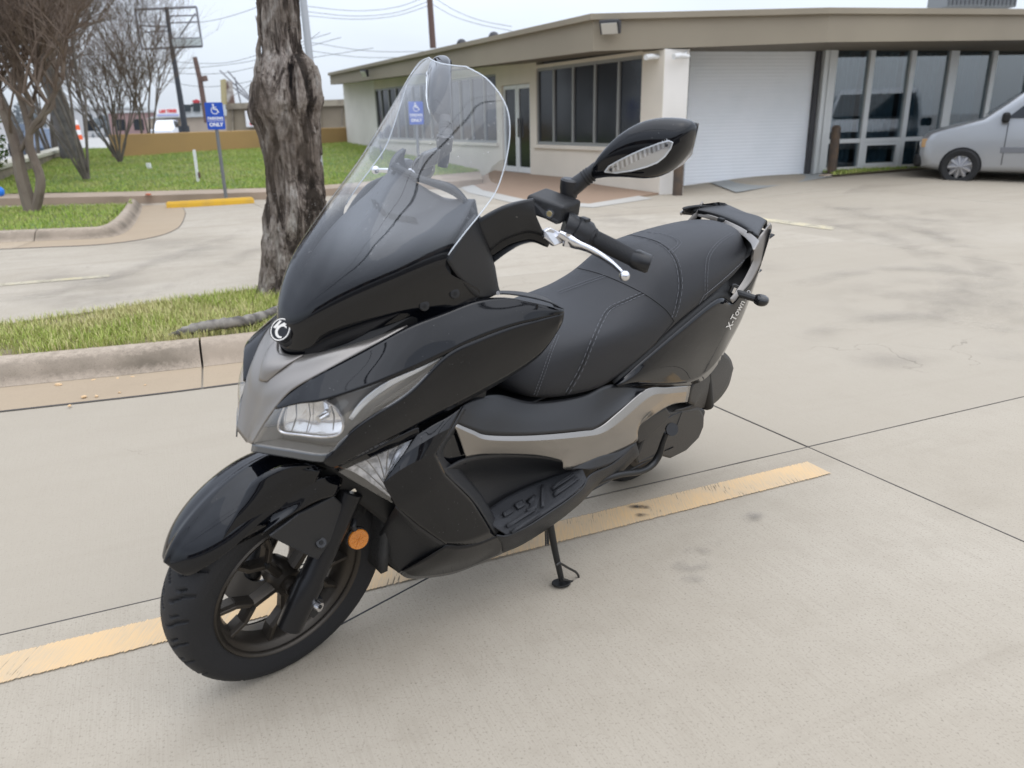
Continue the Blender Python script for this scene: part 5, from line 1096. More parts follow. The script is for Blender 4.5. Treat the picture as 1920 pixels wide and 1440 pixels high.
# ================================================================== SCOOTER
PSI, LEAN, STEER = R_(43.3), R_(11.6), R_(2.6)
f_ = Vector((-math.cos(PSI), -math.sin(PSI), 0)); l_ = Vector((math.sin(PSI), -math.cos(PSI), 0)); z_ = Vector((0, 0, 1))
l2 = l_ * math.cos(LEAN) - z_ * math.sin(LEAN); u2 = z_ * math.cos(LEAN) + l_ * math.sin(LEAN)
ORG = Vector((-.601, 1.632, .0))
BM = Matrix.Translation(ORG) @ Matrix((f_, l2, u2)).transposed().to_4x4()
BI = BM.inverted(); BI3 = BI.to_3x3(); co_b = BI @ c_o
bike = bpy.data.objects.new('motor_scooter', None); link(bike); bike.matrix_world = BM
T(bike, 'black maxi scooter with clear windscreen and taupe trim leaning on its side stand', 'scooter')
def b3(px, py, y):
    """bike-frame point seen at (px,py) that lies y metres left of the centre plane"""
    d = BI3 @ ray(px, py); t = (y - co_b.y) / d.y; return co_b + d * t
def V(*a): return Vector(a)
def rowp(r): return [b3(*p) if not isinstance(p, Vector) else p for p in r]
def mir(o, name=None):
    me = o.data.copy()
    for v in me.vertices: v.co.y = -v.co.y
    me.flip_normals(); c = bpy.data.objects.new(name or o.name.split('.')[0], me); link(c, o.parent)
    for md in o.modifiers:
        nm = c.modifiers.new(md.name, md.type)
        for a in ('thickness', 'offset', 'width', 'segments', 'limit_method', 'angle_limit', 'levels', 'render_levels'):
            if hasattr(md, a): setattr(nm, a, getattr(md, a))
    return c
_ax = Vector((-math.sin(R_(27)), 0, math.cos(R_(27)))); _pv = Vector((-.06, 0, .275))
SM = Matrix.Translation(_pv) @ Matrix.Rotation(STEER, 4, _ax) @ Matrix.Translation(-_pv); SI = SM.inverted()
def mirs(o):
    """mirror a steered part about the steered centre plane"""
    me = o.data.copy(); X = SM @ Matrix.Scale(-1, 4, Vector((0, 1, 0))) @ SI
    me.transform(X); me.flip_normals(); c = bpy.data.objects.new(o.name.split('.')[0], me); link(c, o.parent)
    for md in o.modifiers:
        nm = c.modifiers.new(md.name, md.type)
        for a in ('thickness', 'offset', 'width', 'segments', 'limit_method', 'angle_limit'):
            if hasattr(md, a): setattr(nm, a, getattr(md, a))
    return c
def surf(name, rows, m, parent=None, per=5, cu=True, cv=True, thick=.003, both=True, angle=40, bevel=0):
    vs, fs, uv = gridmesh([rowp(r) for r in rows], per, cu, cv)
    o = mk(name, vs, fs, m, parent or bike, thick=thick, angle=angle, uvs=uv, offset=0)
    if bevel: pass
    return [o, mir(o)] if both else [o]
def poly(name, pts, m, parent=None, thick=.004, both=True, bevel=.0015, vec=None):
    P = rowp(pts); n = Vector((0, 0, 0))
    for i in range(len(P)): n += P[i].cross(P[(i + 1) % len(P)])
    n.normalize()
    if n.y < 0: P.reverse(); n = -n
    o = MB().prism([p - n * thick for p in P], n * thick if vec is None else vec).mk(name, m, parent or bike, smooth=False, bevel=bevel)
    return [o, mir(o)] if both else [o]
def btube(name, pts, r, m, n=12, both=False, steer=False, parent=None, smoothn=0, flat=1.):
    P = rowp(pts)
    if smoothn:
        k = len(P); 
        if hasattr(r, '__len__'): r = [r[min(int(i / smoothn * (k - 1)), k - 2)] * (1 - (i / smoothn * (k - 1) - min(int(i / smoothn * (k - 1)), k - 2))) + r[min(int(i / smoothn * (k - 1)), k - 2) + 1] * (i / smoothn * (k - 1) - min(int(i / smoothn * (k - 1)), k - 2)) for i in range(smoothn + 1)]
        P = crom(P, smoothn)
    o = MB().tube(P, r, n, flat=flat).mk(name, m, parent or bike, angle=45); return [o] + ([mirs(o) if steer else mir(o)] if both else [])
def bvh(o):
    dg = bpy.context.evaluated_depsgraph_get(); return BVHTree.FromObject(o, dg)
def onto(bv, px, py, off=.001):
    d = (BI3 @ ray(px, py)).normalized(); h = bv.ray_cast(co_b, d)
    if h[0] is None: return None
    n = h[1]; n = n if n.dot(d) < 0 else -n; return h[0] + n * off
def decal(name, bvs, pts, m, off=.002, parent=None, step=0):
    P = [onto(bvs, x, y, off) for x, y in pts]; P = [p for p in P if p is not None]
    if len(P) < 3: return None
    c = sum(((x, y) for x, y in pts), ()); cx_ = sum(x for x, y in pts) / len(pts); cy_ = sum(y for x, y in pts) / len(pts)
    n = len(P); mid = [onto(bvs, (x + cx_) / 2, (y + cy_) / 2, off) or P[i] for i, (x, y) in enumerate(pts)][:n]; ce = onto(bvs, cx_, cy_, off) or mid[0]
    vs = P + mid + [ce]; fs = [(i, (i + 1) % n, n + (i + 1) % n, n + i) for i in range(n)] + [(n + i, n + (i + 1) % n, 2 * n) for i in range(n)]
    return mk(name, vs, fs, m, parent or bike, smooth=True, angle=60)

# ---- wheels
def tyre_mesh(cx, R, w, rb, NT, ng, grooves=True, steer=False):
    prof = [(-.78, rb - .004), (-.86, rb + .006), (-.97, rb + .030), (-1., rb + .045)]
    k = 34; sh = R - (rb + .045)
    for i in range(k + 1):
        a = math.pi * i / k; y = -math.cos(a); prof.append((y, rb + .045 + (R - rb - .045) * (math.sin(a) ** .72)))
    prof += [(1., rb + .045), (.97, rb + .030), (.86, rb + .006), (.78, rb - .004)]
    vs = []; np_ = len(prof)
    for t in range(NT):
        th = 2 * math.pi * t / NT
        for j, (y, r) in enumerate(prof):
            d = 0
            if grooves and 4 < j < 4 + k:
                yy = abs(y); s = 1 if y > 0 else -1; ph = (th / (2 * math.pi) * ng + (0 if s > 0 else .5)) % 1.
                for (c0, c1, y0, y1, wd) in ((.15, .62, .12, .62, .065), (.62, .80, .62, .92, .07), (.65, .9, .30, .62, .05)):
                    if y0 <= yy <= y1:
                        c = c0 + (c1 - c0) * ((yy - y0) / (y1 - y0)) ** 1.3; dd = abs((ph - c + .5) % 1 - .5)
                        if dd < wd: d = .0055
            rr = r - d; p = Vector((cx + math.cos(th) * rr, y * w / 2, .275 + math.sin(th) * rr)); vs.append(SM @ p if steer else p)
    fs = [(t * np_ + j, ((t + 1) % NT) * np_ + j, ((t + 1) % NT) * np_ + j + 1, t * np_ + j + 1) for t in range(NT) for j in range(np_ - 1)]
    return vs, fs
def lathe(cx, prof, n=72, steer=False, cz=.275):
    vs = []
    for t in range(n):
        th = 2 * math.pi * t / n
        for y, r in prof: p = Vector((cx + math.cos(th) * r, y, cz + math.sin(th) * r)); vs.append(SM @ p if steer else p)
    q = len(prof); return vs, [(t * q + j, ((t + 1) % n) * q + j, ((t + 1) % n) * q + j + 1, t * q + j + 1) for t in range(n) for j in range(q - 1)]
fw = bpy.data.objects.new('front_wheel', None); link(fw, bike)
vs, fs = tyre_mesh(0, .275, .124, .186, 720, 26, True, True); mk('tyre', vs, fs, M_rubber, fw, angle=50)
vs, fs = lathe(0, [(-.05, .180), (-.056, .190), (-.052, .193), (-.047, .188), (-.040, .176), (-.030, .168), (.0, .160), (.030, .168), (.040, .176), (.047, .188), (.052, .193), (.056, .190), (.05, .180)][::-1], 96, True); mk('rim', vs, fs, M_bronze, fw, thick=.004, angle=25, offset=0)
vs, fs = lathe(0, [(-.045, .0), (-.045, .028), (-.02, .036), (.012, .040), (.03, .036), (.045, .032), (.045, .022), (.062, .020), (.062, .0)], 32, True); mk('hub', vs, fs, M_bronze, fw, angle=30)
SPM = MB()
for k in range(5):
    a0_ = R_(200 + 72 * k)
    def pr(r, da, y): a = a0_ + da; p = Vector((math.cos(a) * r, y, .275 + math.sin(a) * r)); return p
    def loc(r, t, y): c, s = math.cos(a0_), math.sin(a0_); return SM @ Vector((c * r - s * t, y, .275 + s * r + c * t))
    def bar_(pa, pb, wa, wb, y0, y1, yo0, yo1):
        (ra, ta), (rb, tb) = pa, pb; d = Vector((rb - ra, tb - ta)).normalized(); n = Vector((-d.y, d.x))
        q = [(ra + n.x * wa, ta + n.y * wa, 0), (rb + n.x * wb, tb + n.y * wb, 1), (rb - n.x * wb, tb - n.y * wb, 1), (ra - n.x * wa, ta - n.y * wa, 0)]
        q2 = [(ra + n.x * wa * .55, ta + n.y * wa * .55, 0), (rb + n.x * wb * .55, tb + n.y * wb * .55, 1), (rb - n.x * wb * .55, tb - n.y * wb * .55, 1), (ra - n.x * wa * .55, ta - n.y * wa * .55, 0)]
        outer = [loc(r, t, (yo0, yo1)[e] ) for r, t, e in q2]; mid_ = [loc(r, t, (y1, yo1 * .6)[e] if 0 else (yo0 - .010, yo1 - .010)[e]) for r, t, e in q]; inner = [loc(r, t, (y0, y0)[e]) for r, t, e in q]
        SPM.add(outer + mid_ + inner, [(0, 1, 2, 3), (11, 10, 9, 8)] + [(i, 4 + i, 4 + (i + 1) % 4, (i + 1) % 4) for i in range(4)] + [(4 + i, 8 + i, 8 + (i + 1) % 4, 4 + (i + 1) % 4) for i in range(4)])
    S_ = MB(); SPM = S_
    bar_((.028, 0), (.100, 0), .0115, .012, .006, 0, .034, .036)
    for s in (-1, 1):
        bar_((.092, s * .004), (.128, s * .036), .0095, .0085, .006, 0, .036, .036); bar_((.124, s * .032), (.174, s * .047), .008, .008, .002, 0, .036, .034)
    sp = S_.mk('spoke', M_bronze, fw, smooth=False, bevel=.0015)
    hb = MB().tube([loc(.096, 0, .030), loc(.096, 0, .0385)], .0062, 12).mk('bolt_hole', M_deep, sp)
vs, fs = lathe(0, [(-.066, .062), (-.062, .062), (-.062, .120), (-.066, .120), (-.066, .062)], 60, True); mk('brake_disc', vs, fs, mat('brushed_steel', (.32, .32, .33), .35, metal=1.), fw, angle=30)
p = SM @ V(-.13, .0, .20); MB().tube([SM @ V(.165, .0, .175), SM @ V(.150, .018, .185), SM @ V(.137, .022, .19)], [.0042, .0042, .0036], 8).mk('valve_stem', M_brass, fw); MB().tube([SM @ V(.138, .022, .19), SM @ V(.124, .024, .197)], [.006, .005], 8).mk('valve_cap', M_deep, fw)
rw = bpy.data.objects.new('rear_wheel', None); link(rw, bike)
vs, fs = tyre_mesh(-1.43, .265, .14, .172, 300, 24, True); vs = [v - V(0, .035, .010) for v in vs]; mk('tyre', vs, fs, M_rubber, rw, angle=50)
vs, fs = lathe(-1.43, [(-.06, .165), (-.06, .178), (-.04, .165), (0, .15), (.04, .165), (.06, .178), (.06, .165), (.02, .06), (.03, .0)], 48, cz=.27); mk('rim', vs, fs, M_bronze, rw, angle=25)

# ---- fork
def fk(x, y, z): return SM @ V(x, y, z)
rk = math.tan(R_(27))
for s in (1, -1):
    y = .098 * s
    lowA, topA = fk(.035, y, .205), fk(-.235, y, .76)
    d = (topA - lowA)
    o = MB().tube([lowA - d * .01, lowA, lowA + d * .08, lowA + d * .20, lowA + d * .22, lowA + d * .58, lowA + d * .585], [.020, .030, .031, .033, .029, .029, .026], 20).mk('fork_leg', M_deep if 0 else mat('fork_satin_black', (.012, .012, .013), .28, metal=.3), bike, angle=40)
    MB().tube([lowA + d * .58, topA], .0165, 16).mk('stanchion', mat('hard_chrome', (.75, .72, .66), .15, metal=1.), bike)
    MB().tube([fk(.0, y * .55, .275), fk(.0, y * 1.28, .275)], .013, 14).mk('axle_nut', M_matte, bike)
btube('clamp_bolt', [(590, 1133, .125), (601, 1139, .142)], [.011, .011], M_alu, 18, parent=None); btube('clamp_bolt_socket', [(600.6, 1138.2, .1425), (602, 1139, .1445)], [.005, .005], M_deep, 6)
poly('clamp_lug', [(575, 1150, .11), (590, 1122, .11), (606, 1124, .115), (608, 1140, .115), (588, 1160, .11)], M_matte, thick=.02, both=False)
# front fork guard plate + bolt
g = poly('fork_guard', [(505, 1006, .118), (560, 965, .122), (627, 930, .115), (642, 945, .118), (641, 985, .122), (597, 1050, .126), (580, 1044, .126)], M_matte, thick=.010, both=True, bevel=.003)
btube('guard_bolt', [(600, 1018, .120), (602.5, 1017.5, .1285)], [.0125, .0115], M_matte, 20); btube('guard_bolt_socket', [(602.5, 1017.5, .1286), (603, 1017.5, .1296)], [.0055, .0055], M_deep, 6)
# amber reflector on its bracket
rc = b3(672, 1011, .112); nrm = (co_b - rc).normalized() * .35 + V(.10, .95, .1); nrm.normalize()
btube('reflector_bracket', [(664, 975, .09), (662, 985, .10), rc - nrm * .012], .008, M_matte, 8)
MB().tube([rc - nrm * .010, rc - nrm * .002, rc], [.0285, .0285, .025], 28).mk('reflector_housing', M_deep, bike); refl = MB().tube([rc, rc + nrm * .003], [.0255, .024], 28).mk('reflector', M_orange, bike)
a1 = nrm.orthogonal().normalized(); a2 = nrm.cross(a1)
for k in range(4):
    an = k * math.pi / 4 + .3; dd = a1 * math.cos(an) + a2 * math.sin(an); MB().tube([rc + nrm * .003 - dd * .022, rc + nrm * .0036, rc + nrm * .003 + dd * .022], .0006, 4).mk('prism_rib', M_orange, refl)
btube('brake_hose', [(690, 905, .07), (686, 945, .06), (672, 985, .04), (655, 1010, .0), (600, 1020, -.05)], .006, M_deep, 8, smoothn=20)

# ---- front fender
def fend(th, s, R0=.322, W=.088, drop=.050):
    a = R_(th); tip = min(1, max(0, (th - 33) / 20)) ** .55 if th < 120 else min(1, (212 - th) / 14 + .35)
    w = W * (.35 + .65 * tip); y = w * math.sin(s * 1.45) / math.sin(1.45); r = R0 - drop * (.4 + .6 * tip) * (1 - math.cos(s * 1.45)) / (1 - math.cos(1.45)) - .006 * (1 - abs(s)) * (0 if abs(s) > .05 else -1)
    r += .020 * max(0, min(1, (th - 50) / 30)) * (1 - .5 * s * s)
    r -= .012 * max(0, 1 - (th - 33) / 12) if th < 45 else 0
    return SM @ V(math.cos(a) * r, y, .275 + math.sin(a) * r)
ths = [34, 35.5, 38, 42, 48, 56, 64, 72, 80, 90, 100, 110, 120]
vs = []; fs = []; ns2 = 20
for th in ths:
    for j in range(ns2 + 1): vs.append(fend(th, -1 + 2 * j / ns2))
fs = [(i * (ns2 + 1) + j, (i + 1) * (ns2 + 1) + j, (i + 1) * (ns2 + 1) + j + 1, i * (ns2 + 1) + j + 1) for i in range(len(ths) - 1) for j in range(ns2)]
fender = mk('front_fender', vs, fs, M_gloss, bike, thick=.004, sub=2, angle=180)
ths = [118, 130, 145, 160, 172, 184, 192, 197]; vs = []
for th in ths:
    for j in range(ns2 + 1):
        s = -1 + 2 * j / ns2; a = R_(th); w = .075 * (1 if th < 185 else max(.25, (203 - th) / 20)); r = .310 - .03 * (1 - math.cos(s * 1.4)); vs.append(SM @ V(math.cos(a) * r, w * s, .275 + math.sin(a) * r))
fs = [(i * (ns2 + 1) + j, (i + 1) * (ns2 + 1) + j, (i + 1) * (ns2 + 1) + j + 1, i * (ns2 + 1) + j + 1) for i in range(len(ths) - 1) for j in range(ns2)]
mk('rear_splash_guard', vs, fs, M_matte, bike, thick=.004, sub=1, angle=180)
# side skirt of the fender running back to the fork guard
surf('fender_skirt', [[(402, 1038, .086), (440, 1022, .088), (490, 997, .092), (530, 972, .098), (580, 935, .105)], [(430, 985, .088), (470, 960, .094), (515, 925, .100), (560, 900, .104), (600, 885, .106)], [(470, 905, .070), (500, 885, .085), (540, 870, .092), (580, 868, .096), (612, 880, .098)]], M_gloss, both=True, thick=.005)
for v in bpy.data.objects['fender_skirt.001'].data.vertices: v.co.y *= .55; v.co.z -= .045; v.co.x -= .05
surf('fender_flank', [[(490, 1003, .110), (530, 975, .116), (590, 940, .116), (628, 929, .115)], [(500, 985, .100), (545, 950, .108), (600, 915, .112), (640, 905, .108)], [(505, 960, .09), (550, 920, .10), (600, 895, .104), (640, 890, .098)]], M_gloss, both=True, thick=.005)
for v in bpy.data.objects['fender_flank.001'].data.vertices: v.co.y *= .6; v.co.z -= .04; v.co.x -= .05

# ---- inner frame body that closes every gap behind the panels
H_ = [(.035, .685, .77, .025, .035), (.01, .68, .79, .045, .055), (-.05, .60, .86, .085, .08), (-.15, .50, .93, .125, .13), (-.25, .38, .98, .14, .15), (-.36, .26, .98, .15, .165), (-.45, .24, .86, .16, .165), (-.50, .24, .58, .15, .12), (-.58, .235, .57, .145, .10), (-.75, .24, .56, .145, .10), (-.95, .25, .58, .13, .12), (-1.1, .28, .70, .12, .15), (-1.25, .40, .78, .10, .15), (-1.4, .58, .82, .10, .135), (-1.55, .66, .86, .09, .11), (-1.68, .76, .90, .06, .07)]
vs = []; 
for x, zl, zh, wl, wh in H_:
    for (y, z) in ((-wl, zl), (-wl * .9, zl - .02), (wl * .9, zl - .02), (wl, zl), (max(wl, wh), zl * .5 + zh * .5), (wh, zh - .02), (wh * .8, zh), (-wh * .8, zh), (-wh, zh - .02), (-max(wl, wh), zl * .5 + zh * .5)): vs.append(V(x, y, z))
fs = [(i * 10 + k, i * 10 + (k + 1) % 10, (i + 1) * 10 + (k + 1) % 10, (i + 1) * 10 + k) for i in range(len(H_) - 1) for k in range(10)] + [tuple(range(10)), tuple((len(H_) - 1) * 10 + k for k in range(9, -1, -1))]
mk('inner_body', vs, fs, M_deep, bike, angle=30)

# ---- windscreen (clear upper, smoked to opaque gloss black at its foot)
def srow(C, E, p=2.2, n=7):
    c = b3(*C, 0); e = b3(*E); r = []
    for i in range(n):
        s = i / (n - 1); r.append(V(c.x + (e.x - c.x) * s ** p, e.y * s, c.z + (e.z - c.z) * s ** p))
    return r
def crow(*pts): return rowp(pts)
screen_rows = [srow((531, 663), (892, 563, .187), 1.9), srow((529, 640), (900, 546, .187), 2.1), srow((531, 600), (878, 531, .187), 2.4), srow((546, 560), (843, 512, .186), 2.7),
    srow((572, 511), (837, 486, .186), 2.9), srow((612, 445), (868, 441, .189), 2.6), srow((652, 384), (905, 395, .192), 2.4), srow((695, 318), (933, 352, .192), 2.2),
    srow((737, 252), (951, 290, .187), 2.1), srow((777, 190), (956, 236, .176), 2.0), srow((804, 150), (946, 192, .155), 2.0), srow((819, 129), (914, 149, .11), 2.0), srow((827, 119), (874, 125, .06), 2.0)]
full = []
for r in screen_rows: full.append([V(p.x, -p.y, p.z) for p in r[:0:-1]] + r)
vs, fs, uv = gridmesh(full, 5)
uv = [(u, v) for u, v in uv]
scr = mk('windscreen', vs, fs, M_screen, bike, angle=180, uvs=uv)
# rounded acrylic edge
nc = (len(full[0]) - 1) * 5 + 1; nr = (len(full) - 1) * 5 + 1
edge = [vs[i * nc + nc - 1] for i in range(21, nr)] + [vs[(nr - 1) * nc + j] for j in range(nc - 2, -1, -1)] + [vs[i * nc] for i in range(nr - 2, 20, -1)]
M_edge = mat('acrylic_edge', (.62, .66, .70), .15, spec=.9)
MB().tube(edge, .0013, 6).mk('windscreen_edge', M_edge, scr, angle=180)
# black backing of the foot of the screen
back = [[p + V(-.006, 0, -.006) * (1) for p in r] for r in full[:4]]; back = [[V(p.x, p.y * .985, p.z) for p in r] for r in back]
vb_, fb_, ub_ = gridmesh(back, 4); mk('nose_backing', vb_, fb_, M_deep, bike, angle=180)
bs = bvh(scr)
for (x, y) in ((795, 573), (852, 550)):
    for s in (1, -1):
        c = onto(bs, x, y, .0); n = V(.3, .93, .2).normalized(); 
        if s < 0: c = V(c.x, -c.y, c.z); n = V(n.x, -n.y, n.z)
        o = MB().tube([c - n * .001, c + n * .004, c + n * .0045], [.0118, .0105, .0085], 20).mk('screen_bolt', M_matte, bike); MB().tube([c + n * .0046, c + n * .0052], .0045, 6).mk('socket', M_deep, o)
# badge
bc = onto(bs, 531, 620, .0); bn = (V(.80, .12, .42)).normalized(); bu = (V(-.45, 0, .85) - bn * bn.dot(V(-.45, 0, .85))).normalized(); bl_ = bu.cross(bn).normalized()
if bl_.y > 0: bl_ = -bl_
# bl_ points to the bike's right = picture left
bn = (bvh(scr).ray_cast(co_b, (BI3 @ ray(535, 618)).normalized())[1]); bn = bn if bn.x > 0 else -bn; bn = V(.74, .34, .52).normalized(); bu = (V(-.45, 0, .85) - bn * bn.dot(V(-.45, 0, .85))).normalized(); bl_ = bu.cross(bn).normalized(); bl_ = -bl_ if bl_.y > 0 else bl_
pod = MB().sphere(bc - bn * .020 + V(-.004, .004, 0), .034, 24, (1., .9, .9)).mk('badge_pod', M_matte2, bike)
bc = bc + bn * .009
def ell(rx, ry, o_, n=40): return [bc + (-bl_) * (rx * math.cos(6.2832 * i / n)) + bu * (ry * math.sin(6.2832 * i / n)) + bn * o_ for i in range(n)]
badge = MB().tube([bc - bn * .01, bc, bc + bn * .002], [.026, .0255, .024], 40).mk('badge', M_gloss, bike)
E0, E1 = ell(.0215, .0235, .0024), ell(.0192, .0212, .0024); MB().add(E0 + E1, [(i, (i + 1) % 40, 40 + (i + 1) % 40, 40 + i) for i in range(40)]).mk('badge_ring', M_chrome if 0 else M_white, badge, smooth=False)
bp_ = lambda x, y, o_=.0026: bc + (-bl_) * x + bu * y + bn * o_
MB().add([bp_(-.0165, -.003), bp_(-.0105, -.003), bp_(-.006, .016), bp_(-.011, .016)], [(0, 1, 2, 3)]).add([bp_(-.010, .002, .0028), bp_(-.004, .002, .0028), bp_(.008, .0155, .0028), bp_(.001, .0165, .0028)], [(0, 1, 2, 3)]).mk('badge_letter', M_white, badge, smooth=False)
A_ = [R_(60 + 245 * i / 24) for i in range(25)]; o1 = [bp_(.0045 + .0135 * math.cos(a), -.002 + .0145 * math.sin(a), .003) for a in A_]; o2 = [bp_(.0065 + .0095 * math.cos(a), -.0015 + .0105 * math.sin(a), .003) for a in A_]
MB().add(o1 + o2, [(i, i + 1, 25 + i + 1, 25 + i) for i in range(24)]).mk('badge_letter', M_white, badge, smooth=False)

# ---- taupe nose
nose = [
    [(531, 662, 0), (590, 663, .058), (667, 645, .105), (764, 611, .160)],
    [(510, 683, 0), (556, 678, .048), (620, 662, .098), (700, 648, .146)],
    [(497, 706, 0), (528, 705, .040), (568, 697, .076), (612, 695, .116)],
    [(488, 733, 0), (505, 732, .031), (526, 729, .057), (549, 731, .081)],
    [(481, 762, 0), (491, 763, .023), (503, 765, .043), (516, 766, .063)],
    [(472, 795, 0), (478, 797, .016), (485, 799, .031), (492, 800, .046)],
    [(463, 829, 0), (466, 830, .011), (469, 831, .022), (473, 833, .034)]]
nf = []
for r in nose:
    q = rowp(r); nf.append([V(p.x, -p.y, p.z) for p in q[:0:-1]] + q)
vs, fs, uv = gridmesh(nf, 5); mk('nose_trim', vs, fs, M_taupe, bike, thick=.004, angle=180, offset=0)
bk_ = [[V(a.x + .007, a.y, a.z + .004) for a in rowp(r)] for r in ([(530, 664, 0), (553, 669, .030), (575, 668, .050)], [(504, 686, 0), (522, 690, .022), (540, 690, .038)], [(494, 716, 0), (500, 718, .008), (506, 718, .014)])]
bf = [[V(p.x, -p.y, p.z) for p in q[:0:-1]] + q for q in bk_]; vs, fs, uv = gridmesh(bf, 5); mk('nose_beak', vs, fs, M_taupe, bike, thick=.004, angle=180, offset=0)

# ---- headlamps
lens_rows = [[(516, 768, .065), (560, 758, .113), (605, 753, .152), (660, 738, .180), (720, 716, .196), (780, 692, .206), (834, 667, .213)],
    [(494, 800, .052), (545, 800, .112), (600, 800, .158), (642, 786, .184), (706, 752, .201), (772, 717, .2085), (832, 670, .2135)],
    [(473, 833, .034), (540, 844, .108), (612, 852, .170), (640, 826, .186), (692, 784, .202), (765, 735, .210), (829, 673, .214)]]
def inset(rows, d): return [[p - V(d, d * .45, 0) * 1.0 for p in rowp(r)] for r in rows]
M_house = mat('lamp_housing', (.24, .235, .225), .25, metal=.6)
for s, both in ((1, True),):
    surf('lamp_housing', inset(lens_rows, .038), M_house, both=True, thick=.002)
    surf('lamp_side', [rowp([(516, 767, .064), (492, 800, .046), (473, 833, .034)]), [p - V(.06, -.02, 0) for p in rowp([(516, 767, .064), (492, 800, .046), (473, 833, .034)])]], M_house, both=True, thick=.002, cv=False)
    fl_rim = [rowp(lens_rows[2]), [p - V(.036, .016, 0) for p in rowp(lens_rows[2])]]
    surf('lamp_rim', fl_rim, M_house, both=True, thick=.002, cv=False)
    refl_rows = [[(530, 766, .080), (560, 759, .11), (596, 754, .145), (626, 772, .162)], [(521, 795, .078), (560, 795, .122), (600, 795, .156), (639, 798, .176)], [(525, 813, .078), (560, 819, .118), (605, 823, .158), (633, 816, .176)]]
    rr_ = [[p - V(.010 + .022 * math.sin(math.pi * (j + .5) / 4) * (1 if i == 1 else .3), .006 + .008 * (i == 1), 0) for j, p in enumerate(rowp(r))] for i, r in enumerate(refl_rows)]
    surf('reflector', rr_, mat('lamp_reflector', (.88, .88, .88), .12, metal=.75, coat=.3, bump=(38., .9, 0)), both=True, thick=.001, per=8)
    bezel = [b3(*p) - V(.008, .006, 0) for p in ((530, 765, .080), (560, 758, .11), (598, 754, .145), (628, 772, .162), (640, 798, .176), (633, 818, .176), (605, 824, .158), (560, 820, .118), (523, 814, .078), (519, 795, .076), (530, 765, .080))]
    o = MB().tube(crom(bezel, 60), .0028, 6).mk('reflector_bezel', M_alu, bike); mir(o)
    for (xa, ya, wa), (xb, yb, wb) in (((548, 762, .10), (540, 816, .096)), ((572, 757, .13), (568, 820, .128)), ((612, 760, .155), (618, 820, .165))): o = MB().tube([b3(xa, ya, wa) - V(.012, .008, 0), b3((xa + xb) / 2, (ya + yb) / 2, (wa + wb) / 2) - V(.020, .010, 0), b3(xb, yb, wb) - V(.012, .008, 0)], .0009, 4).mk('reflector_facet', M_house, bike); mir(o)
    btube('bulb', [b3(596, 788, .152) - V(.026, .012, 0), b3(592, 790, .150) - V(.008, .004, 0)], [.009, .007], M_chrome, 12, both=True)
    surf('running_light', [[p - V(.010, .008, 0) for p in rowp([(650, 790, .188), (675, 756, .190), (720, 722, .197), (780, 696, .205), (822, 677, .211)])], [p - V(.012, .009, .0) for p in rowp([(655, 795, .191), (683, 764, .194), (727, 731, .200), (781, 703, .207), (820, 680, .2115)])]], mat('silvered_strip', (.66, .68, .70), .25, metal=.4), both=True, cv=False, thick=.002)
    for k in range(5):
        o = MB().tube([b3(690 + 18 * k, 776 - 9 * k, .202 + .002 * k) - V(.012, .008, 0), b3(800 - 3 * k, 700 + 3.6 * k, .21) - V(.008, .006, 0)], .0013, 4).mk('lamp_rib', M_house, bike); mir(o)
    surf('headlamp_lens', lens_rows, M_lens, both=True, thick=0, per=6)
    surf('lens_lip', [rowp(lens_rows[2]), [p + V(0, 0, -.008) for p in rowp([(471, 840, .033), (540, 851, .107), (613, 859, .169), (643, 832, .186), (695, 790, .202), (768, 741, .210), (832, 675, .214)])]], mat('smoked_lip', (.07, .075, .08), .15, coat=1.), both=True, cv=False, thick=.003)

# ---- side cowls
up_top = [(516, 765, .063), (548, 734, .080), (600, 702, .112), (680, 659, .142), (764, 613, .163), (830, 587, .174), (894, 563, .187), (945, 558, .205), (1000, 567, .235), (1056, 581, .265)]
up_bot = [(518, 767.5, .069), (560, 757, .115), (606, 751, .155), (690, 725, .190), (765, 696, .204), (838, 662, .2145), (900, 633, .228), (960, 611, .242), (1010, 598, .255), (1057, 586, .268)]
mid = [tuple((a + b) / 2 + (0, 0, .0012)[i] for i, (a, b) in enumerate(zip(p, q))) for p, q in zip(up_top, up_bot)]
surf('upper_cowl', [up_top, mid, up_bot], M_gloss, thick=.004)
lo_top = [(614, 853, .172), (641, 832, .188), (662, 806, .196), (700, 778, .204), (770, 733, .211), (838, 664, .215), (900, 634, .2285), (960, 612, .2425), (1010, 599, .2555), (1057, 587, .268)]
lo_bot = [(606, 868, .168), (625, 877, .172), (655, 863, .183), (700, 840, .193), (770, 805, .200), (838, 770, .207), (905, 735, .215), (965, 700, .226), (1015, 662, .242), (1050, 612, .264)]
mid = [tuple((a + b) / 2 + (0, 0, .004)[i] for i, (a, b) in enumerate(zip(p, q))) for p, q in zip(lo_top, lo_bot)]
sc1 = surf('side_cowl', [lo_top, mid, lo_bot], M_gloss, thick=.004)
# return of the spear towards the rider
surf('cowl_return', [[(1057, 587, .268), (1050, 612, .264), (1015, 662, .242), (965, 700, .226), (905, 735, .214)], [(1040, 590, .20), (1030, 615, .195), (990, 662, .17), (940, 700, .15), (890, 735, .14)]], M_matte, cv=False)
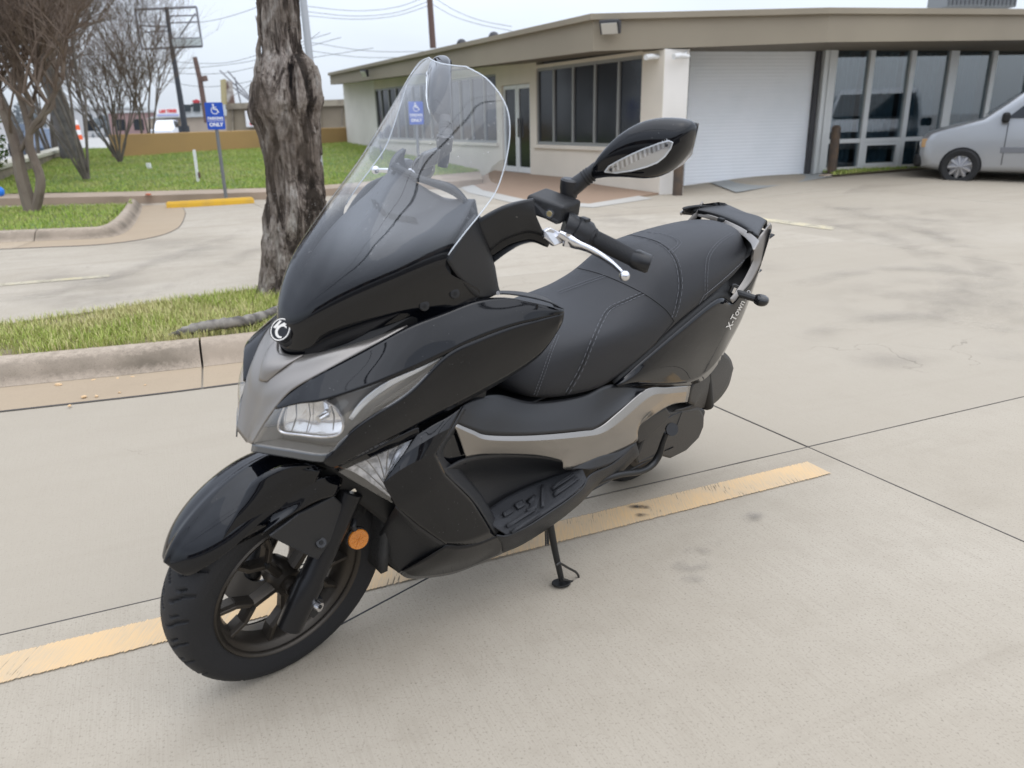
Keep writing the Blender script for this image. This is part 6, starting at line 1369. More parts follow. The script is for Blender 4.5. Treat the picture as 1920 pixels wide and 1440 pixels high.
# cockpit surround: matte ledge between screen and spear
surf('cockpit_ledge', [[(894, 562, .186), (935, 551, .190), (985, 556, .200), (1030, 567, .225), (1057, 580, .262)], [(900, 553, .150), (935, 546, .15), (985, 549, .150), (1025, 560, .16), (1040, 575, .19)]], M_matte2, cv=False)
surf('cockpit_wing', [[(836, 488, .180), (862, 525, .182), (898, 560, .184), (936, 550, .188)], [(852, 458, .178), (885, 495, .18), (912, 525, .182), (936, 548, .184)], [(872, 425, .172), (898, 450, .172), (916, 490, .174), (932, 535, .178)], [(890, 402, .160), (902, 430, .160), (914, 462, .160), (926, 500, .162)]], M_matte, thick=.006)
btube('trim_screw', [(933, 549, .192), (934, 549.5, .196)], [.005, .0045], M_alu, 12, both=True)
# dashboard cowl behind the screen
dash = [
    crow((548, 556, 0), (628, 540, .07), (730, 512, .125), (838, 508, .175)),
    crow((572, 511, 0), (640, 500, .06), (740, 478, .12), (832, 470, .165)),
    crow((618, 465, 0), (690, 455, .06), (770, 440, .115), (845, 438, .16)),
    crow((668, 425, 0), (730, 420, .055), (800, 412, .11), (860, 412, .155)),
    crow((700, 385, 0), (765, 388, .05), (822, 385, .10), (872, 388, .148)),
    crow((722, 345, 0), (780, 352, .045), (832, 370, .09), (880, 368, .14)),
    crow((745, 312, 0), (762, 328, .025), (822, 362, .07), (884, 366, .13))]
dash = [[p + V(-.012, 0, -.012) for p in r] for r in dash]
df_ = [[V(p.x, -p.y, p.z) for p in r[:0:-1]] + r for r in dash]; vs, fs, uv = gridmesh(df_, 5); dsh = mk('dash_cowl', vs, fs, mat('dash_plastic', (.05, .051, .055), .5, bump=(900., .2, 2)), bike, thick=.006, angle=60, offset=0)
bd = bvh(dsh)
for grp in ([(703, 380), (708, 386), (714, 392), (719, 398)], [(733, 404), (744, 407), (755, 409), (766, 411), (777, 413)]):
    for (x, y) in grp: decal('vent_slot', bd, [(x - 7, y - 6), (x + 3, y - 4), (x + 8, y + 8), (x - 3, y + 6)], M_deep, .0015)
surf('gauge_hood', [[(735, 308, 0), (790, 335, .05), (850, 352, .10), (888, 400, .15)], [(760, 330, -.0), (812, 345, .05), (865, 372, .10), (900, 430, .15)]], M_matte, cv=False, thick=.012)
surf('instrument_panel', [[V(*(b3(745, 312, 0) - V(.012, 0, .012))), V(*(b3(762, 328, .025) - V(.012, 0, .012))), V(*(b3(822, 362, .07) - V(.012, 0, .012))), V(*(b3(884, 366, .13) - V(.012, 0, .012)))], [(760, 335, 0), (792, 352, .04), (845, 382, .09), (900, 425, .15)]], M_matte, cv=False, thick=.006)
# lower dash and inner leg shield facing the rider
surf('leg_shield', [[(900, 405, .0), (905, 420, .08), (915, 440, .15)], [V(-.44, 0, .92), V(-.43, .1, .92), V(-.40, .16, .95)], [V(-.46, 0, .70), V(-.46, .10, .70), V(-.45, .14, .72)], [V(-.47, 0, .56), V(-.47, .09, .5), V(-.46, .12, .48)]], M_matte, thick=.004)

# ---- lower side panels
sp_rows = [[(783, 813, .200), (812, 795, .204), (840, 780, .206), (866, 762, .207)],
    [(752, 857, .207), (785, 835, .216), (818, 815, .220), (846, 801, .222)],
    [(718, 905, .206), (752, 880, .220), (785, 862, .228), (816, 850, .232)],
    [(742, 948, .210), (775, 928, .226), (805, 908, .236), (835, 890, .238)],
    [(788, 986, .214), (822, 972, .229), (855, 955, .238), (886, 940, .241)],
    [(838, 1020, .222), (866, 1022, .232), (898, 1016, .240), (927, 1004, .246)]]
surf('lower_cowl', sp_rows, M_gloss, thick=.004, cv=False, angle=12)
surf('indicator_trim', [[(623, 879, .170), (700, 842, .192), (777, 803, .200), (786, 810, .203)], [(634, 884, .160), (706, 853, .186), (775, 822, .198), (783, 818, .200)]], M_gloss, cv=False)
surf('cowl_recess', [[(868, 764, .207), (848, 801, .222), (818, 850, .230), (836, 889, .236), (887, 940, .240), (928, 1003, .246)], [(880, 772, .175), (868, 805, .172), (845, 850, .18), (862, 880, .195), (905, 932, .21), (938, 995, .23)]], M_matte2, cv=False)
surf('inner_gloss_panel', [[(846, 795, .205), (870, 812, .20), (882, 858, .195)], [(814, 848, .215), (838, 872, .205), (872, 870, .20)]], M_gloss, cv=False)
# front turn signal
ti = [(634, 884, .160), (706, 853, .186), (782, 820, .200), (768, 842, .204), (750, 859, .207), (719, 904, .206), (740, 944, .209), (735, 943, .206), (695, 922, .186)]
P = rowp(ti)
surf('turn_signal_base', [[p - V(.01, .012, 0) for p in rowp([(634, 884, .160), (706, 853, .186), (782, 820, .200)])], [p - V(.02, .02, 0) for p in rowp([(665, 903, .175), (712, 880, .192), (750, 859, .207)])], [p - V(.01, .012, 0) for p in rowp([(735, 943, .206), (722, 915, .203), (719, 904, .206)])]], mat('signal_silver', (.66, .67, .70), .25, metal=.35, coat=.5, bump=(55., 1., 1), var=(60., (.30, .31, .33), .42, .6)), thick=.001, per=6)
surf('turn_signal_lens', [[(634, 884, .160), (706, 853, .186), (782, 820, .200)], [(665, 903, .178), (712, 880, .194), (750, 859, .207)], [(737, 944, .208), (724, 917, .204), (719, 904, .206)]], M_lens, thick=0, per=6)
for k in range(0):
    f = .18 + .2 * k; o = MB().tube([(b3(634, 884, .160)).lerp(b3(782, 820, .2), f) - V(.003, .004, 0), b3(640, 887, .162).lerp(b3(735, 940, .206), min(1, f * 1.05)) - V(.003, .004, 0)], .0012, 4).mk('lens_rib', M_alu, bike); mir(o)
for f in (.16, .32, .48, .64, .80):
    rr0 = rowp([(634, 884, .160), (706, 853, .186), (782, 820, .200)]); rr1 = rowp([(665, 903, .175), (712, 880, .192), (750, 859, .207)]); rr2 = rowp([(735, 943, .206), (722, 915, .203), (719, 904, .206)])
    q_ = [line(r_, 50)[int(f * 50)] - V(o_, o_ * 1.1, 0) for r_, o_ in ((rr0, .0085), (rr1, .0175), (rr2, .0085))]; o = MB().tube(crom(q_, 10), .0013, 4).mk('lens_facet', M_house, bike); mir(o)
# belly fairing and radiator mouth
surf('belly_fairing', [[(838, 1021, .222), (866, 1023, .232), (898, 1017, .240), (928, 1005, .246), (948, 1000, .250)], [(790, 1050, .175), (830, 1056, .192), (880, 1046, .206), (925, 1028, .222), (945, 1018, .235)], [(747, 1072, .10), (772, 1084, .115), (840, 1077, .145), (890, 1060, .175), (941, 1037, .21)]], M_gloss, thick=.004)
surf('belly_bottom', [[(747, 1072, .10), (772, 1084, .115), (840, 1077, .145), (890, 1060, .175), (941, 1037, .21)], [V(-.26, .0, .21), V(-.34, .0, .205), V(-.42, .0, .205), V(-.5, 0, .21), V(-.6, 0, .22)]], M_gloss, cv=False, thick=.004)
surf('radiator_duct', [[(742, 948, .208), (788, 988, .212), (840, 1022, .220)], [(732, 965, .15), (770, 1010, .15), (800, 1048, .17)], [(712, 1000, .09), (722, 1045, .09), (747, 1073, .10)]], M_matte, thick=.004)
for k in range(5):
    o = MB().tube(rowp([(744 + 5 * k, 962 + 8 * k, .175 - .012 * k), (795 - 1 * k, 1010 + 5 * k, .185 - .014 * k)]), .0035, 5).mk('grille_bar', M_deep, bike); mir(o)
surf('radiator', [[V(-.235, 0, .50), V(-.235, .11, .50)], [V(-.225, 0, .24), V(-.225, .11, .24)]], mat('radiator_core', (.03, .03, .03), .6, bump=(220., 1., 1)), cv=False, thick=.02)

# ---- footboard, tunnel, trims
surf('foot_recess', [[(833, 880, .228), (870, 860, .208), (915, 852, .202), (965, 852, .205), (1015, 856, .212), (1050, 864, .222), (1072, 880, .232)], [(850, 905, .18), (890, 895, .165), (935, 888, .165), (980, 880, .17), (1020, 876, .18), (1050, 876, .20), (1078, 882, .225)], [(903, 966, .205), (918, 953, .185), (945, 934, .175), (985, 914, .175), (1025, 898, .185), (1060, 886, .205), (1088, 880, .236)]], M_matte, thick=.004)
mat_rows = [[(903, 966, .205), (918, 953, .185), (945, 934, .175), (985, 914, .175), (1025, 898, .185), (1060, 886, .205), (1092, 878, .236)],
    [(922, 985, .235), (940, 976, .23), (972, 958, .225), (1008, 938, .225), (1045, 917, .23), (1075, 902, .238), (1096, 890, .246)],
    [(944, 1000, .254), (955, 1004, .262), (988, 985, .268), (1024, 962, .270), (1060, 938, .270), (1088, 915, .266), (1100, 900, .258)]]
fb = surf('footboard', mat_rows, mat('footboard_rubber', (.022, .023, .026), .6, bump=(300., .8, 3)), thick=.006)
bf_ = bvh(fb[0])
for pts in ([(940, 965), (958, 955), (962, 962), (945, 972)], [(962, 948), (978, 940), (984, 950), (970, 958)], [(985, 942), (1000, 930), (1010, 935), (1006, 955), (990, 965), (986, 958), (998, 948), (996, 942)], [(1014, 912), (1020, 912), (1020, 952), (1014, 955)], [(1036, 925), (1080, 896), (1086, 900), (1040, 934)], [(1034, 915), (1074, 888), (1078, 892), (1036, 922)], [(946, 985), (1000, 955), (1003, 960), (950, 991)], [(955, 996), (1010, 962), (1013, 967), (960, 1001)]):
    o = decal('grip_rib', bf_, pts, MATS['footboard_rubber'], .0045, fb[0])
    if o: s_ = o.modifiers.new('th', 'SOLIDIFY'); s_.thickness = .004; s_.offset = -1
surf('floor_skirt', [[(930, 1003, .248), (950, 1004, .262), (990, 986, .271), (1026, 963, .273), (1062, 939, .273), (1092, 914, .268), (1106, 890, .250), (1150, 868, .238), (1192, 830, .222)], [(940, 1018, .24), (960, 1012, .255), (1000, 992, .262), (1040, 966, .266), (1075, 940, .264), (1100, 922, .255), (1118, 900, .24), (1158, 878, .225), (1196, 842, .21)], [(942, 1036, .21), (975, 1022, .225), (1012, 1000, .235), (1052, 972, .24), (1085, 945, .235), (1102, 928, .225), (1122, 908, .21), (1162, 886, .195), (1198, 852, .18)]], M_matte2, thick=.004)
surf('floor_gusset', [[(905, 975, .215), (915, 1012, .222), (940, 1030, .215)], [(945, 965, .215), (965, 1000, .222), (975, 1015, .215)]], M_deep, thick=.004, cv=False)
surf('floor_top_trim', [[(1069, 880, .232), (1120, 857, .230), (1160, 846, .225), (1189, 829, .220)], [(1092, 879, .240), (1112, 880, .246), (1150, 866, .240), (1193, 831, .223)]], M_matte2, thick=.004, cv=False)
surf('side_trim', [[(849, 791, .205), (885, 806, .212), (917, 816, .218), (1000, 816, .222), (1089, 808, .226), (1124, 800, .226), (1158, 773, .218), (1210, 730, .202), (1250, 726, .196), (1294, 723, .188)],
    [(852, 799, .212), (885, 814, .221), (917, 825, .228), (1000, 826, .232), (1089, 819, .236), (1130, 811, .236), (1166, 787, .230), (1219, 743, .214), (1253, 738, .207), (1292, 734, .198)],
    [(862, 826, .210), (888, 836, .216), (917, 838, .221), (1000, 838, .226), (1060, 842, .232), (1118, 832, .232), (1175, 805, .224), (1225, 765, .210), (1256, 744, .203), (1291, 741, .195)],
    [(873, 858, .208), (892, 853, .210), (917, 851, .212), (1000, 853, .218), (1051, 864, .226), (1070, 879, .232), (1189, 831, .222), (1192, 803, .212), (1252, 761, .200), (1288, 753, .194)]], M_silver, thick=.004, per=6, cv=False, angle=14)
surf('tunnel_cover', [[(868, 760, .185), (893, 748, .168), (935, 741, .155), (1000, 754, .158), (1090, 742, .170), (1144, 721, .178), (1215, 730, .185)], [(860, 775, .20), (890, 775, .192), (930, 775, .192), (1000, 785, .196), (1090, 776, .200), (1130, 765, .202), (1205, 733, .198)], [(850, 790, .206), (885, 805, .213), (917, 815, .219), (1000, 815, .223), (1089, 807, .227), (1124, 799, .227), (1210, 730, .205)]], M_matte, thick=.004)
tn = [[V(-.49, 0, .60), V(-.49, .09, .60), V(-.48, .12, .585)], [V(-.56, 0, .615), V(-.56, .10, .61), V(-.56, .13, .605)], [V(-.70, 0, .64), V(-.70, .10, .63), V(-.70, .14, .62)], [V(-.9, 0, .66), V(-.9, .10, .64), V(-.9, .15, .63)]]
surf('tunnel_top', tn, M_matte, thick=.003)

# ---- seat
S_ = [(-.560, .035, .690, .03, .705, .72), (-.575, .085, .672, .065, .715, .742), (-.61, .130, .655, .10, .735, .765), (-.66, .156, .642, .125, .752, .782), (-.75, .170, .628, .143, .765, .792), (-.86, .178, .622, .155, .776, .800), (-.93, .181, .634, .160, .780, .812),
    (-1.00, .183, .660, .162, .786, .838), (-1.06, .184, .686, .162, .796, .872), (-1.11, .184, .712, .160, .812, .912), (-1.15, .182, .735, .158, .832, .936), (-1.20, .180, .757, .156, .852, .948), (-1.30, .174, .787, .150, .878, .957), (-1.40, .165, .813, .143, .896, .963), (-1.50, .152, .840, .132, .912, .966), (-1.58, .134, .864, .115, .922, .965), (-1.63, .108, .882, .09, .926, .960), (-1.655, .06, .90, .05, .925, .950)]
cs = crom([V(a, b, c) for a, b, c, d, e, f in S_], 90); cs2 = crom([V(d, e, f) for a, b, c, d, e, f in S_], 90); vs = []
PN = 29
for q, w in zip(cs, cs2):
    x, wb, zb = q; ws_, zs_, zt = w
    ctrl = [V(x, wb * .75, zb - .012), V(x, wb, zb), V(x, wb + .002, zb * .62 + zs_ * .38), V(x, ws_ + .010, zs_ - .012), V(x, ws_ * .78, zs_ * .42 + zt * .58), V(x, ws_ * .42, zt - (zt - zs_) * .10), V(x, 0, zt)]
    h = crom(ctrl, 18); ring = h + [V(p.x, -p.y, p.z) for p in h[-2::-1]]; vs += ring; PN = len(ring)
fs = [(i * PN + j, (i + 1) * PN + j, (i + 1) * PN + j + 1, i * PN + j + 1) for i in range(90) for j in range(PN - 1)] + [tuple(range(PN)), tuple(90 * PN + j for j in range(PN - 1, -1, -1))]
seat = mk('seat', vs, fs, M_seat, bike, angle=70); bseat = bvh(seat)
st = MB()
def stitch(pts, off2=0, dash=True, w=.0006):
    P = [onto(bseat, x, y, .0012) for x, y in [tuple(v)[:2] for v in crom([V(x, y, 0) for x, y in pts], 70)]]
    P = [p for p in P if p is not None]
    if not P: return
    for i in range(0, len(P) - 2, 3):
        if (P[i + 1] - P[i]).length < .03: st.tube([P[i], P[i + 1], P[i + 2]] if dash else P[i:i + 4], w, 4)
def pair(pts, dx=7, dy=1): stitch(pts); stitch([(x + dx, y + dy) for x, y in pts])
groove = MB()
def seam(pts, w=.0013):
    P = [onto(bseat, x, y, .0003) for x, y in [tuple(v)[:2] for v in crom([V(x, y, 0) for x, y in pts], 60)]]; P = [p for p in P if p is not None]
    if len(P) > 3: groove.tube(P, w, 4)
pair([(1202, 549), (1172, 562), (1141, 577), (1124, 603), (1105, 645), (1085, 692), (1055, 744)], 6, 3); pair([(1043, 628), (1030, 660), (1014, 705), (997, 750)], 5, 1)
pair([(1132, 516), (1083, 533), (1043, 548)], 4, 3); pair([(1130, 449), (1160, 441), (1193, 444), (1230, 455), (1254, 473), (1267, 498), (1272, 536), (1266, 574), (1258, 598)], 7, -1)
stitch([(1150, 441), (1180, 434), (1236, 438), (1262, 446), (1270, 458), (1252, 473)]); stitch([(1262, 444), (1277, 456), (1258, 476)])
pair([(1370, 438), (1345, 455), (1327, 478), (1322, 505), (1321, 551)], 5, 1); stitch([(1321, 551), (1308, 575), (1297, 600)]); stitch([(1326, 552), (1313, 575), (1302, 600)]); stitch([(1322, 552), (1358, 522), (1401, 482)], w=.001); stitch([(1163, 435), (1225, 420), (1291, 410)], w=.001)
seam([(1065, 498), (1132, 516), (1202, 548), (1245, 578), (1264, 602)]); seam([(1264, 602), (1240, 632), (1220, 655)]); seam([(1205, 550), (1144, 579), (1127, 605), (1108, 647), (1088, 694), (1058, 745)], .001); seam([(1133, 447), (1163, 440), (1196, 443), (1233, 454), (1257, 472), (1271, 498), (1276, 536), (1269, 575)], .001)
st.mk('stitching', M_thread, seat, smooth=False)['kind'] = 'stuff'; groove.mk('seam', M_deep, seat, smooth=False)

# ---- tail
tt = [(1152, 721, .182), (1210, 671, .190), (1280, 611, .188), (1345, 560, .180), (1371, 566, .176), (1390, 547, .172), (1409, 525, .165), (1425, 493, .155), (1436, 461, .145), (1445, 429, .135)]
tb_ = [(1163, 725, .184), (1225, 722, .190), (1285, 722, .184), (1318, 712, .172), (1345, 682, .165), (1368, 640, .155), (1390, 598, .148), (1410, 547, .142), (1430, 486, .138), (1446, 433, .133)]
md_ = [tuple((a + b) / 2 + (0, 0, .012)[i] for i, (a, b) in enumerate(zip(p, q))) for p, q in zip(tt, tb_)]
tl = surf('tail_panel', [tt, md_, tb_], M_gloss, thick=.004); btl = bvh(tl[0])
surf('tail_inner', [[(1152, 721, .182), (1210, 671, .190), (1280, 611, .188), (1345, 560, .180), (1371, 566, .176)], [V(-.95, .12, .64), V(-1.1, .12, .72), V(-1.28, .12, .79), V(-1.45, .10, .84), V(-1.55, .09, .86)]], M_deep, cv=False)
# scooter name in script along the tail
M_alup = mat('aluminium_print', (.50, .50, .51), .4)
for body, C_, A_, B_2, m_ in (('X-Town', (1379, 590), (8.2, -15.5), (-12.5, -6.5), M_white), ('300', (1400, 553), (7., -11.5), (-9, -4.5), M_alup)):
    vs, fs = text_mesh(body, 1., .012); out_ = []
    for v in vs:
        p = onto(btl, C_[0] + A_[0] * v.x + B_2[0] * v.y, C_[1] + A_[1] * v.x + B_2[1] * v.y, .0012)
        out_.append(p or (onto(btl, *C_, .001) or V(-1.6, .15, .8)))
    mk('lettering', out_, fs, m_, tl[0], smooth=False)
# grab rail: taupe arms joined round the back of the seat
def bz(px, py, z):
    d = BI3 @ ray(px, py); return co_b + d * ((z - co_b.z) / d.z)
arm_o = [(1373, 568, .178), (1392, 547, .174), (1410, 525, .167), (1426, 493, .157), (1437, 461, .147), (1446, 428, .136), (1444, 418, .134)]
arm_i = [(1368, 562, .172), (1383, 543, .164), (1396, 523, .156), (1411, 492, .146), (1414, 470, .140), (1420, 452, .134), (1430, 436, .130)]
surf('grab_arm', [arm_o, arm_i, [p + V(0, -.004, -.022) for p in rowp(arm_i)]], M_taupe, thick=.005, cv=False)
ri = [(1276, 403), (1282, 401), (1307, 404), (1347, 415), (1373, 429), (1395, 442), (1409, 456), (1414, 470)]
ro = [(1276, 399), (1282, 395), (1307, 396), (1351, 409), (1380, 422), (1400, 433), (1417, 446), (1424, 453)]
surf('grab_rail', [[bz(x, y, .918) for x, y in ri], [bz(x, y, .942) for x, y in ri], [bz(x, y, .955) for x, y in ro]], M_taupe, both=False, thick=.006, cv=False)
c0 = [(1282, 399), (1307, 400), (1351, 411), (1390, 428), (1415, 446)]; c1 = [(1284, 393), (1307, 392), (1353, 402), (1394, 418), (1422, 438)]; c2 = [(1312, 389), (1330, 388), (1372, 397), (1408, 408), (1432, 420)]; c3 = [(1360, 384), (1368, 385), (1398, 398), (1422, 405), (1438, 413)]
cap = [[bz(x, y, z) for x, y in r] for r, z in ((c0, .950), (c1, .966), (c2, .972), (c3, .972))]; cap.append([p + V(-.02, 0, -.03) for p in cap[-1]])
vs, fs, uv = gridmesh(cap, 5); capo = mk('tail_cap', vs, fs, M_matte2, bike, thick=.01, angle=30, offset=-1); bcap = bvh(capo)
for (x, y) in ((1300, 395), (1352, 412), (1408, 435)):
    p = onto(bcap, x, y, .0) or bz(x, y, .962); MB().box(p, (.018, .022, .012)).mk('cap_fixing', M_deep, capo, smooth=False, bevel=.003)
surf('seat_tray', [[V(-1.45, .135, .83), V(-1.45, 0, .84)], [V(-1.60, .135, .885), V(-1.60, 0, .89)], [V(-1.70, .125, .915), V(-1.70, 0, .92)], [V(-1.80, .11, .93), V(-1.80, 0, .935)]], M_deep, cv=False)
surf('tail_well', [[(1280, 611, .185), (1345, 560, .178), (1371, 566, .173), (1409, 525, .162), (1436, 461, .142)], [V(-1.25, .10, .74), V(-1.42, .09, .78), V(-1.52, .08, .80), V(-1.62, .06, .84), V(-1.74, .05, .88)]], M_deep, cv=False)
btube('seat_lock', [(1373, 548, .165), (1378, 538, .168)], [.009, .009], M_alu, 14); btube('helmet_hook', [(1368, 545, .17), (1375, 534, .178), (1384, 537, .176)], .004, M_matte, 8, smoothn=12)
MB().box((-1.78, 0, .76), (.05, .15, .06)).mk('tail_lamp', mat('red_tail_lens', (.4, .01, .01), .15, coat=1.), bike, bevel=.02)
surf('tail_underside', [[V(-1.55, 0, .74), V(-1.55, .14, .76)], [V(-1.83, 0, .79), V(-1.80, .10, .80)]], M_matte, cv=False)
# rear turn signals
for s in (1, -1):
    c = b3(1426, 563, .235); c = V(c.x, c.y * s, c.z)
    o = MB().sphere(c, .027, 16, (.8, 1., .72)).mk('rear_signal', M_deep if 0 else mat('signal_body', (.012, .012, .013), .25, coat=.4), bike); MB().tube([c, V(c.x + .06, .10 * s, c.z + .01)], [.011, .014], 10).mk('signal_stalk', M_matte, o); MB().sphere(c + V(-.010, 0, 0), .0235, 14, (.9, 1., .72)).mk('signal_lens', mat('smoked_signal_lens', (.02, .012, .008), .15, coat=1.), o)

# ---- rear lower end: splash cover, air box, exhaust, engine, centre stand
M_box = mat('airbox_plastic', (.045, .043, .040), .5, bump=(600., .3, 2))
surf('rear_mudguard', [[(1290, 755, .160), (1296, 722, .165), (1325, 690, .150), (1352, 655, .135)], [(1300, 762, .158), (1318, 728, .158), (1345, 700, .145), (1368, 672, .130)], [(1262, 770, .15), (1330, 760, .135), (1362, 728, .125), (1374, 690, .118)]], M_box, thick=.006)
surf('mudguard_back', [[V(-1.56, .13, .545), V(-1.58, 0, .56)], [V(-1.70, .115, .47), V(-1.76, 0, .46)], [V(-1.66, .12, .38), V(-1.84, 0, .36)]], M_box, both=True, thick=.005)
ab = [(1258, 772), (1312, 763), (1322, 779), (1321, 800), (1312, 822), (1288, 846), (1258, 861), (1240, 856), (1196, 872), (1192, 862), (1215, 800)]
ao = poly('air_box', [(x, y, .150) for x, y in ab], M_box, thick=.075, both=False, bevel=.010)[0]; bab = bvh(ao)
for pts in ([(1197, 866), (1262, 838), (1318, 806)], [(1278, 772), (1268, 800)], [(1232, 795), (1262, 778), (1278, 772)]): o = MB().tube([onto(bab, x, y, .0005) or V(0, 0, 0) for x, y in pts], .0024, 5).mk('air_box_rib', M_matte2, ao)
poly('belt_cover', [(1190, 803, .165), (1205, 790, .168), (1250, 765, .17), (1258, 775, .17), (1252, 790, .17), (1215, 822, .168), (1198, 832, .165)], M_box, thick=.05, both=False, bevel=.006)
poly('transmission_case', [V(-.98, .13, .40), V(-1.45, .13, .36), V(-1.62, .13, .30), V(-1.62, .13, .22), V(-1.45, .13, .20), V(-1.05, .13, .24)], M_matte, thick=.09, both=False, bevel=.012)
btube('exhaust', [V(-1.15, -.15, .22), V(-1.35, -.17, .26), V(-1.75, -.19, .42)], [.03, .06, .055], M_matte, 18)
btube('shock_absorber', [V(-1.60, .135, .33), V(-1.42, .13, .68)], .024, M_deep, 12, both=True)
btube('center_stand_lever', [(1112, 906, .205), (1135, 897, .215), (1165, 889, .222), (1200, 884, .226), (1222, 872, .228), (1236, 852, .230), (1243, 830, .232), (1250, 812, .235)], [.011, .011, .010, .0105, .012, .012, .0095, .009], M_deep if 0 else mat('stand_black', (.012, .012, .012), .35), 12, smoothn=40)
pc = b3(1260, 805, .245); pn_ = (V(.45, .8, .5)).normalized(); MB().tube([pc - pn_ * .012, pc - pn_ * .002, pc + pn_ * .002], [.018, .0215, .0205], 26).mk('stand_pad', M_matte, bike)

btube('stand_spring', [(1108, 912, .19), (1120, 903, .20), (1148, 893, .205)], [.012, .013, .009], mat('spring_steel', (.10, .10, .10), .4, metal=.8), 8)
# side stand down to the ground
def to_b(w): return BI @ w
ft_w = G(1052, 1094, .006); ft_b = to_b(ft_w)
top_ = b3(1030, 975, .215)
leg = MB().tube([top_, top_.lerp(ft_b, .5), ft_b + V(0, 0, .012)], [.011, .0095, .0085], 12).mk('side_stand', MATS['stand_black'], bike)
wd = Vector((.027, -.004, 0)); wn_ = Vector((.008, .026, 0)) * .8; q = [ft_w + wd * math.cos(a) + wn_ * math.sin(a) + Vector((.0, -.002, .0)) for a in [6.283 * i / 14 for i in range(14)]]
MB().prism([to_b(p) for p in q], to_b(Vector((0, 0, .006))) - to_b(Vector((0, 0, 0)))).mk('stand_foot', MATS['stand_black'], leg, smooth=False, bevel=.001)
P = [(1043, 1060), (1050, 1056), (1064, 1064), (1080, 1073), (1085, 1082), (1080, 1089), (1068, 1090), (1054, 1087)]
MB().tube(crom([b3(x, y, ft_b.y + .01) for x, y in P], 30), .0036, 8).mk('stand_tang', MATS['stand_black'], leg)
sp0, sp1 = b3(1025, 990, .20), b3(1026, 1022, .225); hel = []
for i in range(121): a = i / 120 * 6.2832 * 14; c = sp0.lerp(sp1, i / 120); hel.append(c + V(math.cos(a), math.sin(a), 0) * .0055)
MB().tube(hel, .0013, 4).mk('return_spring', MATS['spring_steel'], leg)

# ---- handlebar and controls (left built, right mirrored through the steering plane)
surf('handlebar_cover', [[(893, 416, .155), (915, 402, .170), (945, 387, .190), (975, 377, .205), (1000, 372, .215)], [(903, 440, .160), (930, 424, .176), (960, 408, .196), (985, 400, .212), (1003, 398, .222)], [(916, 470, .158), (938, 452, .172), (965, 440, .190), (990, 434, .205), (1020, 440, .225)]], M_matte, both=False, thick=.010)
mc_ = [o for o in bpy.data.objects if o.name.startswith('handlebar_cover')][-1]; mirs(mc_)
o = surf('handlebar_lower_cover', [[(913, 468, .155), (938, 450, .170), (965, 438, .188), (992, 432, .205), (1032, 446, .232)], [(918, 480, .158), (945, 463, .172), (970, 452, .190), (996, 448, .205), (1028, 460, .228)], [(922, 492, .145), (948, 472, .155), (975, 457, .170), (1000, 452, .19), (1022, 458, .215)]], M_gloss, both=False, thick=.008)[0]; mirs(o)
surf('handlebar_center', [[(893, 416, .155), (860, 400, .08), (830, 385, 0)], [(903, 440, .160), (880, 420, .08), (850, 405, 0)], [(918, 480, .155), (900, 450, .08), (870, 425, 0)]], M_matte, both=True, thick=.01)
B_O = bike
front = rowp([(988, 364, .172), (1058, 389, .238), (1053, 421, .238), (1040, 422, .232), (1020, 412, .212), (980, 398, .172)])
mcb = MB().prism(front, V(-.055, .0, .012)).mk('master_cylinder', M_matte, bike, smooth=False, bevel=.006, bseg=3); mirs(mcb)
btube('sight_glass', [b3(1031, 401, .2185) - V(.002, 0, 0), b3(1031, 401, .2185) + V(.004, .002, .001)], [.0095, .009], M_chrome, 24); btube('sight_window', [b3(1031, 401, .2185) + V(.004, .002, .001), b3(1031, 401, .2185) + V(.0052, .0025, .001)], [.0065, .006], mat('oil_glass', (.30, .24, .12), .05, coat=1.), 20)
o = btube('banjo_bolt', [(962, 404, .19), (968, 401, .198), (971, 400, .202)], [.009, .0105, .009], M_alu, 14)[0]; btube('brake_line', [(970, 404, .198), (968, 416, .196), (958, 423, .19)], [.005, .005, .006], M_alu, 10, smoothn=14)
for o in btube('switch_housing', [(1059, 418, .236), (1064, 420, .240), (1078, 428, .252), (1082, 429, .256), (1100, 441, .274), (1110, 446, .284)], [.024, .0265, .0265, .030, .030, .022], M_matte, 20): mirs(o)
for nm_, c, d in (('switch_button', (1096, 413, .268), (.016, .022, .012)), ('horn_button', (1089, 437, .272), (.012, .02, .02))):
    o = MB().box(b3(*c), d).mk(nm_, M_matte2, bike, smooth=False, bevel=.002); mirs(o)
MB().box(b3(1090, 430, .277), (.002, .014, .002)).mk('switch_print', M_white, bike, smooth=False)
o = btube('grip', [(1106, 443, .282), (1112, 446, .288), (1116, 448, .292), (1150, 465, .330), (1186, 483, .372), (1191, 485, .377)], [.021, .0215, .0185, .0190, .0185, .0205], M_grip, 22)[0]; mirs(o); bg_ = bvh(o)
for k, (x, y) in enumerate([(1120, 443), (1127, 446), (1136, 455), (1143, 459), (1155, 464), (1163, 469), (1172, 474)]):
    pts = [(x - 4, y - 6), (x - 1, y - 7), (x + 5, y + 5), (x + 2, y + 6)]; decal('grip_groove', bg_, pts, M_deep, .0004, o)
o = btube('bar_end', [(1191, 485, .377), (1193, 486, .380), (1216, 495, .405), (1219, 496, .408)], [.0205, .0215, .0205, .017], mat('satin_black', (.012, .012, .013), .3), 24)[0]; mirs(o)
o = btube('brake_lever', [(1046, 438, .245), (1062, 447, .258), (1076, 455, .275), (1088, 460, .29), (1105, 467, .312), (1125, 478, .338), (1145, 492, .368), (1160, 505, .395), (1167, 512, .408)], [.012, .016, .015, .0115, .0095, .0088, .0078, .0066, .006], M_alu, 14, smoothn=40, flat=.7)[0]; mirs(o)
o = MB().sphere(b3(1171, 517, .418), .0112, 18).mk('lever_ball', M_alu, bike); mirs(o)
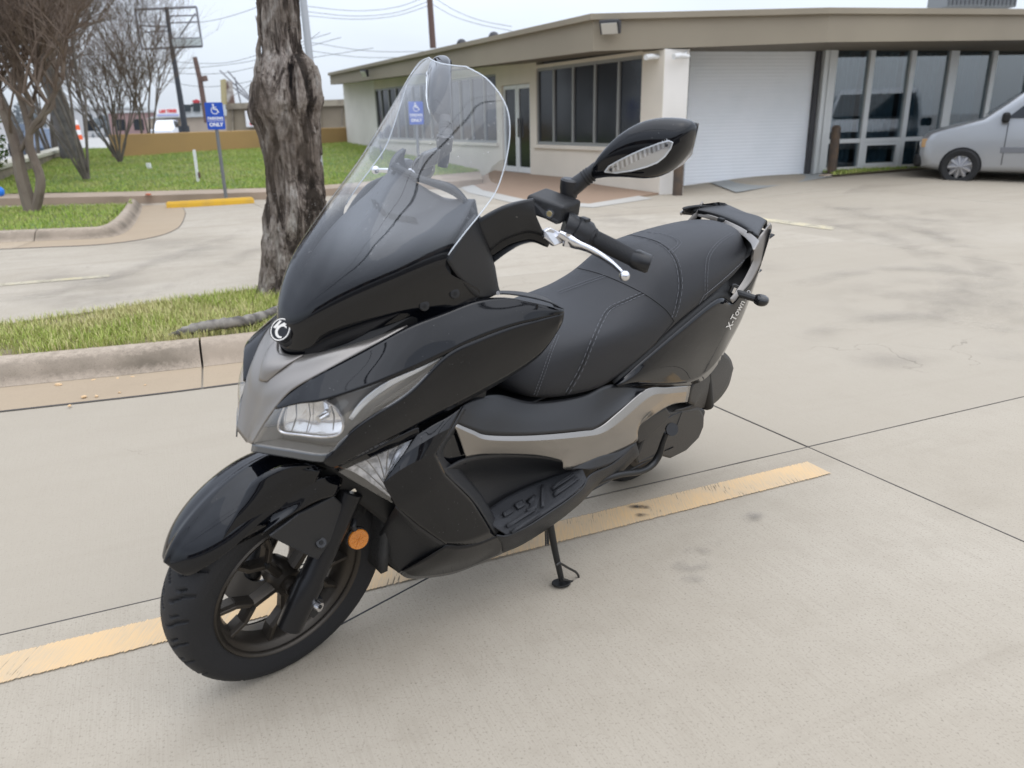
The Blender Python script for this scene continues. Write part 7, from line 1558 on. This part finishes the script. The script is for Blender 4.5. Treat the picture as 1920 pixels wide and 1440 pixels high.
o = poly('lever_bracket', [(1020, 432, .232), (1032, 426, .236), (1060, 440, .25), (1064, 452, .256), (1040, 462, .25), (1020, 446, .236)], M_alu, thick=.014, both=False, bevel=.003)[0]; mirs(o)
o = btube('lever_pivot', [b3(1064, 449, .262) - V(0, 0, .014), b3(1064, 449, .262) + V(0, 0, .0145)], [.0095, .0095], M_alu, 20)[0]; mirs(o)
# mirrors
def mm_mirror():
    res = []
    res += btube('mirror_stem', [(1063, 402, .206), (1065, 384, .205), (1067, 371, .204), (1068, 366, .204)], [.013, .0145, .013, .011], M_matte, 16)
    res += btube('mirror_elbow', [(1066, 369, .204), (1067, 352, .204), (1069, 338, .204), (1069.5, 335, .204)], [.0185, .0205, .021, .017], M_matte, 18)
    res += btube('mirror_arm', [(1072, 353, .208), (1092, 338, .222), (1110, 324, .238), (1121, 317, .248)], [.019, .017, .0155, .017], M_matte, 18)
    for k in range(3): res += btube('arm_ring', [(1096 + 5 * k, 335 - 3.5 * k, .2255 + .004 * k), (1098 + 5 * k, 333.5 - 3.5 * k, .227 + .004 * k)], .0178, M_deep, 18)
    secs = [((1114, 322), .243, .016), ((1124, 314), .251, .024), ((1140, 302), .265, .034), ((1162, 290), .284, .047), ((1190, 281), .307, .057), ((1220, 279), .331, .0635), ((1250, 277), .355, .061), ((1274, 270), .375, .051), ((1290, 262), .388, .037), ((1299, 258), .395, .018)]
    vs = []; n = 36; ax_ = V(-.35, .93, .12).normalized()
    for (px, py), y, h in secs:
        c = b3(px, py, y); dp = .036 + .40 * h * .5
        for k in range(n):
            a = 6.2832 * k / n; ca, sa = math.cos(a), math.sin(a); cx2 = abs(ca) ** .85 * (1 if ca > 0 else -1)
            up_ = V(-.05, -.02, 1).normalized(); fwd_ = V(1, .12, .05)
            f_off = dp * (cx2 * (1.0 if ca > 0 else .55)) * min(1, h / .03); vs.append(c + up_ * (h * (abs(sa) ** .9) * (1 if sa > 0 else -1)) + fwd_ * (f_off - .006))
    m_ = len(secs); fs = [(i * n + k, i * n + (k + 1) % n, (i + 1) * n + (k + 1) % n, (i + 1) * n + k) for i in range(m_ - 1) for k in range(n)] + [tuple(range(n))[::-1], tuple((m_ - 1) * n + k for k in range(n))]
    hd = mk('mirror_head', vs, fs, M_gloss, bike, angle=60, sub=1); res.append(hd)
    bm_ = bvh(hd)
    ln = [(1134, 321), (1142, 311), (1158, 302), (1180, 291), (1205, 280), (1235, 269), (1254, 264), (1261, 267), (1257, 278), (1246, 293), (1232, 304), (1212, 312), (1185, 319), (1155, 323)]
    b = decal('mirror_signal', bm_, ln, mat('signal_bed', (.50, .50, .50), .25, metal=.5), .0012); res.append(b)
    b2 = decal('mirror_signal_lens', bm_, ln, M_lens, .004); res.append(b2)
    rim = [onto(bm_, x, y, .002) for x, y in ln + [ln[0]]]; res.append(MB().tube(rim, .0016, 5).mk('signal_rim', MATS['silvered_strip'], bike))
    for k in range(26):
        x = 1146 + k * 4.2; y = 317 - k * 2.0; res.append(MB().tube([onto(bm_, x - 1, y - 7, .0022), onto(bm_, x + 1, y + 6, .0022)], .0008 if k % 3 else .0016, 3).mk('signal_rib', MATS['silvered_strip'] if k % 2 else M_house, bike))
    for (x, y) in ((1145, 317), (1250, 272)): res.append(MB().sphere(onto(bm_, x, y, .002), .0035, 8).mk('signal_bulb', M_matte2, bike))
    # mirror glass faces the rider
    gv = []
    for (px, py), y, h in secs[2:-1]: 
        c = b3(px, py, y); gv.append((c, h * .86, .030 + .35 * h * .5))
    top = [c + V(-d * .55 - .008, 0, h) for c, h, d in gv]; bot = [c + V(-d * .55 - .008, 0, -h) for c, h, d in gv]
    res.append(mk('mirror_glass', top + bot, [(i, i + 1, len(gv) + i + 1, len(gv) + i) for i in range(len(gv) - 1)], M_chrome, bike, smooth=False))
    return res
for o in mm_mirror():
    if o is not None: mirs(o)
